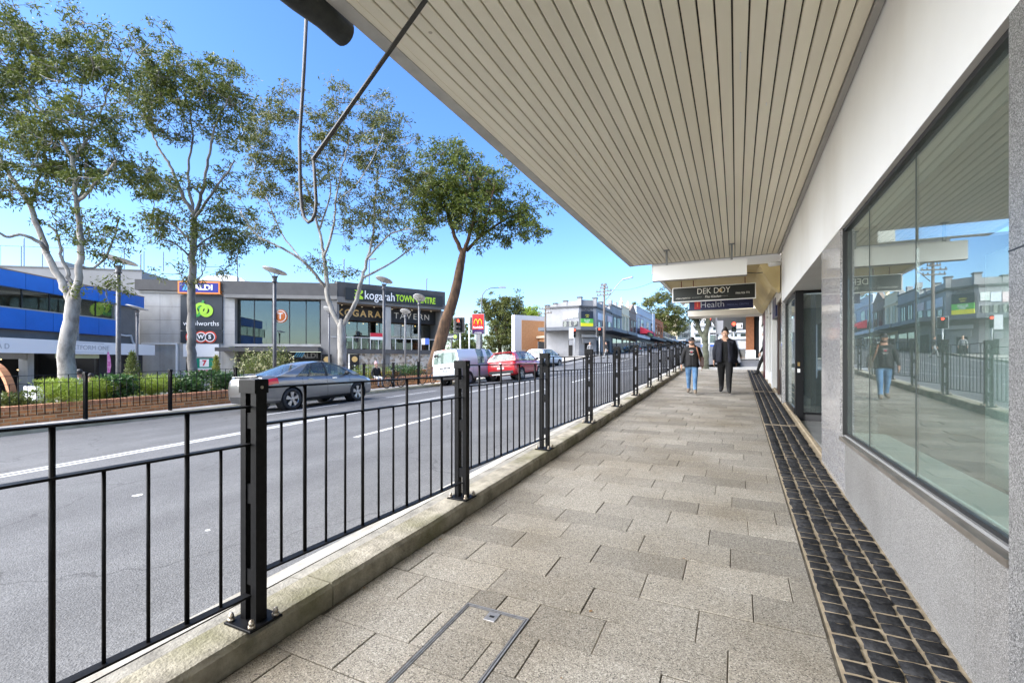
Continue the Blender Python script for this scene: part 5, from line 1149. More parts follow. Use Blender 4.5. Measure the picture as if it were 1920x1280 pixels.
# the terrace of two-storey shops receding behind the corner
def terrace(name, label, Y0, Y1, top, wall, par='flat', wins=(), winz=(6.4, 8.3), trim=white_w, aw=None, awz=5.1, gz_=None):
    g = zr(-16.5, Y0) - .3; o = empty(name, (-16.5, Y0, g), 0, label, 'building'); D = Y1 - Y0
    MB().box(-8, 0, 0.02, D, 0, top - g).build('wall', wall, o); MB().box(-.5, .14, 0.03, D - .01, top - g - 1.35, top - g - 1.15).build('cornice', trim, o); MB().box(-.4, .10, .03, D - .01, top - g, top - g + .14).build('coping', trim, o)
    if par == 'piers':
        for y in (.35, D / 2, D - .35): MB().box(-.5, .06, y - .3, y + .3, top - g + .14, top - g + .75).build('parapet_pier', wall, o)
    if par == 'gable': MB().prism([(.3, 0), (D - .3, 0), (D * .6, 1.1), (D * .5, 1.35), (D * .4, 1.1)], -.4, .08, lambda a, b_, c_: (c_, a, top - g + .14 + b_)).build('gable', wall, o)
    if par == 'urn':
        for y in (.4, D - .4): MB().lathe([(.3, 0), (.2, .2), (.32, .5), (.12, .9), (.05, 1.2), (.001, 1.3)], (-.15, y, top - g + .14), 8).build('urn', wall, o)
    for (a, b_) in wins:
        w_ = empty('window', (0.03, a * D, winz[0] - g), parent=o); L_ = (b_ - a) * D; h_ = winz[1] - winz[0]
        MB().box(-.01, .01, 0, L_, 0, h_).build('pane', swin, w_); MB().box(-.02, -.012, 0, L_, 0, h_).build('blind', dkin, w_)
        MB().box(.012, .08, -.12, L_ + .12, -.14, 0).build('window_sill', trim, w_); MB().box(.012, .07, -.1, L_ + .1, h_, h_ + .14).build('window_head', trim, w_)
        for y in (0, L_ / 2, L_): MB().box(.012, .05, y - .06, y + .06, 0, h_).build('mullion', trim, w_)
    if aw: MB().box(.02, 2.5, .05, D - .03, awz - g, awz + .45 - g).build('awning', aw, o)
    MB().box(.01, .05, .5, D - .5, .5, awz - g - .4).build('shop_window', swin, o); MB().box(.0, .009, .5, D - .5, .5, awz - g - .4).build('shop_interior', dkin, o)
    for i in range(int(D / 2.6)): MB().box(.051, .1, .5 + i * 2.6, .62 + i * 2.6, .5, awz - g - .4).build('shop_mullion', trim, o)
    return o
cream_w = M('cream_paint', (.66, .57, .38), (.72, .63, .45), .8, rough=.7); brown_w = M('brown_render', (.20, .15, .12), (.26, .2, .16), .8, rough=.8); bluew = M('bluish_white', (.42, .47, .53), rough=.65); orb = M('orange_brick', (.48, .14, .05), (.58, .2, .08), 3, rough=.85)
terrace('shop_house', 'white shop house with tall piers next to the corner shop', 67.4, 74.4, 9.6, pg, 'piers', ((.2, .45), (.55, .8)), (6.2, 8.0), trimd, MATS['awning_slate'], 5.3)
terrace('shop_house', 'cream shop house with urns on its parapet', 74.5, 80.2, 10.2, cream_w, 'urn', ((.15, .35), (.6, .8)), (6.0, 8.6), cream_w, white_w, 5.2)
terrace('shop_house', 'brown gabled shop house between cream and white fronts', 80.3, 86.3, 9.9, brown_w, 'gable', ((.15, .4), (.6, .85)), (6.0, 8.8), brown_w, white_w, 5.2)
terrace('shop_house', 'long bluish-white two-storey shops with red awnings', 86.4, 107.5, 11.4, bluew, 'flat', ((.06, .14), (.22, .34), (.5, .62), (.75, .87)), (7.0, 9.4), white_w, trimd, 5.6)
terrace('shop_house', 'orange brick building beyond the bluish-white shops', 107.6, 121, 10.8, orb, 'flat', ((.1, .25), (.4, .55), (.7, .85)), (7.2, 10), orb, trimd, 6.0)
terrace('shop_house', 'low brown shops far down the left side of the street', 121.2, 150, 8.6, brown_w, 'flat', ((.1, .2), (.4, .5)), (7.2, 8.2), cream_w, white_w, 6.4)
terrace('warehouse', 'cream warehouse with brown upright window bays at street end', 152, 200, 15.5, cream_w, 'flat', tuple((.04 + i * .12, .12 + i * .12) for i in range(8)), (9.0, 13.6), brown_w, white_w, 7.5)
redaw = M('red_canvas', (.6, .03, .06), rough=.7)
for i, (yy, lab) in enumerate(((88.5, 'red canvas awning at the near end of the bluish-white shops'), (92.5, 'second red canvas awning, below a hanging white panel'))):
    o = empty('red_awning', (-15.9, yy, 6.4), 0, lab, 'awning', 'red canvas awnings'); MB().prism([(0, 0), (1.6, 0), (1.6, .35), (0, 1.3)], -1.6, 1.6, lambda a, b_, c_: (a, c_, b_)).build('canvas', redaw, o); MB().box(1.6, 1.63, -1.6, 1.6, -.25, .3).build('valance', redaw, o)
o = empty('white_banner', (-14.2, 91.5, 7.0), 0, 'tall white panel standing above the red awnings', 'sign'); MB().box(-.06, .06, -1.2, 1.2, 0, 3.4).build('panel', bluew, o); MB().box(-.04, .04, -.05, .05, -1.6, 0).build('post', trimd, o)
o = empty('market_sign', (-13.9, 86, 5.75), R(0), 'dark sign board on the awning below the red canopies', 'sign'); MB().box(-.1, .1, -2.5, 2.5, 0, .7).build('panel', dkin, o); text('Food Market', .6, (.105, 0, .35), o, MATS['lime_print'], rot=(R(90), 0, R(90)))
# brown-brick hall with white surround
f5 = Face(pt(965, .093), pt(1037, .098)); bh = Bld('brick_hall', 'tan brick hall wall framed in white behind the corner shop', f5); W5 = f5.len
tanb = M('tan_brick', (.42, .20, .085), (.5, .26, .12), 4, rough=.85)
_, zt5 = f5.uv(1000, 592); _, zb5 = f5.uv(1000, 601); g5 = zt5 - 10
bh.box('wall', white_w, 0, W5 + 4, 0, 1.0, g5, zt5); bh.box('brick_panel', tanb, f5.uv(978, 600)[0], W5 + 4, -.08, -.002, g5, zb5)
bh.box('low_roof', M('tan_roof', (.45, .36, .26), rough=.8), f5.uv(1005, 630)[0], W5 + 4, -3, -.1, f5.uv(1000, 634)[1], f5.uv(1000, 630)[1]); bh.box('low_wall', tanb, f5.uv(1010, 630)[0], W5 + 4, -2.8, -.1, g5, f5.uv(1000, 634)[1])
bh.box('hoarding', M('dark_hoarding', (.04, .042, .045), rough=.7), f5.uv(984, 650)[0], f5.uv(1014, 650)[0], -4.2, -4.0, g5, f5.uv(1000, 640, 4)[1]); bh.box('hoarding_poster', poster[1], f5.uv(998, 650)[0], f5.uv(1005, 650)[0], -4.26, -4.21, g5 + 3, f5.uv(1000, 643, 4)[1])
kx = at(1041, 672, .072 * F); ki = empty('newspaper_kiosk', kx - Vector((0, 0, .6)), R(20), 'dark purple kiosk beside the corner shop', 'kiosk'); MB().bbox(-.65, .65, -.5, .5, 0, 2.3, .08).build('cabin', M('kiosk_black', (.02, .018, .025), rough=.5), ki); MB().box(-.55, .55, -.52, -.501, .3, 1.7).build('poster', M('kiosk_purple', (.07, .03, .16), rough=.4), ki); MB().box(-.75, .75, -.6, .6, 2.3, 2.42).build('roof', trimd, ki)
ub = at(1035, 672, .07 * F); o = empty('utility_box', ub - Vector((0, 0, .5)), R(25), 'beige utility cabinet at the foot of a power pole', 'utility box'); MB().bbox(-.3, .3, -.2, .2, 0, 1.5, .02).build('cabinet', cream_w, o); MB().box(-.22, .22, -.21, -.201, .2, 1.35).build('door', pg, o)
# right-hand far corner: newsagent with brick side, its awning and sign
ic = empty('newsagent', (0.6, 36, zf(36) - .2), 0, 'brick corner newsagent across the side street with deep awning', 'building'); zi = zf(36) - .2
def ib(name, mat, x0, x1, y0, y1, z0, z1): return MB().box(x0 - .6, x1 - .6, y0 - 36, y1 - 36, z0 - zi, z1 - zi).build(name, mat, ic)
ib('wall', M('newsagent_brick', (.24, .09, .04), (.34, .14, .06), 6, rough=.9), 0.62, 1.1, 36, 38, zi, 4.6); ib('wall', dkin, 1.16, 8, 36.3, 60, zi, 5.2); ib('stall_board', wht, .58, 1.2, 35.97, 36, zi, zi + .75)
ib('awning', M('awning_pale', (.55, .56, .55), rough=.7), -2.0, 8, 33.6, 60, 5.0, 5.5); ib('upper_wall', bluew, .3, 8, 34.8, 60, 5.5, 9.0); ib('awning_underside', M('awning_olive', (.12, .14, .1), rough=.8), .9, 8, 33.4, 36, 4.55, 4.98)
for i in range(5): ib('window', swin, -.2 + .4, .29, 38 + i * 4, 40.5 + i * 4, 6.0, 8.2)
o = empty('newsagent_sign', (0.0, 32.2, 4.62), 0, 'cream newsagent sign hung from the far awning', 'sign'); MB().box(-.42, 2.2, -.06, .06, 0, .62).build('panel', M('cream_sign', (.72, .63, .42), rough=.5), o); text('ICON NEWS', .42, (-.32, -.065, .3), o, dkin, align='LEFT', bold=.012); MB().tube([(0, 0, .62), (0, 0, 1.0)], .03, 6).build('hanger', lampm, o)
MB().add([(-.42, -.065, .62), (-1.0, -.065, .62), (-.7, -.065, .25), (-.42, -.065, .12)], [(0, 1, 2, 3)]).build('corner_flash', gold, o)
# white apartments at the end of the street
ap = empty('apartment_block', at(1300, 660, .24 * F) - Vector((0, 0, 3)), R(8), 'white apartment block with stacked balconies at the street end', 'building'); apw = white_w
MB().box(0, 26, 0, 14, 0, 17).build('wall', apw, ap); MB().box(3, 20, 2, 12, 17, 19.5).build('penthouse', lgrey, ap)
for i in range(5):
    MB().box(-1.2, 26.5, -1.6, 0, 2.6 + i * 3, 2.85 + i * 3).build('balcony_slab', apw, ap); MB().box(-1.2, 26.5, -1.6, -1.5, 2.85 + i * 3, 3.6 + i * 3).build('balustrade', M('pale_glass_rail', (.5, .55, .58), rough=.2), ap)
    for j in range(7): MB().box(.8 + j * 3.7, 3.0 + j * 3.7, -.05, -.005, 3.0 + i * 3, 5.0 + i * 3).build('window', swin, ap)
# ---------------------------------------------------------------- poles and lights
timber = M('weathered_timber', (.09, .075, .065), (.15, .125, .105), 3, rough=.9, stretch=(1, 1, .2))
def power_pole(px, ybase, ytop, t, arms, label, r=.17, lampto=None):
    b0 = at(px, ybase, t * F); H = (ybase - ytop) * t; o = empty('power_pole', b0, R(-12), label, 'power pole', 'timber power poles')
    MB().tube([(0, 0, -1), (0, 0, H * .5), (0, 0, H)], [r, r * .9, r * .7], 10).build('shaft', timber, o, True)
    for dz, L_ in arms:
        a = MB().box(-L_ / 2, L_ / 2, -.18, -.08, H - dz - .06, H - dz + .06).build('crossarm', timber, o)
        for s_ in (-.45, -.25, .25, .45): MB().lathe([(.05, 0), (.07, .06), (.04, .12), (.06, .16), (.001, .2)], (s_ * L_, -.13, H - dz + .06), 8).build('insulator', lampm, a)
    if lampto:
        q = [(at(x, y, t * F) - b0) for x, y in lampto]; q = [Matrix.Rotation(R(12), 3, 'Z') @ v for v in q]
        MB().tube(q, .05, 6).build('lamp_arm', steel, o); d_ = (q[-1] - q[-2]).normalized(); MB().bar(q[-1] - d_ * .1, q[-1] + Vector((1.3, 0, .1)), .3, .14).build('lamp_head', M('lamp_head_grey', (.25, .26, .27), rough=.5), o)
    return o
power_pole(1133, 672, 532, .066, ((.2, .8), (.55, 1.1), (.95, 2.1), (1.4, 1.9)), 'timber power pole with four crossarms and street-lamp arm by the corner shop', lampto=[(1136, 562), (1160, 532), (1168, 523)])
power_pole(1022.5, 676, 574, .066, ((.35, 1.6), (.9, 2.0)), 'thinner timber power pole left of the corner shop', .15)
sl_ = empty('street_lamp', at(903, 690, .06 * F), 0, 'curved grey street lamp rising behind the red banner sign', 'street lamp'); b0 = Vector(sl_.location)
q = [at(x, y, .06 * F) - b0 for x, y in ((903, 690), (903, 600), (903, 565), (905, 552), (911, 544), (920, 540), (935, 539))]; q[0].z = -.5
MB().tube(q, [.11, .09, .07, .06, .05, .05, .045], 8).build('pole', lampm, sl_, True); MB().bar(q[-1], q[-1] + Vector((.75, .3, .02)), .3, .13).build('lamp_head', MATS['lamp_head_grey'], sl_)
blackm = M('signal_black', (.01, .01, .011), rough=.55); redl = M('red_signal', (1.0, .06, .03), emit=1.0); offr = M('unlit_lens', (.02, .012, .012), rough=.25); offg = M('unlit_green', (.01, .03, .018), rough=.25)
def signal(name, label, px, py, t, ppx, ybase, board=True, w_=.42, h_=1.15, rz=0, lit=True, walk=False, poleh=None):
    q = at(px, py, t * F); gq = at(ppx, ybase, t * F); g = Vector((q.x, q.y, gq.z)); o = empty(name, g, rz, label, 'traffic light'); H = q.z - g.z
    MB().tube([(0, .25, 0), (0, .25, H + .3)], .06, 10).build('pole', M('pale_pole', (.55, .55, .54), rough=.4), o, True)
    MB().box(-.05, .05, .05, .25, H - .05, H + .05).build('bracket', blackm, o)
    n_ = 2 if walk else 3
    if board:
        MB().bbox(-w_ / 2 - .02, w_ / 2 + .02, .02, .035, H - h_ / 2 - .02, H + h_ / 2 + .02, .002).build('board_edge', wht, o); MB().box(-w_ / 2, w_ / 2, .0, .0195, H - h_ / 2, H + h_ / 2).build('backing_board', blackm, o)
    MB().bbox(-.15, .15, -.16, -.001, H - .17 * n_, H + .17 * n_, .02).build('housing', blackm, o)
    for i in range(n_):
        zz = H + (.32 * (n_ - 1) / 2 - .32 * i); mt = redl if (i == 0 and lit) else (offg if i == n_ - 1 else offr)
        MB().lathe([(.001, -.02), (.06, -.014), (.11, 0)], (0, -.162, zz), 14, 0, lambda r, c, s_, z_: (r * c, z_, r * s_)).build('lens', mt, o, True)
        b = MB(); N = 10
        for j in range(N + 1):
            a = math.pi * (j / N) * 1.3 - .15 * math.pi; b.v += [(.13 * math.cos(a), -.161, zz + .13 * math.sin(a)), (.13 * math.cos(a), -.161 - .22 + (.05 if math.sin(a) < .2 else 0), zz + .13 * math.sin(a) - .02)]
        for j in range(N): b.f.append((j * 2, j * 2 + 2, j * 2 + 3, j * 2 + 1)); b.m.append(0)
        b.build('visor', blackm, o)
    return o
signal('traffic_light', 'red traffic light in a white-edged board left of the red banner', 861, 609, .041, 864, 700, w_=.85, h_=1.15, rz=R(12))
o = signal('traffic_light', 'side-facing dark traffic light beside the white-edged one', 884, 607, .043, 884, 697, board=False, rz=R(75), lit=False)
signal('traffic_light', 'red traffic light with white-edged board before the corner shop', 1124, 622, .063, 1127, 672, w_=.75, h_=1.05, rz=R(15))
signal('traffic_light', 'red traffic light with side number plate left of the corner door', 1077, 624, .06, 1074, 673, board=False, rz=R(20))
q = at(1071, 625, .0598 * F); o = empty('signal_plate', q, R(20), 'white plate bolted beside the traffic light before the corner door', 'sign'); MB().box(-.25, .25, -.02, .02, -.55, .6).build('plate', wht, o); MB().box(-.25, .25, -.02, .02, -1.3, -.75).build('lower_plate', pg, o)
signal('traffic_light', 'tall red pedestrian light at the far crossing above the woman', 1329.5, 603, .034, 1338, 668, board=False, walk=True)
signal('traffic_light', 'low red pedestrian light under the newsagent awning', 1376, 612, .034, 1380, 668, board=False, walk=True)
q = at(1386, 611, .0345 * F); o = empty('signal_plate', q, 0, 'white signal plate beside the low pedestrian light', 'sign'); MB().box(-.2, .2, -.02, .02, -.18, .18).build('plate', wht, o); MB().box(.1, .16, -.026, -.021, -.1, .1).build('mark', dkin, o)
pq = at(1344, 690, .0345 * F); o = empty('signal_pole', pq, 0, 'grey signal pole with control box at the far crossing', 'pole'); MB().tube([(0, 0, 0), (0, 0, 4.6)], .07, 10).build('shaft', lampm, o); MB().box(.02, .38, -.15, .15, 2.2, 3.05).build('control_box', pg, o)
# red hamburger banner sign on a post
q = at(897, 640, .042 * F); gq = at(897, 694, .042 * F); hb = empty('banner_sign', (q.x, q.y, gq.z), R(14), 'red fast-food banner with yellow arches on a grey post', 'sign'); H = q.z - gq.z
hw = .46; top = (640 - 588) * .042; bot = (640 - 624) * .042
MB().box(-hw - .04, hw + .04, -.1, .1, H + bot - .1, H + top).build('case', pg, hb); MB().box(-hw, hw, -.112, -.101, H + bot + .28, H + top - .06).build('red_panel', M('banner_red2', (.75, .012, .012), rough=.4), hb); MB().box(-hw, hw, -.112, -.101, H + bot - .06, H + bot + .27).build('navy_panel', M('banner_navy', (.04, .01, .09), rough=.4), hb)
yl = M('arch_yellow', (.9, .55, .01), rough=.4); zc = H + bot + .72
for sx in (-1, 1):
    b = MB(); pts = [(sx * (.165 + .155 * math.cos(a)), zc + .42 * math.sin(a) - .08) for a in lin(0, math.pi, 14)]; b.tube([(x, -.125, zz) for x, zz in pts], .035, 6); b.build('arch', yl, hb, True)
text('Rockdale', .24, (0, -.118, H + bot + .43), hb, wprint, bold=.008, sx=.9); MB().box(-.3, .3, -.118, -.1125, H + bot, H + bot + .04).build('print_bar', wprint, hb)
MB().box(-.16, .16, -.08, .08, 0, H + bot - .1).build('post', pg, hb)
ws = empty('supermarket_arrow_sign', at(846, 637, .045 * F), R(10), 'small black supermarket direction sign behind the leaning trunk', 'sign'); MB().box(-.75, .62, -.05, .05, 0, .52).build('panel', slate, ws); text('woolworths', .30, (-.18, -.055, .27), ws, wprint, sx=.85); ringp(.4, .26, .07, .15, -.085, 0, 6.28, MATS['emblem_lime'], ws); MB().box(-.05, .05, -.04, .04, -2.4, 0).build('post', lampm, ws)
# overhead wires
wires = MB(); a = at(1133, 541, .066 * F); b_ = at(1245, 520, .05 * F); 
for i in range(1):
    pts = [a.lerp(b_, k / 10) - Vector((0, 0, .6 * math.sin(math.pi * k / 10))) for k in range(11)]; MB().tube(pts, .018, 4).build('overhead_wire', blackm); tag(bpy.context.scene.collection.objects['overhead_wire'], 'thin overhead wire running from the crossarm pole towards the awning', 'wire')
# ---------------------------------------------------------------- background trees
def bgtree(label, px, ybase, t, trunk, blobs, lm, bark=barkd, dens=.02, nl=170, sig=.7, ll=.42, lw=.2):
    g = at(px, ybase, t * F).z
    return gum_tree('street_tree', label, t * F, [[(px, ybase - 3, .4, 0)] + [(x, y, r, 0) for x, y, r in trunk]] + [[(trunk[-1][0], trunk[-1][1], .2, 0), (blobs[i][0], blobs[i][1], .08, 0)] for i in range(0, len(blobs), 2)], blobs, bark, lm, dens=dens, nl=nl, sig=sig, ll=ll, lw=lw, base_z=g - 1, twig=.03)
bgtree('broad dark street tree behind the red banner and red car', 938, 672, .12, [(936, 640, .5), (930, 615, .4)], [(925, 572, 22, 12), (955, 568, 24, 12), (970, 585, 14, 12), (940, 600, 26, 18), (915, 595, 14, 10), (945, 625, 30, 20), (965, 610, 14, 18), (925, 645, 20, 14), (960, 645, 20, 12)], lf2, dens=.02)
bgtree('bright green rounded tree above the tan brick hall', 1000, 640, .13, [(1000, 615, .4)], [(990, 588, 12, 8), (1003, 586, 10, 8), (997, 597, 14, 8)], lg, dens=.03)
bgtree('large spreading tree above the far terrace shops', 1250, 662, .15, [(1250, 640, .8), (1248, 610, .6)], [(1222, 566, 16, 11), (1240, 558, 20, 10), (1258, 568, 16, 12), (1270, 590, 14, 16), (1245, 590, 22, 16), (1230, 600, 16, 12), (1262, 612, 18, 14), (1240, 618, 14, 10), (1205, 569, 12, 4), (1275, 612, 10, 12)], lf2, dens=.02, nl=170, sig=.8)
bgtree('hazy green trees behind the traffic light board', 850, 668, .11, [(850, 650, .3)], [(842, 605, 14, 14), (853, 620, 14, 14), (870, 640, 18, 14), (885, 650, 16, 10)], og, dens=.02)
gum_tree('plane_tree', 'dark-trunked street tree by the fence end, behind the walking man', .0255 * F, [[(1324, 700, .15, 0), (1323, 660, .135, 0), (1321, 635, .125, 0), (1321, 620, .08, 0)], [(1321, 640, .12, 0), (1305, 600, .13, .2), (1298, 560, .08, .4)], [(1322, 640, .12, 0), (1330, 590, .13, -.2), (1335, 550, .08, -.3)]],
    [(1300, 588, 14, 10), (1318, 585, 18, 10), (1330, 575, 12, 10), (1300, 600, 8, 8)], M('mossy_bark', (.06, .062, .045), (.11, .12, .085), 4, rough=.95, bump=.6, bsc=16), leafmat('dark_leaf', (.012, .018, .008), (.03, .04, .015)), dens=.03, nl=60, sig=.16, ll=.1, lw=.05, base_z=zf(23.5))
hedge = MB()
# ================================================================ vehicles
tyre_m = M('tyre_rubber', (.018, .018, .018), (.03, .03, .03), 30, rough=.8); rim_m = M('alloy', (.55, .55, .55), rough=.28, metal=.9); blkp = M('black_plastic', (.018, .018, .019), rough=.55)
cglass = glassmat('car_glass', (.50, .56, .55), 1.75, haze=.05, haze_col=(.5, .55, .55)); redlens = M('red_lens', (.55, .01, .012), rough=.12, coat=.8); clearl = M('clear_lens', (.7, .72, .74), rough=.08, coat=1); platem = M('number_plate', (.7, .7, .66), rough=.5); chrome = M('chrome', (.75, .75, .76), rough=.12, metal=1)
def paintm(name, col, metal=.0): return M(name, col, None, rough=.32 if metal else .3, metal=metal, coat=1.0, spec=.5)
def catm(a, b, c, d, t): return .5 * (2 * b + (c - a) * t + (2 * a - 5 * b + 4 * c - d) * t * t + (3 * b - a - 3 * c + d) * t ** 3)
class Loft:
    def __init__(s, st): s.st = st
    def par(s, y):
        st = s.st
        if y <= st[0][0]: return st[0][1:]
        if y >= st[-1][0]: return st[-1][1:]
        i = max(k for k in range(len(st) - 1) if st[k][0] <= y); t = (y - st[i][0]) / (st[i + 1][0] - st[i][0])
        a, b, c, d = st[max(i - 1, 0)], st[i], st[i + 1], st[min(i + 2, len(st) - 1)]
        return [b[k] + (c[k] - b[k]) * (t * t * (3 - 2 * t) * .4 + t * .6) for k in range(1, len(b))]
    def ring(s, y):
        w_, zb, zs, zd = s.par(y)
        return [(0, zb), (w_ * .6, zb), (w_ * .88, zb + .02), (w_ * .965, zb + .09), (w_ * .99, zb + .2), (w_, zb * .45 + zs * .55), (w_ * .99, zs - .1), (w_ * .965, zs - .02), (w_ * .91, zs * .55 + zd * .45 + .01), (w_ * .74, zd), (w_ * .4, zd + .012), (0, zd + .016)]
    def P(s, y, u):
        r = s.ring(y); k = min(int(u), len(r) - 2); t = u - k; return Vector((r[k][0] + (r[k + 1][0] - r[k][0]) * t, y, r[k][1] + (r[k + 1][1] - r[k][1]) * t))
def boolcut(me, cutters):
    o = bpy.data.objects.new('tmp_body', me); C.objects.link(o); cs = []
    for c in cutters:
        q = bpy.data.objects.new('tmp_cut', c); C.objects.link(q); cs.append(q); m = o.modifiers.new('b', 'BOOLEAN'); m.operation = 'DIFFERENCE'; m.object = q; m.solver = 'EXACT'
    dg = bpy.context.evaluated_depsgraph_get(); out = bpy.data.meshes.new_from_object(o.evaluated_get(dg))
    bpy.data.objects.remove(o)
    for q in cs: bpy.data.objects.remove(q)
    return out
def car(name, label, loc, paint, d, rz=0, pitch=0, roll=0, group=None):
    root = empty(name, loc, 0, label, d.get('cat', 'car'), group); root.rotation_euler = (pitch, roll, rz)
    lf = Loft(d['st']); y0, y1 = d['st'][0][0], d['st'][-1][0]; N = 34
    ys = sorted(set([s_[0] for s_ in d['st']] + lin(y0, y1, N))); b = MB(); nr = 22
    for y in ys:
        r = lf.ring(y); b.v += [(x, y, z_) for x, z_ in r] + [(-x, y, z_) for x, z_ in reversed(r[1:-1])]
    for i in range(len(ys) - 1):
        for j in range(nr): b.f.append((i * nr + j, i * nr + (j + 1) % nr, (i + 1) * nr + (j + 1) % nr, (i + 1) * nr + j)); b.m.append(0)
    b.f += [tuple(reversed(range(nr))), tuple((len(ys) - 1) * nr + j for j in range(nr))]; b.m += [0, 0]
    W = d['w']; wr = d['wr']; cut = []
    for wy in d['wheels']:
        for s_ in (-1, 1):
            c = MB().tube([(s_ * (W - .30), wy, wr), (s_ * (W + .2), wy, wr)], wr * 1.14, 28); cut.append(c.mesh('cut', blkp))
    me = boolcut(b.mesh('body', [paint, blkp]), cut); me.polygons.foreach_set('use_smooth', [True] * len(me.polygons))
    body = link('body', me, root)
    md = body.modifiers.new('es', 'EDGE_SPLIT'); md.split_angle = R(42)
    for wy in d['wheels']:
        for s_ in (-1, 1):
            w_ = empty('wheel', (s_ * (W - .105), wy, wr), parent=root); w_.rotation_euler.z = 0 if s_ > 0 else math.pi
            fn = lambda r, c, sn, x: (x, r * c, r * sn)
            MB().lathe([(wr * .66, -.09), (wr * .9, -.1), (wr * .985, -.08), (wr, -.04), (wr, .04), (wr * .985, .08), (wr * .9, .1), (wr * .70, .095), (wr * .66, .08)], n=32, fn=fn).build('tyre', tyre_m, w_, True)
            r_ = MB(); r_.lathe([(wr * .67, .08), (wr * .64, .07), (wr * .63, -.05)], n=32, fn=fn)
            ns_ = d.get('spokes', 5)
            for k in range(ns_):
                a = 2 * math.pi * k / ns_ + .3; ca, sa = math.cos(a), math.sin(a)
                for da in ((-.16, .16) if ns_ <= 6 else (0,)):
                    a2 = a + da; r_.bar((.06, wr * .1 * ca, wr * .1 * sa), (.07, wr * .65 * math.cos(a2), wr * .65 * math.sin(a2)), .055 * (1 if ns_ <= 6 else .8), .03, up=(1, 0, 0))
            r_.lathe([(wr * .2, .06), (wr * .19, .085), (.001, .09)], n=16, fn=fn); r_.build('rim', d.get('rim', rim_m), w_)
            MB().lathe([(wr * .62, .02), (.001, .02)], n=24, fn=fn).build('brake_disc', blkp, w_)
            MB().lathe([(wr * 1.13, -.22), (wr * 1.13, .085)], n=28, fn=fn).build('wheel_arch', blkp, w_, True)
    for sy in d.get('seats', (-.75, .25)):
        for sx in (-.36, .36):
            MB().bbox(sx - .22, sx + .22, sy - .1, sy + .06, .5, 1.12, .06).build('seat', blkp, root); MB().bbox(sx - .11, sx + .11, sy - .09, sy + .0, 1.14, 1.28, .03).build('headrest', blkp, root)
    zbelt = d['zbelt']; zt = d['zt']; wb, wt = d['wb'], d['wt']; G_ = d['green']
    def SP(yb, yt, v, s_, off=0):
        zb_ = zbelt(yb); z_ = zb_ + (zt(yt) - zb_) * v; x = wb + (wt - wb) * (v ** 1.35) + .035 * math.sin(math.pi * v) + off; return Vector((s_ * x, yb + (yt - yb) * v, z_))
    for i in range(len(G_) - 1):
        (yb0, yt0, kd), (yb1, yt1, _) = G_[i], G_[i + 1]
        for s_ in (-1, 1):
            p = MB(); nv, nu = 6, 3
            for a in range(nv + 1):
                for c in range(nu + 1): p.v.append(tuple(SP(yb0 + (yb1 - yb0) * c / nu, yt0 + (yt1 - yt0) * c / nu, a / nv, s_, 0 if kd == 'g' else .006)))
            for a in range(nv):
                for c in range(nu): k = a * (nu + 1) + c; p.f.append((k, k + 1, k + nu + 2, k + nu + 1)); p.m.append(0)
            p.build('side_window' if kd == 'g' else 'pillar', cglass if kd == 'g' else (blkp if kd == 'b' else paint), root, True)
    for nm, (yb, yt), fwd_ in (('rear_window', G_[0][:2], -1), ('windscreen', G_[-1][:2], 1)):
        bow = d.get('bow', .12)
        ins = d.get('rear_ins', (.90, .06, .95)) if fwd_ < 0 else (.965, .03, .985)
        fx, v0, v1 = ins; VS = [0] + lin(v0, v1, 7) + [1]; FS = [-1] + lin(-fx, fx, 18) + [1]; nc = len(FS)
        for part, mat_ in (('screen_frame', paint), (nm, cglass if fwd_ > 0 else d.get('rear_glass', cglass))):
            p = MB()
            for vv in VS:
                for f_ in FS:
                    e = SP(yb, yt, vv, 1)
                    p.v.append((e.x * f_, e.y + fwd_ * (bow * (1 - f_ * f_) * (1 - .4 * vv)), e.z + d.get('crown', .05) * vv * (1 - abs(f_) ** 2.4)))
            for a in range(len(VS) - 1):
                for c in range(nc - 1):
                    edge_ = a in (0, len(VS) - 2) or c in (0, nc - 2)
                    if edge_ == (part == 'screen_frame'): k = a * nc + c; p.f.append((k, k + 1, k + nc + 1, k + nc)); p.m.append(0)
            p.build(part, mat_, root, True)
    p = MB(); ya, yb_ = G_[0][1], G_[-1][1]; nv, nu = 12, 10
    for a in range(nv + 1):
        y = ya + (yb_ - ya) * a / nv; e = SP(y, y, 1.0, 1)
        en = (1 if a == nv else (-1 if a == 0 else 0))
        for c in range(nu + 1):
            f_ = -1 + 2 * c / nu; bw = d.get('bow', .12) * .6 * (1 - f_ * f_); p.v.append(((wt + .004) * f_, y + (bw * (a / nv) ** 3 - bw * (1 - a / nv) ** 3), zt(y) + .012 * 0 + d.get('crown', .05) * (1 - abs(f_) ** 2.4)))
    for a in range(nv):
        for c in range(nu): k = a * (nu + 1) + c; p.f.append((k, k + 1, k + nu + 2, k + nu + 1)); p.m.append(0)
    p.build('roof', paint, root, True)
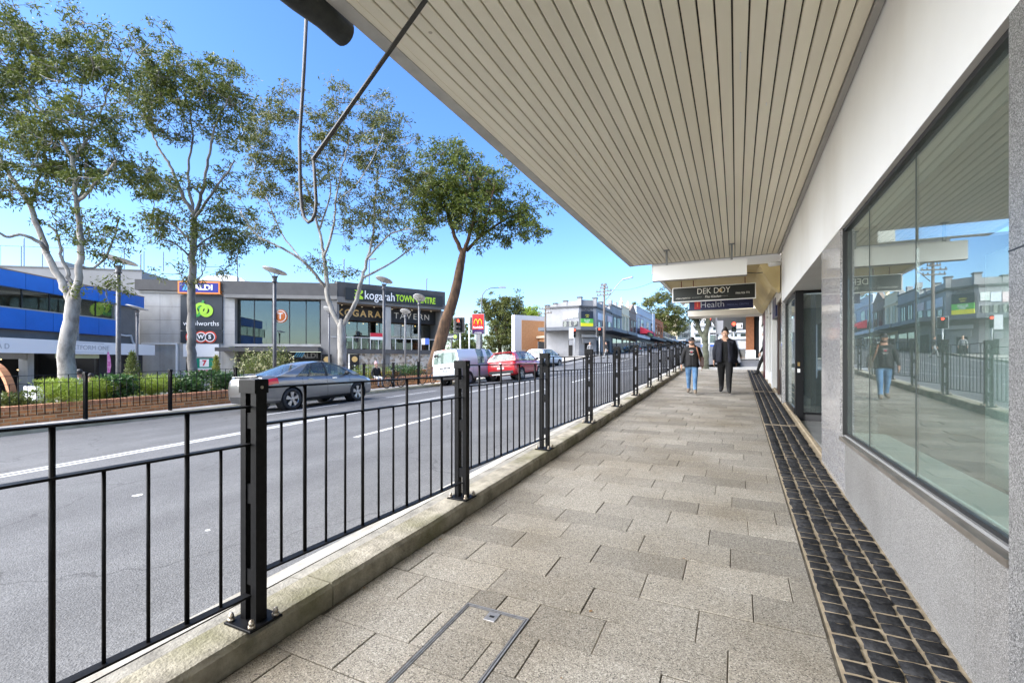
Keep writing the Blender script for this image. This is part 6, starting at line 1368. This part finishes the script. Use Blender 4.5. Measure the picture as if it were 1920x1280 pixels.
    def patch(nm, ya, yb2, ua, ub, mat, off=.006, sides=(-1, 1), n1=6, n2=5, par=None):
        for s_ in sides:
            q = MB()
            for a in range(n1 + 1):
                for c in range(n2 + 1):
                    y = ya + (yb2 - ya) * a / n1; u_ = ua + (ub - ua) * c / n2; v = lf.P(y, u_); e1 = lf.P(y + .01, u_) - lf.P(y - .01, u_); e2 = lf.P(y, u_ + .05) - lf.P(y, u_ - .05); n_ = e1.cross(e2)
                    n_ = n_.normalized() if n_.length > 1e-9 else Vector((1, 0, 0))
                    if n_.x < 0: n_ = -n_
                    v = v + n_ * off; q.v.append((s_ * v.x, v.y, v.z))
            for a in range(n1):
                for c in range(n2): k = a * (n2 + 1) + c; q.f.append((k, k + 1, k + n2 + 2, k + n2 + 1)); q.m.append(0)
            q.build(nm, mat, root, True)
    for args in d.get('patches', ()): patch(*args)
    for y in d.get('gaps', ()): patch('door_gap', y - .006, y + .006, 3.2, 7.4, blkp, .002, n1=1, n2=8)
    for (y, u_) in d.get('handles', ()):
        for s_ in (-1, 1): v = lf.P(y, u_); MB().bbox(-.012, .03, -.09, .09, -.018, .018, .006).build('door_handle', d.get('handle_mat', chrome), root).location = (s_ * v.x, v.y, v.z)
    my, mz = d['mirror']
    for s_ in (-1, 1):
        m_ = MB(); m_.ball((s_ * (wb + .15), my, mz), (.10, .06, .075), 12, 8); m_.bar((s_ * (wb - .02), my + .02, mz - .05), (s_ * (wb + .1), my, mz - .03), .05, .04); m_.build('wing_mirror', d.get('mirror_mat', blkp), root, True)
    yr = y0 + d.get('plate_in', .0)
    pl = MB().box(-.2, .2, -.01, .006, -.055, .055).build('number_plate', platem, root); pl.location = (d.get('plate_x', 0), yr - .012, d['plate_z']); d.get('plate') and text(d['plate'], .085, (0, -.012, 0), pl, blkp)
    for args in d.get('boxes', ()):
        nm, mat, (a0, a1, b0, b1, c0, c1) = args; MB().bbox(a0, a1, b0, b1, c0, c1, .008).build(nm, mat, root)
    for nm, mat, c_, r_ in d.get('balls', ()): MB().ball(c_, r_, 14, 10).build(nm, mat, root, True)
    return root
def interp(pts):
    def f(y):
        if y <= pts[0][0]: return pts[0][1]
        for (a, za), (b, zb_) in zip(pts, pts[1:]):
            if y <= b: t = (y - a) / (b - a); t = t * t * (3 - 2 * t) * .3 + t * .7; return za + (zb_ - za) * t
        return pts[-1][1]
    return f
sedan = dict(w=.895, wr=.33, wheels=(-1.34, 1.345), wb=.82, wt=.57, plate_z=.86, mirror=(.78, 1.02), bow=.16, crown=.05,
    st=[(-2.30, .60, .42, .74, .80), (-2.27, .74, .34, .84, .98), (-2.18, .83, .27, .90, 1.05), (-1.9, .875, .23, .945, 1.075), (-1.34, .893, .21, .965, 1.045), (0, .895, .20, .94, .985), (.95, .895, .20, .925, .975), (1.345, .89, .2, .895, .955), (1.8, .86, .21, .83, .885), (2.1, .78, .22, .74, .79), (2.25, .66, .26, .66, .69), (2.3, .5, .34, .6, .62)],
    zbelt=interp([(-1.8, 1.02), (-1.2, .985), (0, .955), (1.2, .955)]), zt=lambda y: 1.432 - .19 * (y + .02) ** 2,
    green=[(-1.80, -.74, 'p'), (-1.18, -.50, 'g'), (-.74, -.36, 'b'), (-.70, -.34, 'g'), (-.02, .03, 'b'), (.08, .09, 'g'), (1.12, .46, 'b'), (1.2, .52, 'p'), (1.50, .60, 'p')],
    patches=(('tail_light', -2.272, -1.78, 5.9, 7.7, redlens), ('headlight', 1.86, 2.16, 6.2, 8.2, clearl), ('sill_skirt', -1.0, .98, 2.0, 3.3, blkp, .004)),
    gaps=(-.95, .0, .98), handles=((-.66, 6.6), (.3, 6.6)), boxes=(('rear_bumper_insert', blkp, (-.6, .6, -2.315, -2.29, .36, .50)), ('exhaust', chrome, (.38, .52, -2.33, -2.26, .28, .34))), balls=(('badge', chrome, (0, -2.30, .92), (.05, .012, .05)),))
silver = paintm('graphite_metallic', (.25, .25, .243), .65)
def onroad(X, Y): return Vector((X, Y, zr(X, Y)))
def crf(Y): return math.atan((zr(-10, Y) - zr(-12, Y)) / 2)
def ptc(X, Y): return math.atan((zr(X, Y + 1.3) - zr(X, Y - 1.3)) / 2.6)
cpos = onroad(-12.92, 11.08)
gc = car('parked_car', 'grey metallic sedan driving past in the far lane, seen from behind', cpos, silver, sedan, 0, ptc(-12.9, 11), -crf(11)); gc.name = 'grey_sedan'
MB().tube([(0, -.95, 1.43), (0, -1.12, 1.62)], .006, 5).build('antenna', blkp, gc)
MB().bbox(-.55, .55, -2.25, -2.05, 1.055, 1.085, .01).build('boot_spoiler', silver, gc)
van_d = dict(cat='van', w=.85, wr=.33, wheels=(-1.30, 1.27), wb=.835, wt=.70, plate_z=.80, mirror=(1.62, 1.30), bow=.05, crown=.05, plate='BLG 297', spokes=10, rim=M('steel_rim', (.42, .42, .42), rough=.4, metal=.7), mirror_mat=blkp, plate_in=0,
    st=[(-2.33, .80, .42, 1.02, 1.06), (-2.31, .84, .36, 1.04, 1.10), (-2.0, .85, .30, 1.06, 1.13), (0, .85, .28, 1.06, 1.13), (1.6, .85, .28, 1.04, 1.10), (2.0, .83, .28, .98, 1.04), (2.22, .78, .30, .88, .92), (2.34, .68, .36, .7, .74)],
    zbelt=interp([(-2.4, 1.08), (2.2, 1.02)]), zt=interp([(-2.3, 1.86), (-2.0, 1.90), (.5, 1.92), (1.2, 1.90), (1.5, 1.84)]),
    green=[(-2.31, -2.22, 'p'), (-.62, -.62, 'p'), (-.35, -.35, 'g'), (.38, .38, 'p'), (.78, .74, 'g'), (1.55, 1.15, 'p'), (1.95, 1.38, 'p')],
    patches=(('tail_light', -2.318, -2.27, 5.4, 8.2, redlens), ('headlight', 2.0, 2.25, 6.0, 8.0, clearl)), gaps=(.6, 1.62, -.9), handles=((.75, 6.6),), handle_mat=blkp,
    boxes=(('rear_bumper', blkp, (-.82, .82, -2.42, -2.30, .36, .56)), ('tailgate_handle', blkp, (-.34, .34, -2.36, -2.335, .92, .965)), ('brake_light', redlens, (-.12, .12, -2.30, -2.26, 1.885, 1.92))), balls=(('badge', chrome, (0, -2.345, 1.03), (.07, .012, .05)),))
wv = paintm('van_white', (.74, .74, .73)); vp = onroad(-13.75, 22.9)
van_d['rear_ins'] = (.87, .12, .84); van_d['seats'] = (); van_d['rear_glass'] = glassmat('van_rear_glass', (.4, .5, .45), 1.7, haze=.45, haze_col=(.36, .48, .40))  # strong pale green diffuse paints in reflections and the bright view through
van = car('white_van', 'white delivery van behind the red car, beside the bicycles', vp, wv, van_d, R(-1), ptc(-13.7, 23), -crf(23))
MB().box(-.04, .1, -.02, .02, 0, .1).build('rear_wiper_box', blkp, van).location = (-.45, -2.40, 1.58)
mr_ = MB().ball((-.55, -2.40, 1.62), (.09, .04, .075), 10, 6).build('rear_view_mirror', blkp, van, True)
suv_d = dict(w=.905, wr=.345, wheels=(-1.30, 1.28), wb=.84, wt=.60, plate_z=.72, rear_ins=(.84, .14, .88), mirror=(.82, 1.12), bow=.12, crown=.05, mirror_mat=blkp,
    st=[(-2.12, .66, .46, .84, .92), (-2.09, .80, .40, .96, 1.04), (-1.95, .87, .32, 1.02, 1.10), (-1.3, .905, .26, 1.03, 1.10), (0, .905, .25, 1.0, 1.06), (1.0, .90, .25, .98, 1.04), (1.4, .89, .26, .95, 1.0), (1.85, .84, .28, .86, .9), (2.08, .72, .32, .74, .78), (2.15, .55, .4, .66, .68)],
    zbelt=interp([(-2, 1.08), (-1, 1.04), (0, 1.01), (1.2, 1.01)]), zt=interp([(-1.9, 1.48), (-1.5, 1.545), (-.3, 1.58), (.2, 1.56), (.5, 1.50)]),
    green=[(-2.02, -1.66, 'p'), (-1.52, -1.38, 'g'), (-.95, -.88, 'b'), (-.90, -.83, 'g'), (-.12, -.10, 'b'), (.0, .0, 'g'), (.86, .40, 'b'), (.94, .46, 'p'), (1.15, .54, 'p')],
    patches=(('tail_light', -2.10, -1.82, 6.6, 8.6, redlens), ('headlight', 1.8, 2.05, 6.4, 8.2, clearl), ('lower_cladding', -2.0, 2.0, 1.8, 3.4, blkp, .004)), gaps=(-.98, .0, .92), handles=((-.7, 6.6), (.25, 6.6)),
    boxes=(('rear_bumper_insert', blkp, (-.72, .72, -2.135, -2.08, .42, .58)), ('skid_plate', rim_m, (-.55, .55, -2.145, -2.09, .36, .42))), balls=(('badge', chrome, (0, -2.125, .97), (.07, .014, .06)),))
redp = paintm('cherry_red', (.50, .006, .014)); spv = onroad(-11.4, 24.35)
su = car('red_suv', 'cherry red crossover waiting beside the white van', spv, redp, suv_d, R(1), ptc(-11.4, 24), -crf(24))
for s_ in (-1, 1): MB().bar((s_ * .58, -1.3, 1.60), (s_ * .58, .2, 1.63), .035, .03).build('roof_rail', rim_m, su)
MB().box(-.55, .55, -2.0 + .18, -1.62, 1.555, 1.585).build('roof_spoiler', redp, su)
wp2 = paintm('car_white', (.72, .72, .72)); dkp = paintm('car_dark', (.02, .022, .025)); blp = paintm('car_navy', (.02, .03, .06))
def farcar(name, label, px, ybase, t, paint, d, rz, group='distant traffic'):
    q = at(px, ybase, t * F); return car(name, label, q, paint, d, rz, 0, 0, group)
car('white_car', 'white car just ahead of the red crossover', onroad(-15.4, 38.5), wp2, suv_d, R(-6), 0, 0, 'distant traffic')
farcar('dark_car', 'black car parked far along the terrace shops', 1194, 667, .080, dkp, suv_d, R(4))
farcar('white_car', 'white sedan parked beyond the black car', 1212, 664, .098, wp2, sedan, R(4))
tk = empty('box_truck', at(1226, 660, .125 * F), R(6), 'white box truck far down the street', 'truck'); MB().bbox(-1.25, 1.25, 0, 6.5, .9, 3.6, .04).build('cargo_box', wp2, tk); MB().bbox(-1.1, 1.1, 6.6, 8.4, .6, 2.7, .15).build('cab', wp2, tk)
for s_ in (-1, 1):
    for y in (1.3, 7.3): MB().tube([(s_ * .85, y, .48), (s_ * 1.15, y, .48)], .48, 16).build('wheel', tyre_m, tk)
MB().box(-1.2, 1.2, -.03, -.005, 1.0, 3.5).build('roller_door', pg, tk); MB().box(-1.1, 1.1, 0, 8, .5, .89).build('chassis', blkp, tk)
bu = empty('city_bus', at(1330, 657, .085 * F), R(3), 'white and blue bus approaching at the end of the street', 'bus')
MB().bbox(-1.25, 1.25, 0, 11.5, .35, 3.0, .12).build('body', wp2, bu); MB().box(-1.26, 1.26, -.03, 11.4, .34, .95).build('blue_skirt', M('bus_blue', (.02, .08, .35), rough=.35), bu); MB().bbox(-1.1, 1.1, -.05, -.004, 1.2, 2.45, .02).build('windscreen', cglass, bu); MB().box(-.9, .9, -.045, -.004, 2.55, 2.85).build('destination_sign', dkin, bu)
for s_ in (-1, 1):
    MB().bbox(s_ * 1.0 - .14, s_ * 1.0 + .14, -.06, -.031, .6, .75, .02).build('headlight', clearl, bu)
    for y in (2.4, 8.6): MB().tube([(s_ * 1.0, y, .48), (s_ * 1.27, y, .48)], .48, 16).build('wheel', tyre_m, bu)
    for i in range(6): MB().box(s_ * 1.27 - .01, s_ * 1.27 + .01, .8 + i * 1.7, 2.3 + i * 1.7, 1.35, 2.4).build('side_window', cglass, bu)
# ---------------------------------------------------------------- bicycles
def bicycle(label, Y, X=-15.02, rz=0, col=(.02, .02, .022)):
    fm = M('bike_frame_%d' % int(Y), col, rough=.35); z0 = zr(-14.8, Y) + .146
    o = empty('bicycle', (X, Y, z0), rz, label, 'bicycle', 'bicycles leaning on the plaza fence'); o.rotation_euler.y = R(7)
    wr = .34
    for wy in (-.52, .52):
        w_ = empty('wheel', (0, wy, wr), parent=o); fn = lambda r, c, s_, x: (x, r * c, r * s_)
        b = MB(); b.lathe([(wr - .035, -.014), (wr, -.016), (wr + .006, 0), (wr, .016), (wr - .035, .014), (wr - .035, -.014)], n=30, fn=fn); b.build('tyre', tyre_m, w_, True)
        b = MB()
        for k in range(14): a = 2 * math.pi * k / 14; b.bar((.012 if k % 2 else -.012, 0, 0), (0, (wr - .03) * math.cos(a), (wr - .03) * math.sin(a)), .003, .003)
        b.tube([(-.05, 0, 0), (.05, 0, 0)], .02, 8); b.build('spokes', steel, w_)
    b = MB(); bb_, seat, head, hl = (0, -.08, .29), (0, -.22, .78), (0, .36, .80), (0, .40, .66)
    for p_, q_, r_ in ((bb_, seat, .016), (seat, head, .016), (bb_, hl, .018), (bb_, (0, -.52, wr), .01), ((0, -.19, .68), (0, -.52, wr), .009), (head, hl, .018), (hl, (0, .52, wr), .013)): b.tube([p_, q_], r_, 8)
    b.build('frame', fm, o, True)
    MB().tube([(0, -.22, .78), (0, -.25, .90)], .013, 8).build('seat_post', steel, o); s_ = MB(); s_.ball((0, -.27, .92), (.07, .14, .03), 10, 6); s_.build('saddle', blkp, o, True)
    MB().tube([(-.28, .26, .98), (-.2, .34, .97), (0, .36, .95), (.2, .34, .97), (.28, .26, .98)], .012, 8).build('handlebar', blkp, o, True); MB().tube([(0, .36, .80), (0, .36, .95)], .013, 8).build('stem', blkp, o)
    MB().lathe([(.085, -.005), (.09, 0), (.085, .005)], (0.03, -.08, .29), 20, 0, lambda r, c, q, x: (x, r * c, r * q)).build('chainring', steel, o)
    for s2, dz in ((-1, .16), (1, -.16)): MB().bar((s2 * .06, -.08, .29), (s2 * .07, -.03, .29 + dz), .012, .02).build('crank', steel, o); MB().box(s2 * .07 - .04, s2 * .07 + .04, -.07, .03, .29 + dz - .01, .29 + dz + .01).build('pedal', blkp, o)
    return o
bicycle('black bicycle leaning on the plaza fence, nearer the grey sedan', 17.85)
bicycle('dark bicycle leaning on the plaza fence close to the white van', 20.6, rz=R(4), col=(.03, .03, .05))
# ================================================================ people
skinm = M('skin', (.42, .23, .15), rough=.55); skinl = M('skin_light', (.55, .33, .23), rough=.55); hairm = M('dark_hair', (.012, .010, .009), rough=.5)
def cloth(name, c1, c2=None, sc_=8): return M(name, c1, c2 or tuple(v * 1.5 for v in c1), sc_, rough=.85, bump=.35, bsc=14, local=True)
def person(label, loc, rz, H, cl, stride=.22, build=1.0, sit=False, arm=.10, hair=None, group=None):
    """cl: dict top, bottom, shoe, skin. The figure faces -Y before rz."""
    root = empty('person', loc, rz, label, 'person', group); s = H / 1.72; k = build
    V, E = [], []
    def v(x, y, z, rx, ry=None): V.append((x * s, y * s, z * s, rx * s, (ry or rx) * s)); return len(V) - 1
    def e(a, b, m): E.append((a, b, m))
    if sit: hipz, kz = .50, .50
    else: hipz, kz = .93, .50
    pel = v(0, 0, hipz, .155 * k, .125 * k); wa = v(0, -.005, hipz + .14, .150 * k, .115 * k); ch = v(0, -.01, hipz + .34, .165 * k, .12 * k); sh = v(0, .0, hipz + .49, .11 * k, .085 * k)
    nk = v(0, -.01, hipz + .575, .058, .058); hd0 = v(0, -.03, hipz + .64, .072, .082); hd1 = v(0, -.03, hipz + .725, .078, .092); hd2 = v(0, -.02, hipz + .79, .05, .06)
    e(pel, wa, 'top'); e(wa, ch, 'top'); e(ch, sh, 'top'); e(sh, nk, 'skin'); e(nk, hd0, 'skin'); e(hd0, hd1, 'skin'); e(hd1, hd2, 'skin')
    nose = v(0, -.135, hipz + .675, .013); e(hd0, nose, 'skin')
    for sx in (-1, 1):
        f = stride * sx
        if sit:
            hp = v(sx * .10, -.02, hipz, .095 * k); kn = v(sx * .12, -.44, kz, .066 * k); an = v(sx * .12, -.46, .09, .042); toe = v(sx * .13, -.62, .045, .036, .03)
        else:
            hp = v(sx * .095, 0, hipz - .08, .105 * k); kn = v(sx * .10, -f * .55 - .03, .50, .068 * k); an = v(sx * .10, -f + (.02 if f < 0 else 0), .10 + (.03 if f < 0 else 0), .046 * k); toe = v(sx * .12, -f - .17, .045, .042, .032)
            hel = v(sx * .10, -f + .05, .05, .04); e(an, hel, 'shoe')
        e(pel, hp, 'bottom'); e(hp, kn, 'bottom'); e(kn, an, 'bottom'); e(an, toe, 'shoe')
        sd_ = v(sx * .175 * (.7 + .3 * k), 0, hipz + .45, .072 * k); el = v(sx * (.225 * (.7 + .3 * k) + arm * .3), .03 + f * .25, hipz + .20, .062 * k); wr = v(sx * (.235 * (.7 + .3 * k) + arm * .5), -.03 + f * .5 - (.15 if sit else 0), hipz - .03, .034)
        e(sh, sd_, 'top'); e(sd_, el, 'top'); e(el, wr, 'top')
        X = V[wr][0] / s; Y = V[wr][1] / s; Zw = V[wr][2] / s; pm = v(X, Y - .01, Zw - .075, .032, .022); e(wr, pm, 'skin')
        for i, (dy, L_) in enumerate(((-.03, .075), (-.01, .085), (.01, .08), (.028, .065))):
            a = v(X + sx * .004, Y - .012 + dy, Zw - .115, .0095); b = v(X - sx * .008, Y - .018 + dy, Zw - .115 - L_ * .55, .0085); c = v(X - sx * .022, Y - .02 + dy, Zw - .115 - L_ * .9, .0075); e(pm, a, 'skin'); e(a, b, 'skin'); e(b, c, 'skin')
        a = v(X - sx * .012, Y - .045, Zw - .075, .011); b = v(X - sx * .018, Y - .06, Zw - .115, .0085); e(pm, a, 'skin'); e(a, b, 'skin')
    me = bpy.data.meshes.new('body'); me.from_pydata([q[:3] for q in V], [(a, b) for a, b, _ in E], [])
    o = bpy.data.objects.new('tmp', me); C.objects.link(o); m = o.modifiers.new('s', 'SKIN'); o.modifiers.new('u', 'SUBSURF').levels = 2; m.use_smooth_shade = True
    sv = me.skin_vertices[0].data if me.skin_vertices else None
    if sv is None:
        bm = bmesh.new(); bm.from_mesh(me); bm.verts.layers.skin.verify(); bm.to_mesh(me); bm.free(); sv = me.skin_vertices[0].data
    for i, q in enumerate(V): sv[i].radius = (q[3], q[4]); sv[i].use_root = (i == 0)
    out = bpy.data.meshes.new_from_object(o.evaluated_get(bpy.context.evaluated_depsgraph_get())); bpy.data.objects.remove(o)
    cl = dict(cl); cl.setdefault('inner', cl['top']); keys = ['top', 'bottom', 'shoe', 'skin', 'inner']; out.materials.clear()
    for kk in keys: out.materials.append(cl[kk])
    P = np.array([q[:3] for q in V]); A = np.array([P[a] for a, b, _ in E]); Bq = np.array([P[b] for a, b, _ in E]); D = Bq - A; LL = (D ** 2).sum(1) + 1e-9; mi = np.array([keys.index(x[2]) for x in E])
    for p in out.polygons:
        c = np.array(p.center); t = np.clip(((c - A) * D).sum(1) / LL, 0, 1); dd = ((A + D * t[:, None] - c) ** 2).sum(1); p.material_index = int(mi[int(dd.argmin())])
        if p.material_index == 0 and c[1] < -.03 and abs(c[0]) < .075 * s: p.material_index = 4
        if p.material_index == 3 and c[2] < (hipz + .2) * s and abs(c[0]) < .2 * s * k: p.material_index = 1
        if c[2] > (hipz + .56) * s: p.material_index = 3
        elif c[2] < (hipz + .02) * s and p.material_index == 0 and abs(c[0]) < .17 * s * k: p.material_index = 1 if c[2] < (hipz - .1) * s else 0
    out.polygons.foreach_set('use_smooth', [True] * len(out.polygons)); link('body', out, root)
    def shell(nm, mat, z0, z1, r0, r1, gap, seed=1):
        rr = random.Random(seed); N = 30; b = MB(); L_ = 9
        for i in range(L_ + 1):
            t = i / L_; zz = (hipz + z0 + (z1 - z0) * t) * s
            for j in range(N + 1):
                a = -math.pi / 2 + gap + (2 * math.pi - 2 * gap) * j / N; fold = 1 + .05 * math.sin(5 * a + seed + 3 * t) * t + .025 * math.sin(11 * a + 7 * t) + .02 * math.sin(14 * t + 2 * a)
                b.v.append(((r0[0] + (r1[0] - r0[0]) * t) * s * k * fold * math.cos(a), (r0[1] + (r1[1] - r0[1]) * t) * s * k * fold * math.sin(a) - .005, zz + .012 * math.sin(3 * a) * t))
        for i in range(L_):
            for j in range(N): q = i * (N + 1) + j; b.f.append((q, q + 1, q + N + 2, q + N + 1)); b.m.append(0)
        o_ = b.build(nm, mat, root, True); md = o_.modifiers.new('t', 'SOLIDIFY'); md.thickness = .012; return o_
    if cl.get('shell'): shell(*cl['shell'])
    hz_ = (hipz + .72) * s; hm = cl.get('hairm', hairm)
    if hair == 'short':
        b = MB(); b.ball((0, -.012 * s, hz_ + .03 * s), (.086 * s, .098 * s, .085 * s), 14, 8); hq = b.build('hair', hm, root, True)
    elif hair == 'bun':
        b = MB(); b.ball((0, .005 * s, hz_ + .025 * s), (.094 * s, .10 * s, .098 * s), 14, 8); b.ball((0, .06 * s, hz_ + .12 * s), (.05 * s, .05 * s, .045 * s), 10, 6); b.build('hair', hm, root, True)
    elif hair == 'cap':
        b = MB(); b.ball((0, -.012 * s, hz_ + .035 * s), (.09 * s, .10 * s, .085 * s), 14, 8); b.box(-.06 * s, .06 * s, -.17 * s, -.08 * s, hz_ + .035 * s, hz_ + .05 * s); b.build('cap', hm, root, True)
    for sx in (-1, 1):
        MB().ball((sx * .082 * s, -.02 * s, hz_ - .03 * s), (.014 * s, .025 * s, .035 * s), 8, 6).build('ear', cl['skin'], root, True); MB().ball((sx * .032 * s, -.112 * s, hz_ - .012 * s), (.012 * s, .008 * s, .008 * s), 8, 6).build('eye', hairm, root, True)
    MB().ball((0, -.108 * s, hz_ - .085 * s), (.024 * s, .01 * s, .007 * s), 8, 6).build('mouth', M('lip', (.35, .12, .1), rough=.5), root, True)
    return root, s, hipz
jeans = cloth('blue_jeans', (.045, .12, .25), (.14, .26, .42), 5); hood = cloth('black_hoodie', (.006, .006, .007)); blkc = cloth('black_cloth', (.005, .005, .0055)); navyc = cloth('navy_jacket', (.006, .007, .014)); shoeb = cloth('brown_suede', (.14, .11, .08)); shoek = cloth('black_shoe', (.012, .012, .012))
mp = Vector((-1.08, 13.38, zf(13.38)))
man, s, hp = person('man in black printed hoodie, blue jeans and sunglasses walking near the fence', mp, R(2), 1.50, dict(top=hood, bottom=jeans, shoe=shoeb, skin=skinm, shell=('hoodie', hood, .44, -.10, (.15, .105), (.18, .145), 0.0, 3)), .20, 1.12, hair='short', arm=.10)
MB().bbox(-.085 * s, .085 * s, -.145 * s, -.118 * s, (hp + .70) * s, (hp + .74) * s, .006).build('sunglasses', blkp, man)
b = MB(); bz = (hp + .34) * s
for (dx, dz, w_) in ((0, .062, .08), (0, .042, .11), (-.05, .01, .06), (.05, .01, .06), (0, -.03, .12), (0, -.055, .08)): b.box(-w_ / 2, w_ / 2, -.168, -.163, bz + dz - .006, bz + dz + .006)
b.build('shirt_print', M('shirt_print_white', (.35, .35, .34), rough=.8), man); MB().ball((0, -.164, bz + .015), (.03, .008, .016), 10, 6).build('shirt_emblem', M('shirt_print_red', (.45, .03, .05), rough=.8), man)
MB().tube([(.12, -.13, (hp + .52) * s), (.17, -.155, (hp + .3) * s), (.22, -.08, (hp + .05) * s)], .018, 6).build('bag_strap', M('tan_leather', (.2, .075, .03), rough=.6), man, True); MB().bbox(.20, .30, -.10, .12, (hp - .08) * s, (hp + .22) * s, .03).build('shoulder_bag', M('dark_leather', (.05, .025, .02), rough=.6), man)
MB().ball((0, -.05, (hp + .61) * s), (.07, .075, .035), 12, 6).build('beard', M('grey_beard', (.12, .09, .07), rough=.9), man, True)
wp_ = Vector((-.27, 13.74, zf(13.74)))
wo_, s, hp = person('woman all in black with open navy jacket, walking toward the camera', wp_, R(-1), 1.70, dict(top=navyc, bottom=blkc, shoe=shoek, skin=skinl, inner=blkc, shell=('open_jacket', navyc, .45, -.10, (.165, .12), (.225, .175), .30, 5)), .24, 1.3, hair='bun', arm=.03)
MB().ball((0, .05, (hp + .53) * s), (.11, .07, .05), 14, 8).build('jacket_hood', navyc, wo_, True)
# others
shirtw = cloth('white_shirt', (.6, .6, .6), (.7, .7, .7)); grayc = cloth('grey_clothes', (.2, .2, .2)); pink = cloth('pink_hood', (.6, .35, .35))
def seated(label, px, yhead, X, cl, hair, H=1.7, rz=0):
    q = atX(px, yhead, X); person(label, (q.x, q.y, q.z - (.50 + .80) * H / 1.72), rz, H, cl, sit=True, hair=hair, group='people sitting on the plaza')
seated('person in white shirt and dark cap bending forward by the left gum trunk', 149, 694, -18.9, dict(top=shirtw, bottom=grayc, shoe=shoek, skin=skinm), 'cap', rz=R(-60))
seated('person with dark hair seated low left of the white-shirted one', 134, 702, -18.6, dict(top=grayc, bottom=grayc, shoe=shoek, skin=skinm), 'short', rz=R(40))
seated('person in dark top seated right of the white-shirted one', 170, 701, -19.3, dict(top=hood, bottom=grayc, shoe=shoek, skin=skinl), 'short', rz=R(-90))
st_, s_, h_ = person('seated person in black jacket, white trousers and pink hood behind the bicycles', (-16.0, 17.7, zb(17.7) + .02), R(70), 1.6, dict(top=hood, bottom=shirtw, shoe=shoek, skin=skinl, hairm=pink), sit=True, hair='bun', group='people sitting on the plaza')
q = at(1137, 672, .056 * F); person('pedestrian in dark jacket crossing before the corner shop', q, R(-70), 1.75, dict(top=hood, bottom=grayc, shoe=shoek, skin=skinm), .25, 1.1, hair='short')
q = at(1106, 671, .058 * F); person('pedestrian with fair hair waiting at the corner shop door', q, R(30), 1.7, dict(top=grayc, bottom=hood, shoe=shoek, skin=skinl, hairm=M('fair_hair', (.3, .2, .12), rough=.6)), .05, 1.0, hair='short')
person('person in black stepping out of the shops at the far right', (1.02, 20.35, zf(20.2)), R(-90), 1.7, dict(top=blkc, bottom=blkc, shoe=shoek, skin=skinl), .3, 1.0, hair='short')
# ---------------------------------------------------------------- plaza furniture
fb = empty('feather_banner', atX(201, 708, -37), R(30), 'narrow pink feather banner by the dark shopfront', 'banner'); H = 1.45
MB().prism([(0, 0), (.16, 0), (.24, .5), (.2, 1.0), (.08, H), (.0, 1.3)], -.006, .006, lambda a, b_, c_: (a, c_, b_ + .3)).build('flag', M('banner_pink', (.5, .04, .28), (.7, .35, .55), 6, rough=.7), fb); MB().tube([(0, 0, -.8), (0, 0, 1.75)], .012, 6).build('pole', steel, fb); MB().box(-.2, .2, -.2, .2, -.82, -.79).build('foot', blkp, fb)
ar = empty('timber_arch', atX(8, 742, -16.6), R(10), 'curved orange timber sculpture at the left edge of the plaza', 'sculpture'); tim = M('orange_timber', (.42, .17, .07), (.52, .24, .1), 5, rough=.7)
for i, (dx, r_) in enumerate(((0, 1.0), (-.28, 1.0))):
    pts = [(dx + .35 - r_ * .9 + r_ * .9 * math.cos(a), i * .15, -.35 + r_ * 1.15 * math.sin(a)) for a in lin(.0, 1.35, 10)]; b = MB()
    for p_, q_ in zip(pts, pts[1:]): b.bar(p_, q_, .1, .14, up=(0, 1, 0))
    b.build('rib', tim, ar)
for i, (px, lab) in enumerate(((42, 'left of two white plastic plaza chairs behind the shrubs'), (58, 'right of two white plastic plaza chairs behind the shrubs'))):
    q = atX(px, 726, -19.5); g = zp(q.x, q.y); ch = empty('plaza_chair', (q.x, q.y, q.z - .82), R(20 + 30 * i), lab, 'chair', 'white plaza chairs')
    MB().bbox(-.22, .22, -.22, .22, .42, .45, .01).build('seat', wht, ch); MB().bbox(-.22, .22, .2, .23, .46, .84, .01).build('backrest', wht, ch)
    for sx in (-.2, .2):
        for sy in (-.2, .2): MB().tube([(sx, sy, -.3), (sx, sy, .42)], .015, 6).build('leg', steel, ch)
# handrails of the ramp by the planter
hr = empty('ramp_handrail', atX(440, 712, -17.6), 0, 'pale double handrail of a ramp behind the grey sedan', 'handrail'); hb0 = Vector(hr.location)
for dz in (0, -.28): MB().tube([at(388, 712, .0195 * F) - hb0 + Vector((0, 0, dz)), at(440, 704, .0205 * F) - hb0 + Vector((0, 0, dz)), at(560, 697, .024 * F) - hb0 + Vector((0, 0, dz)), at(690, 694, .029 * F) - hb0 + Vector((0, 0, dz))], .025, 8).build('rail', rail, hr, True)
for px, py, t in ((388, 712, .0195), (440, 704, .0205), (500, 700, .0222), (560, 697, .024), (625, 695.5, .0265), (690, 694, .029)):
    q = at(px, py, t * F) - hb0; MB().tube([q, q - Vector((0, 0, 1.0))], .02, 6).build('post', rail, hr)
q = at(797, 640, .0345 * F); o = empty('parking_sign', q, R(15), 'small blue and white sign clamped to the disc lamp by the tree', 'sign'); MB().box(-.28, 0, -.02, .02, -.2, .2).build('white_plate', wht, o); MB().box(0.005, .28, -.02, .02, -.2, .2).build('blue_plate', M('sign_blue', (.03, .1, .45), rough=.4), o)
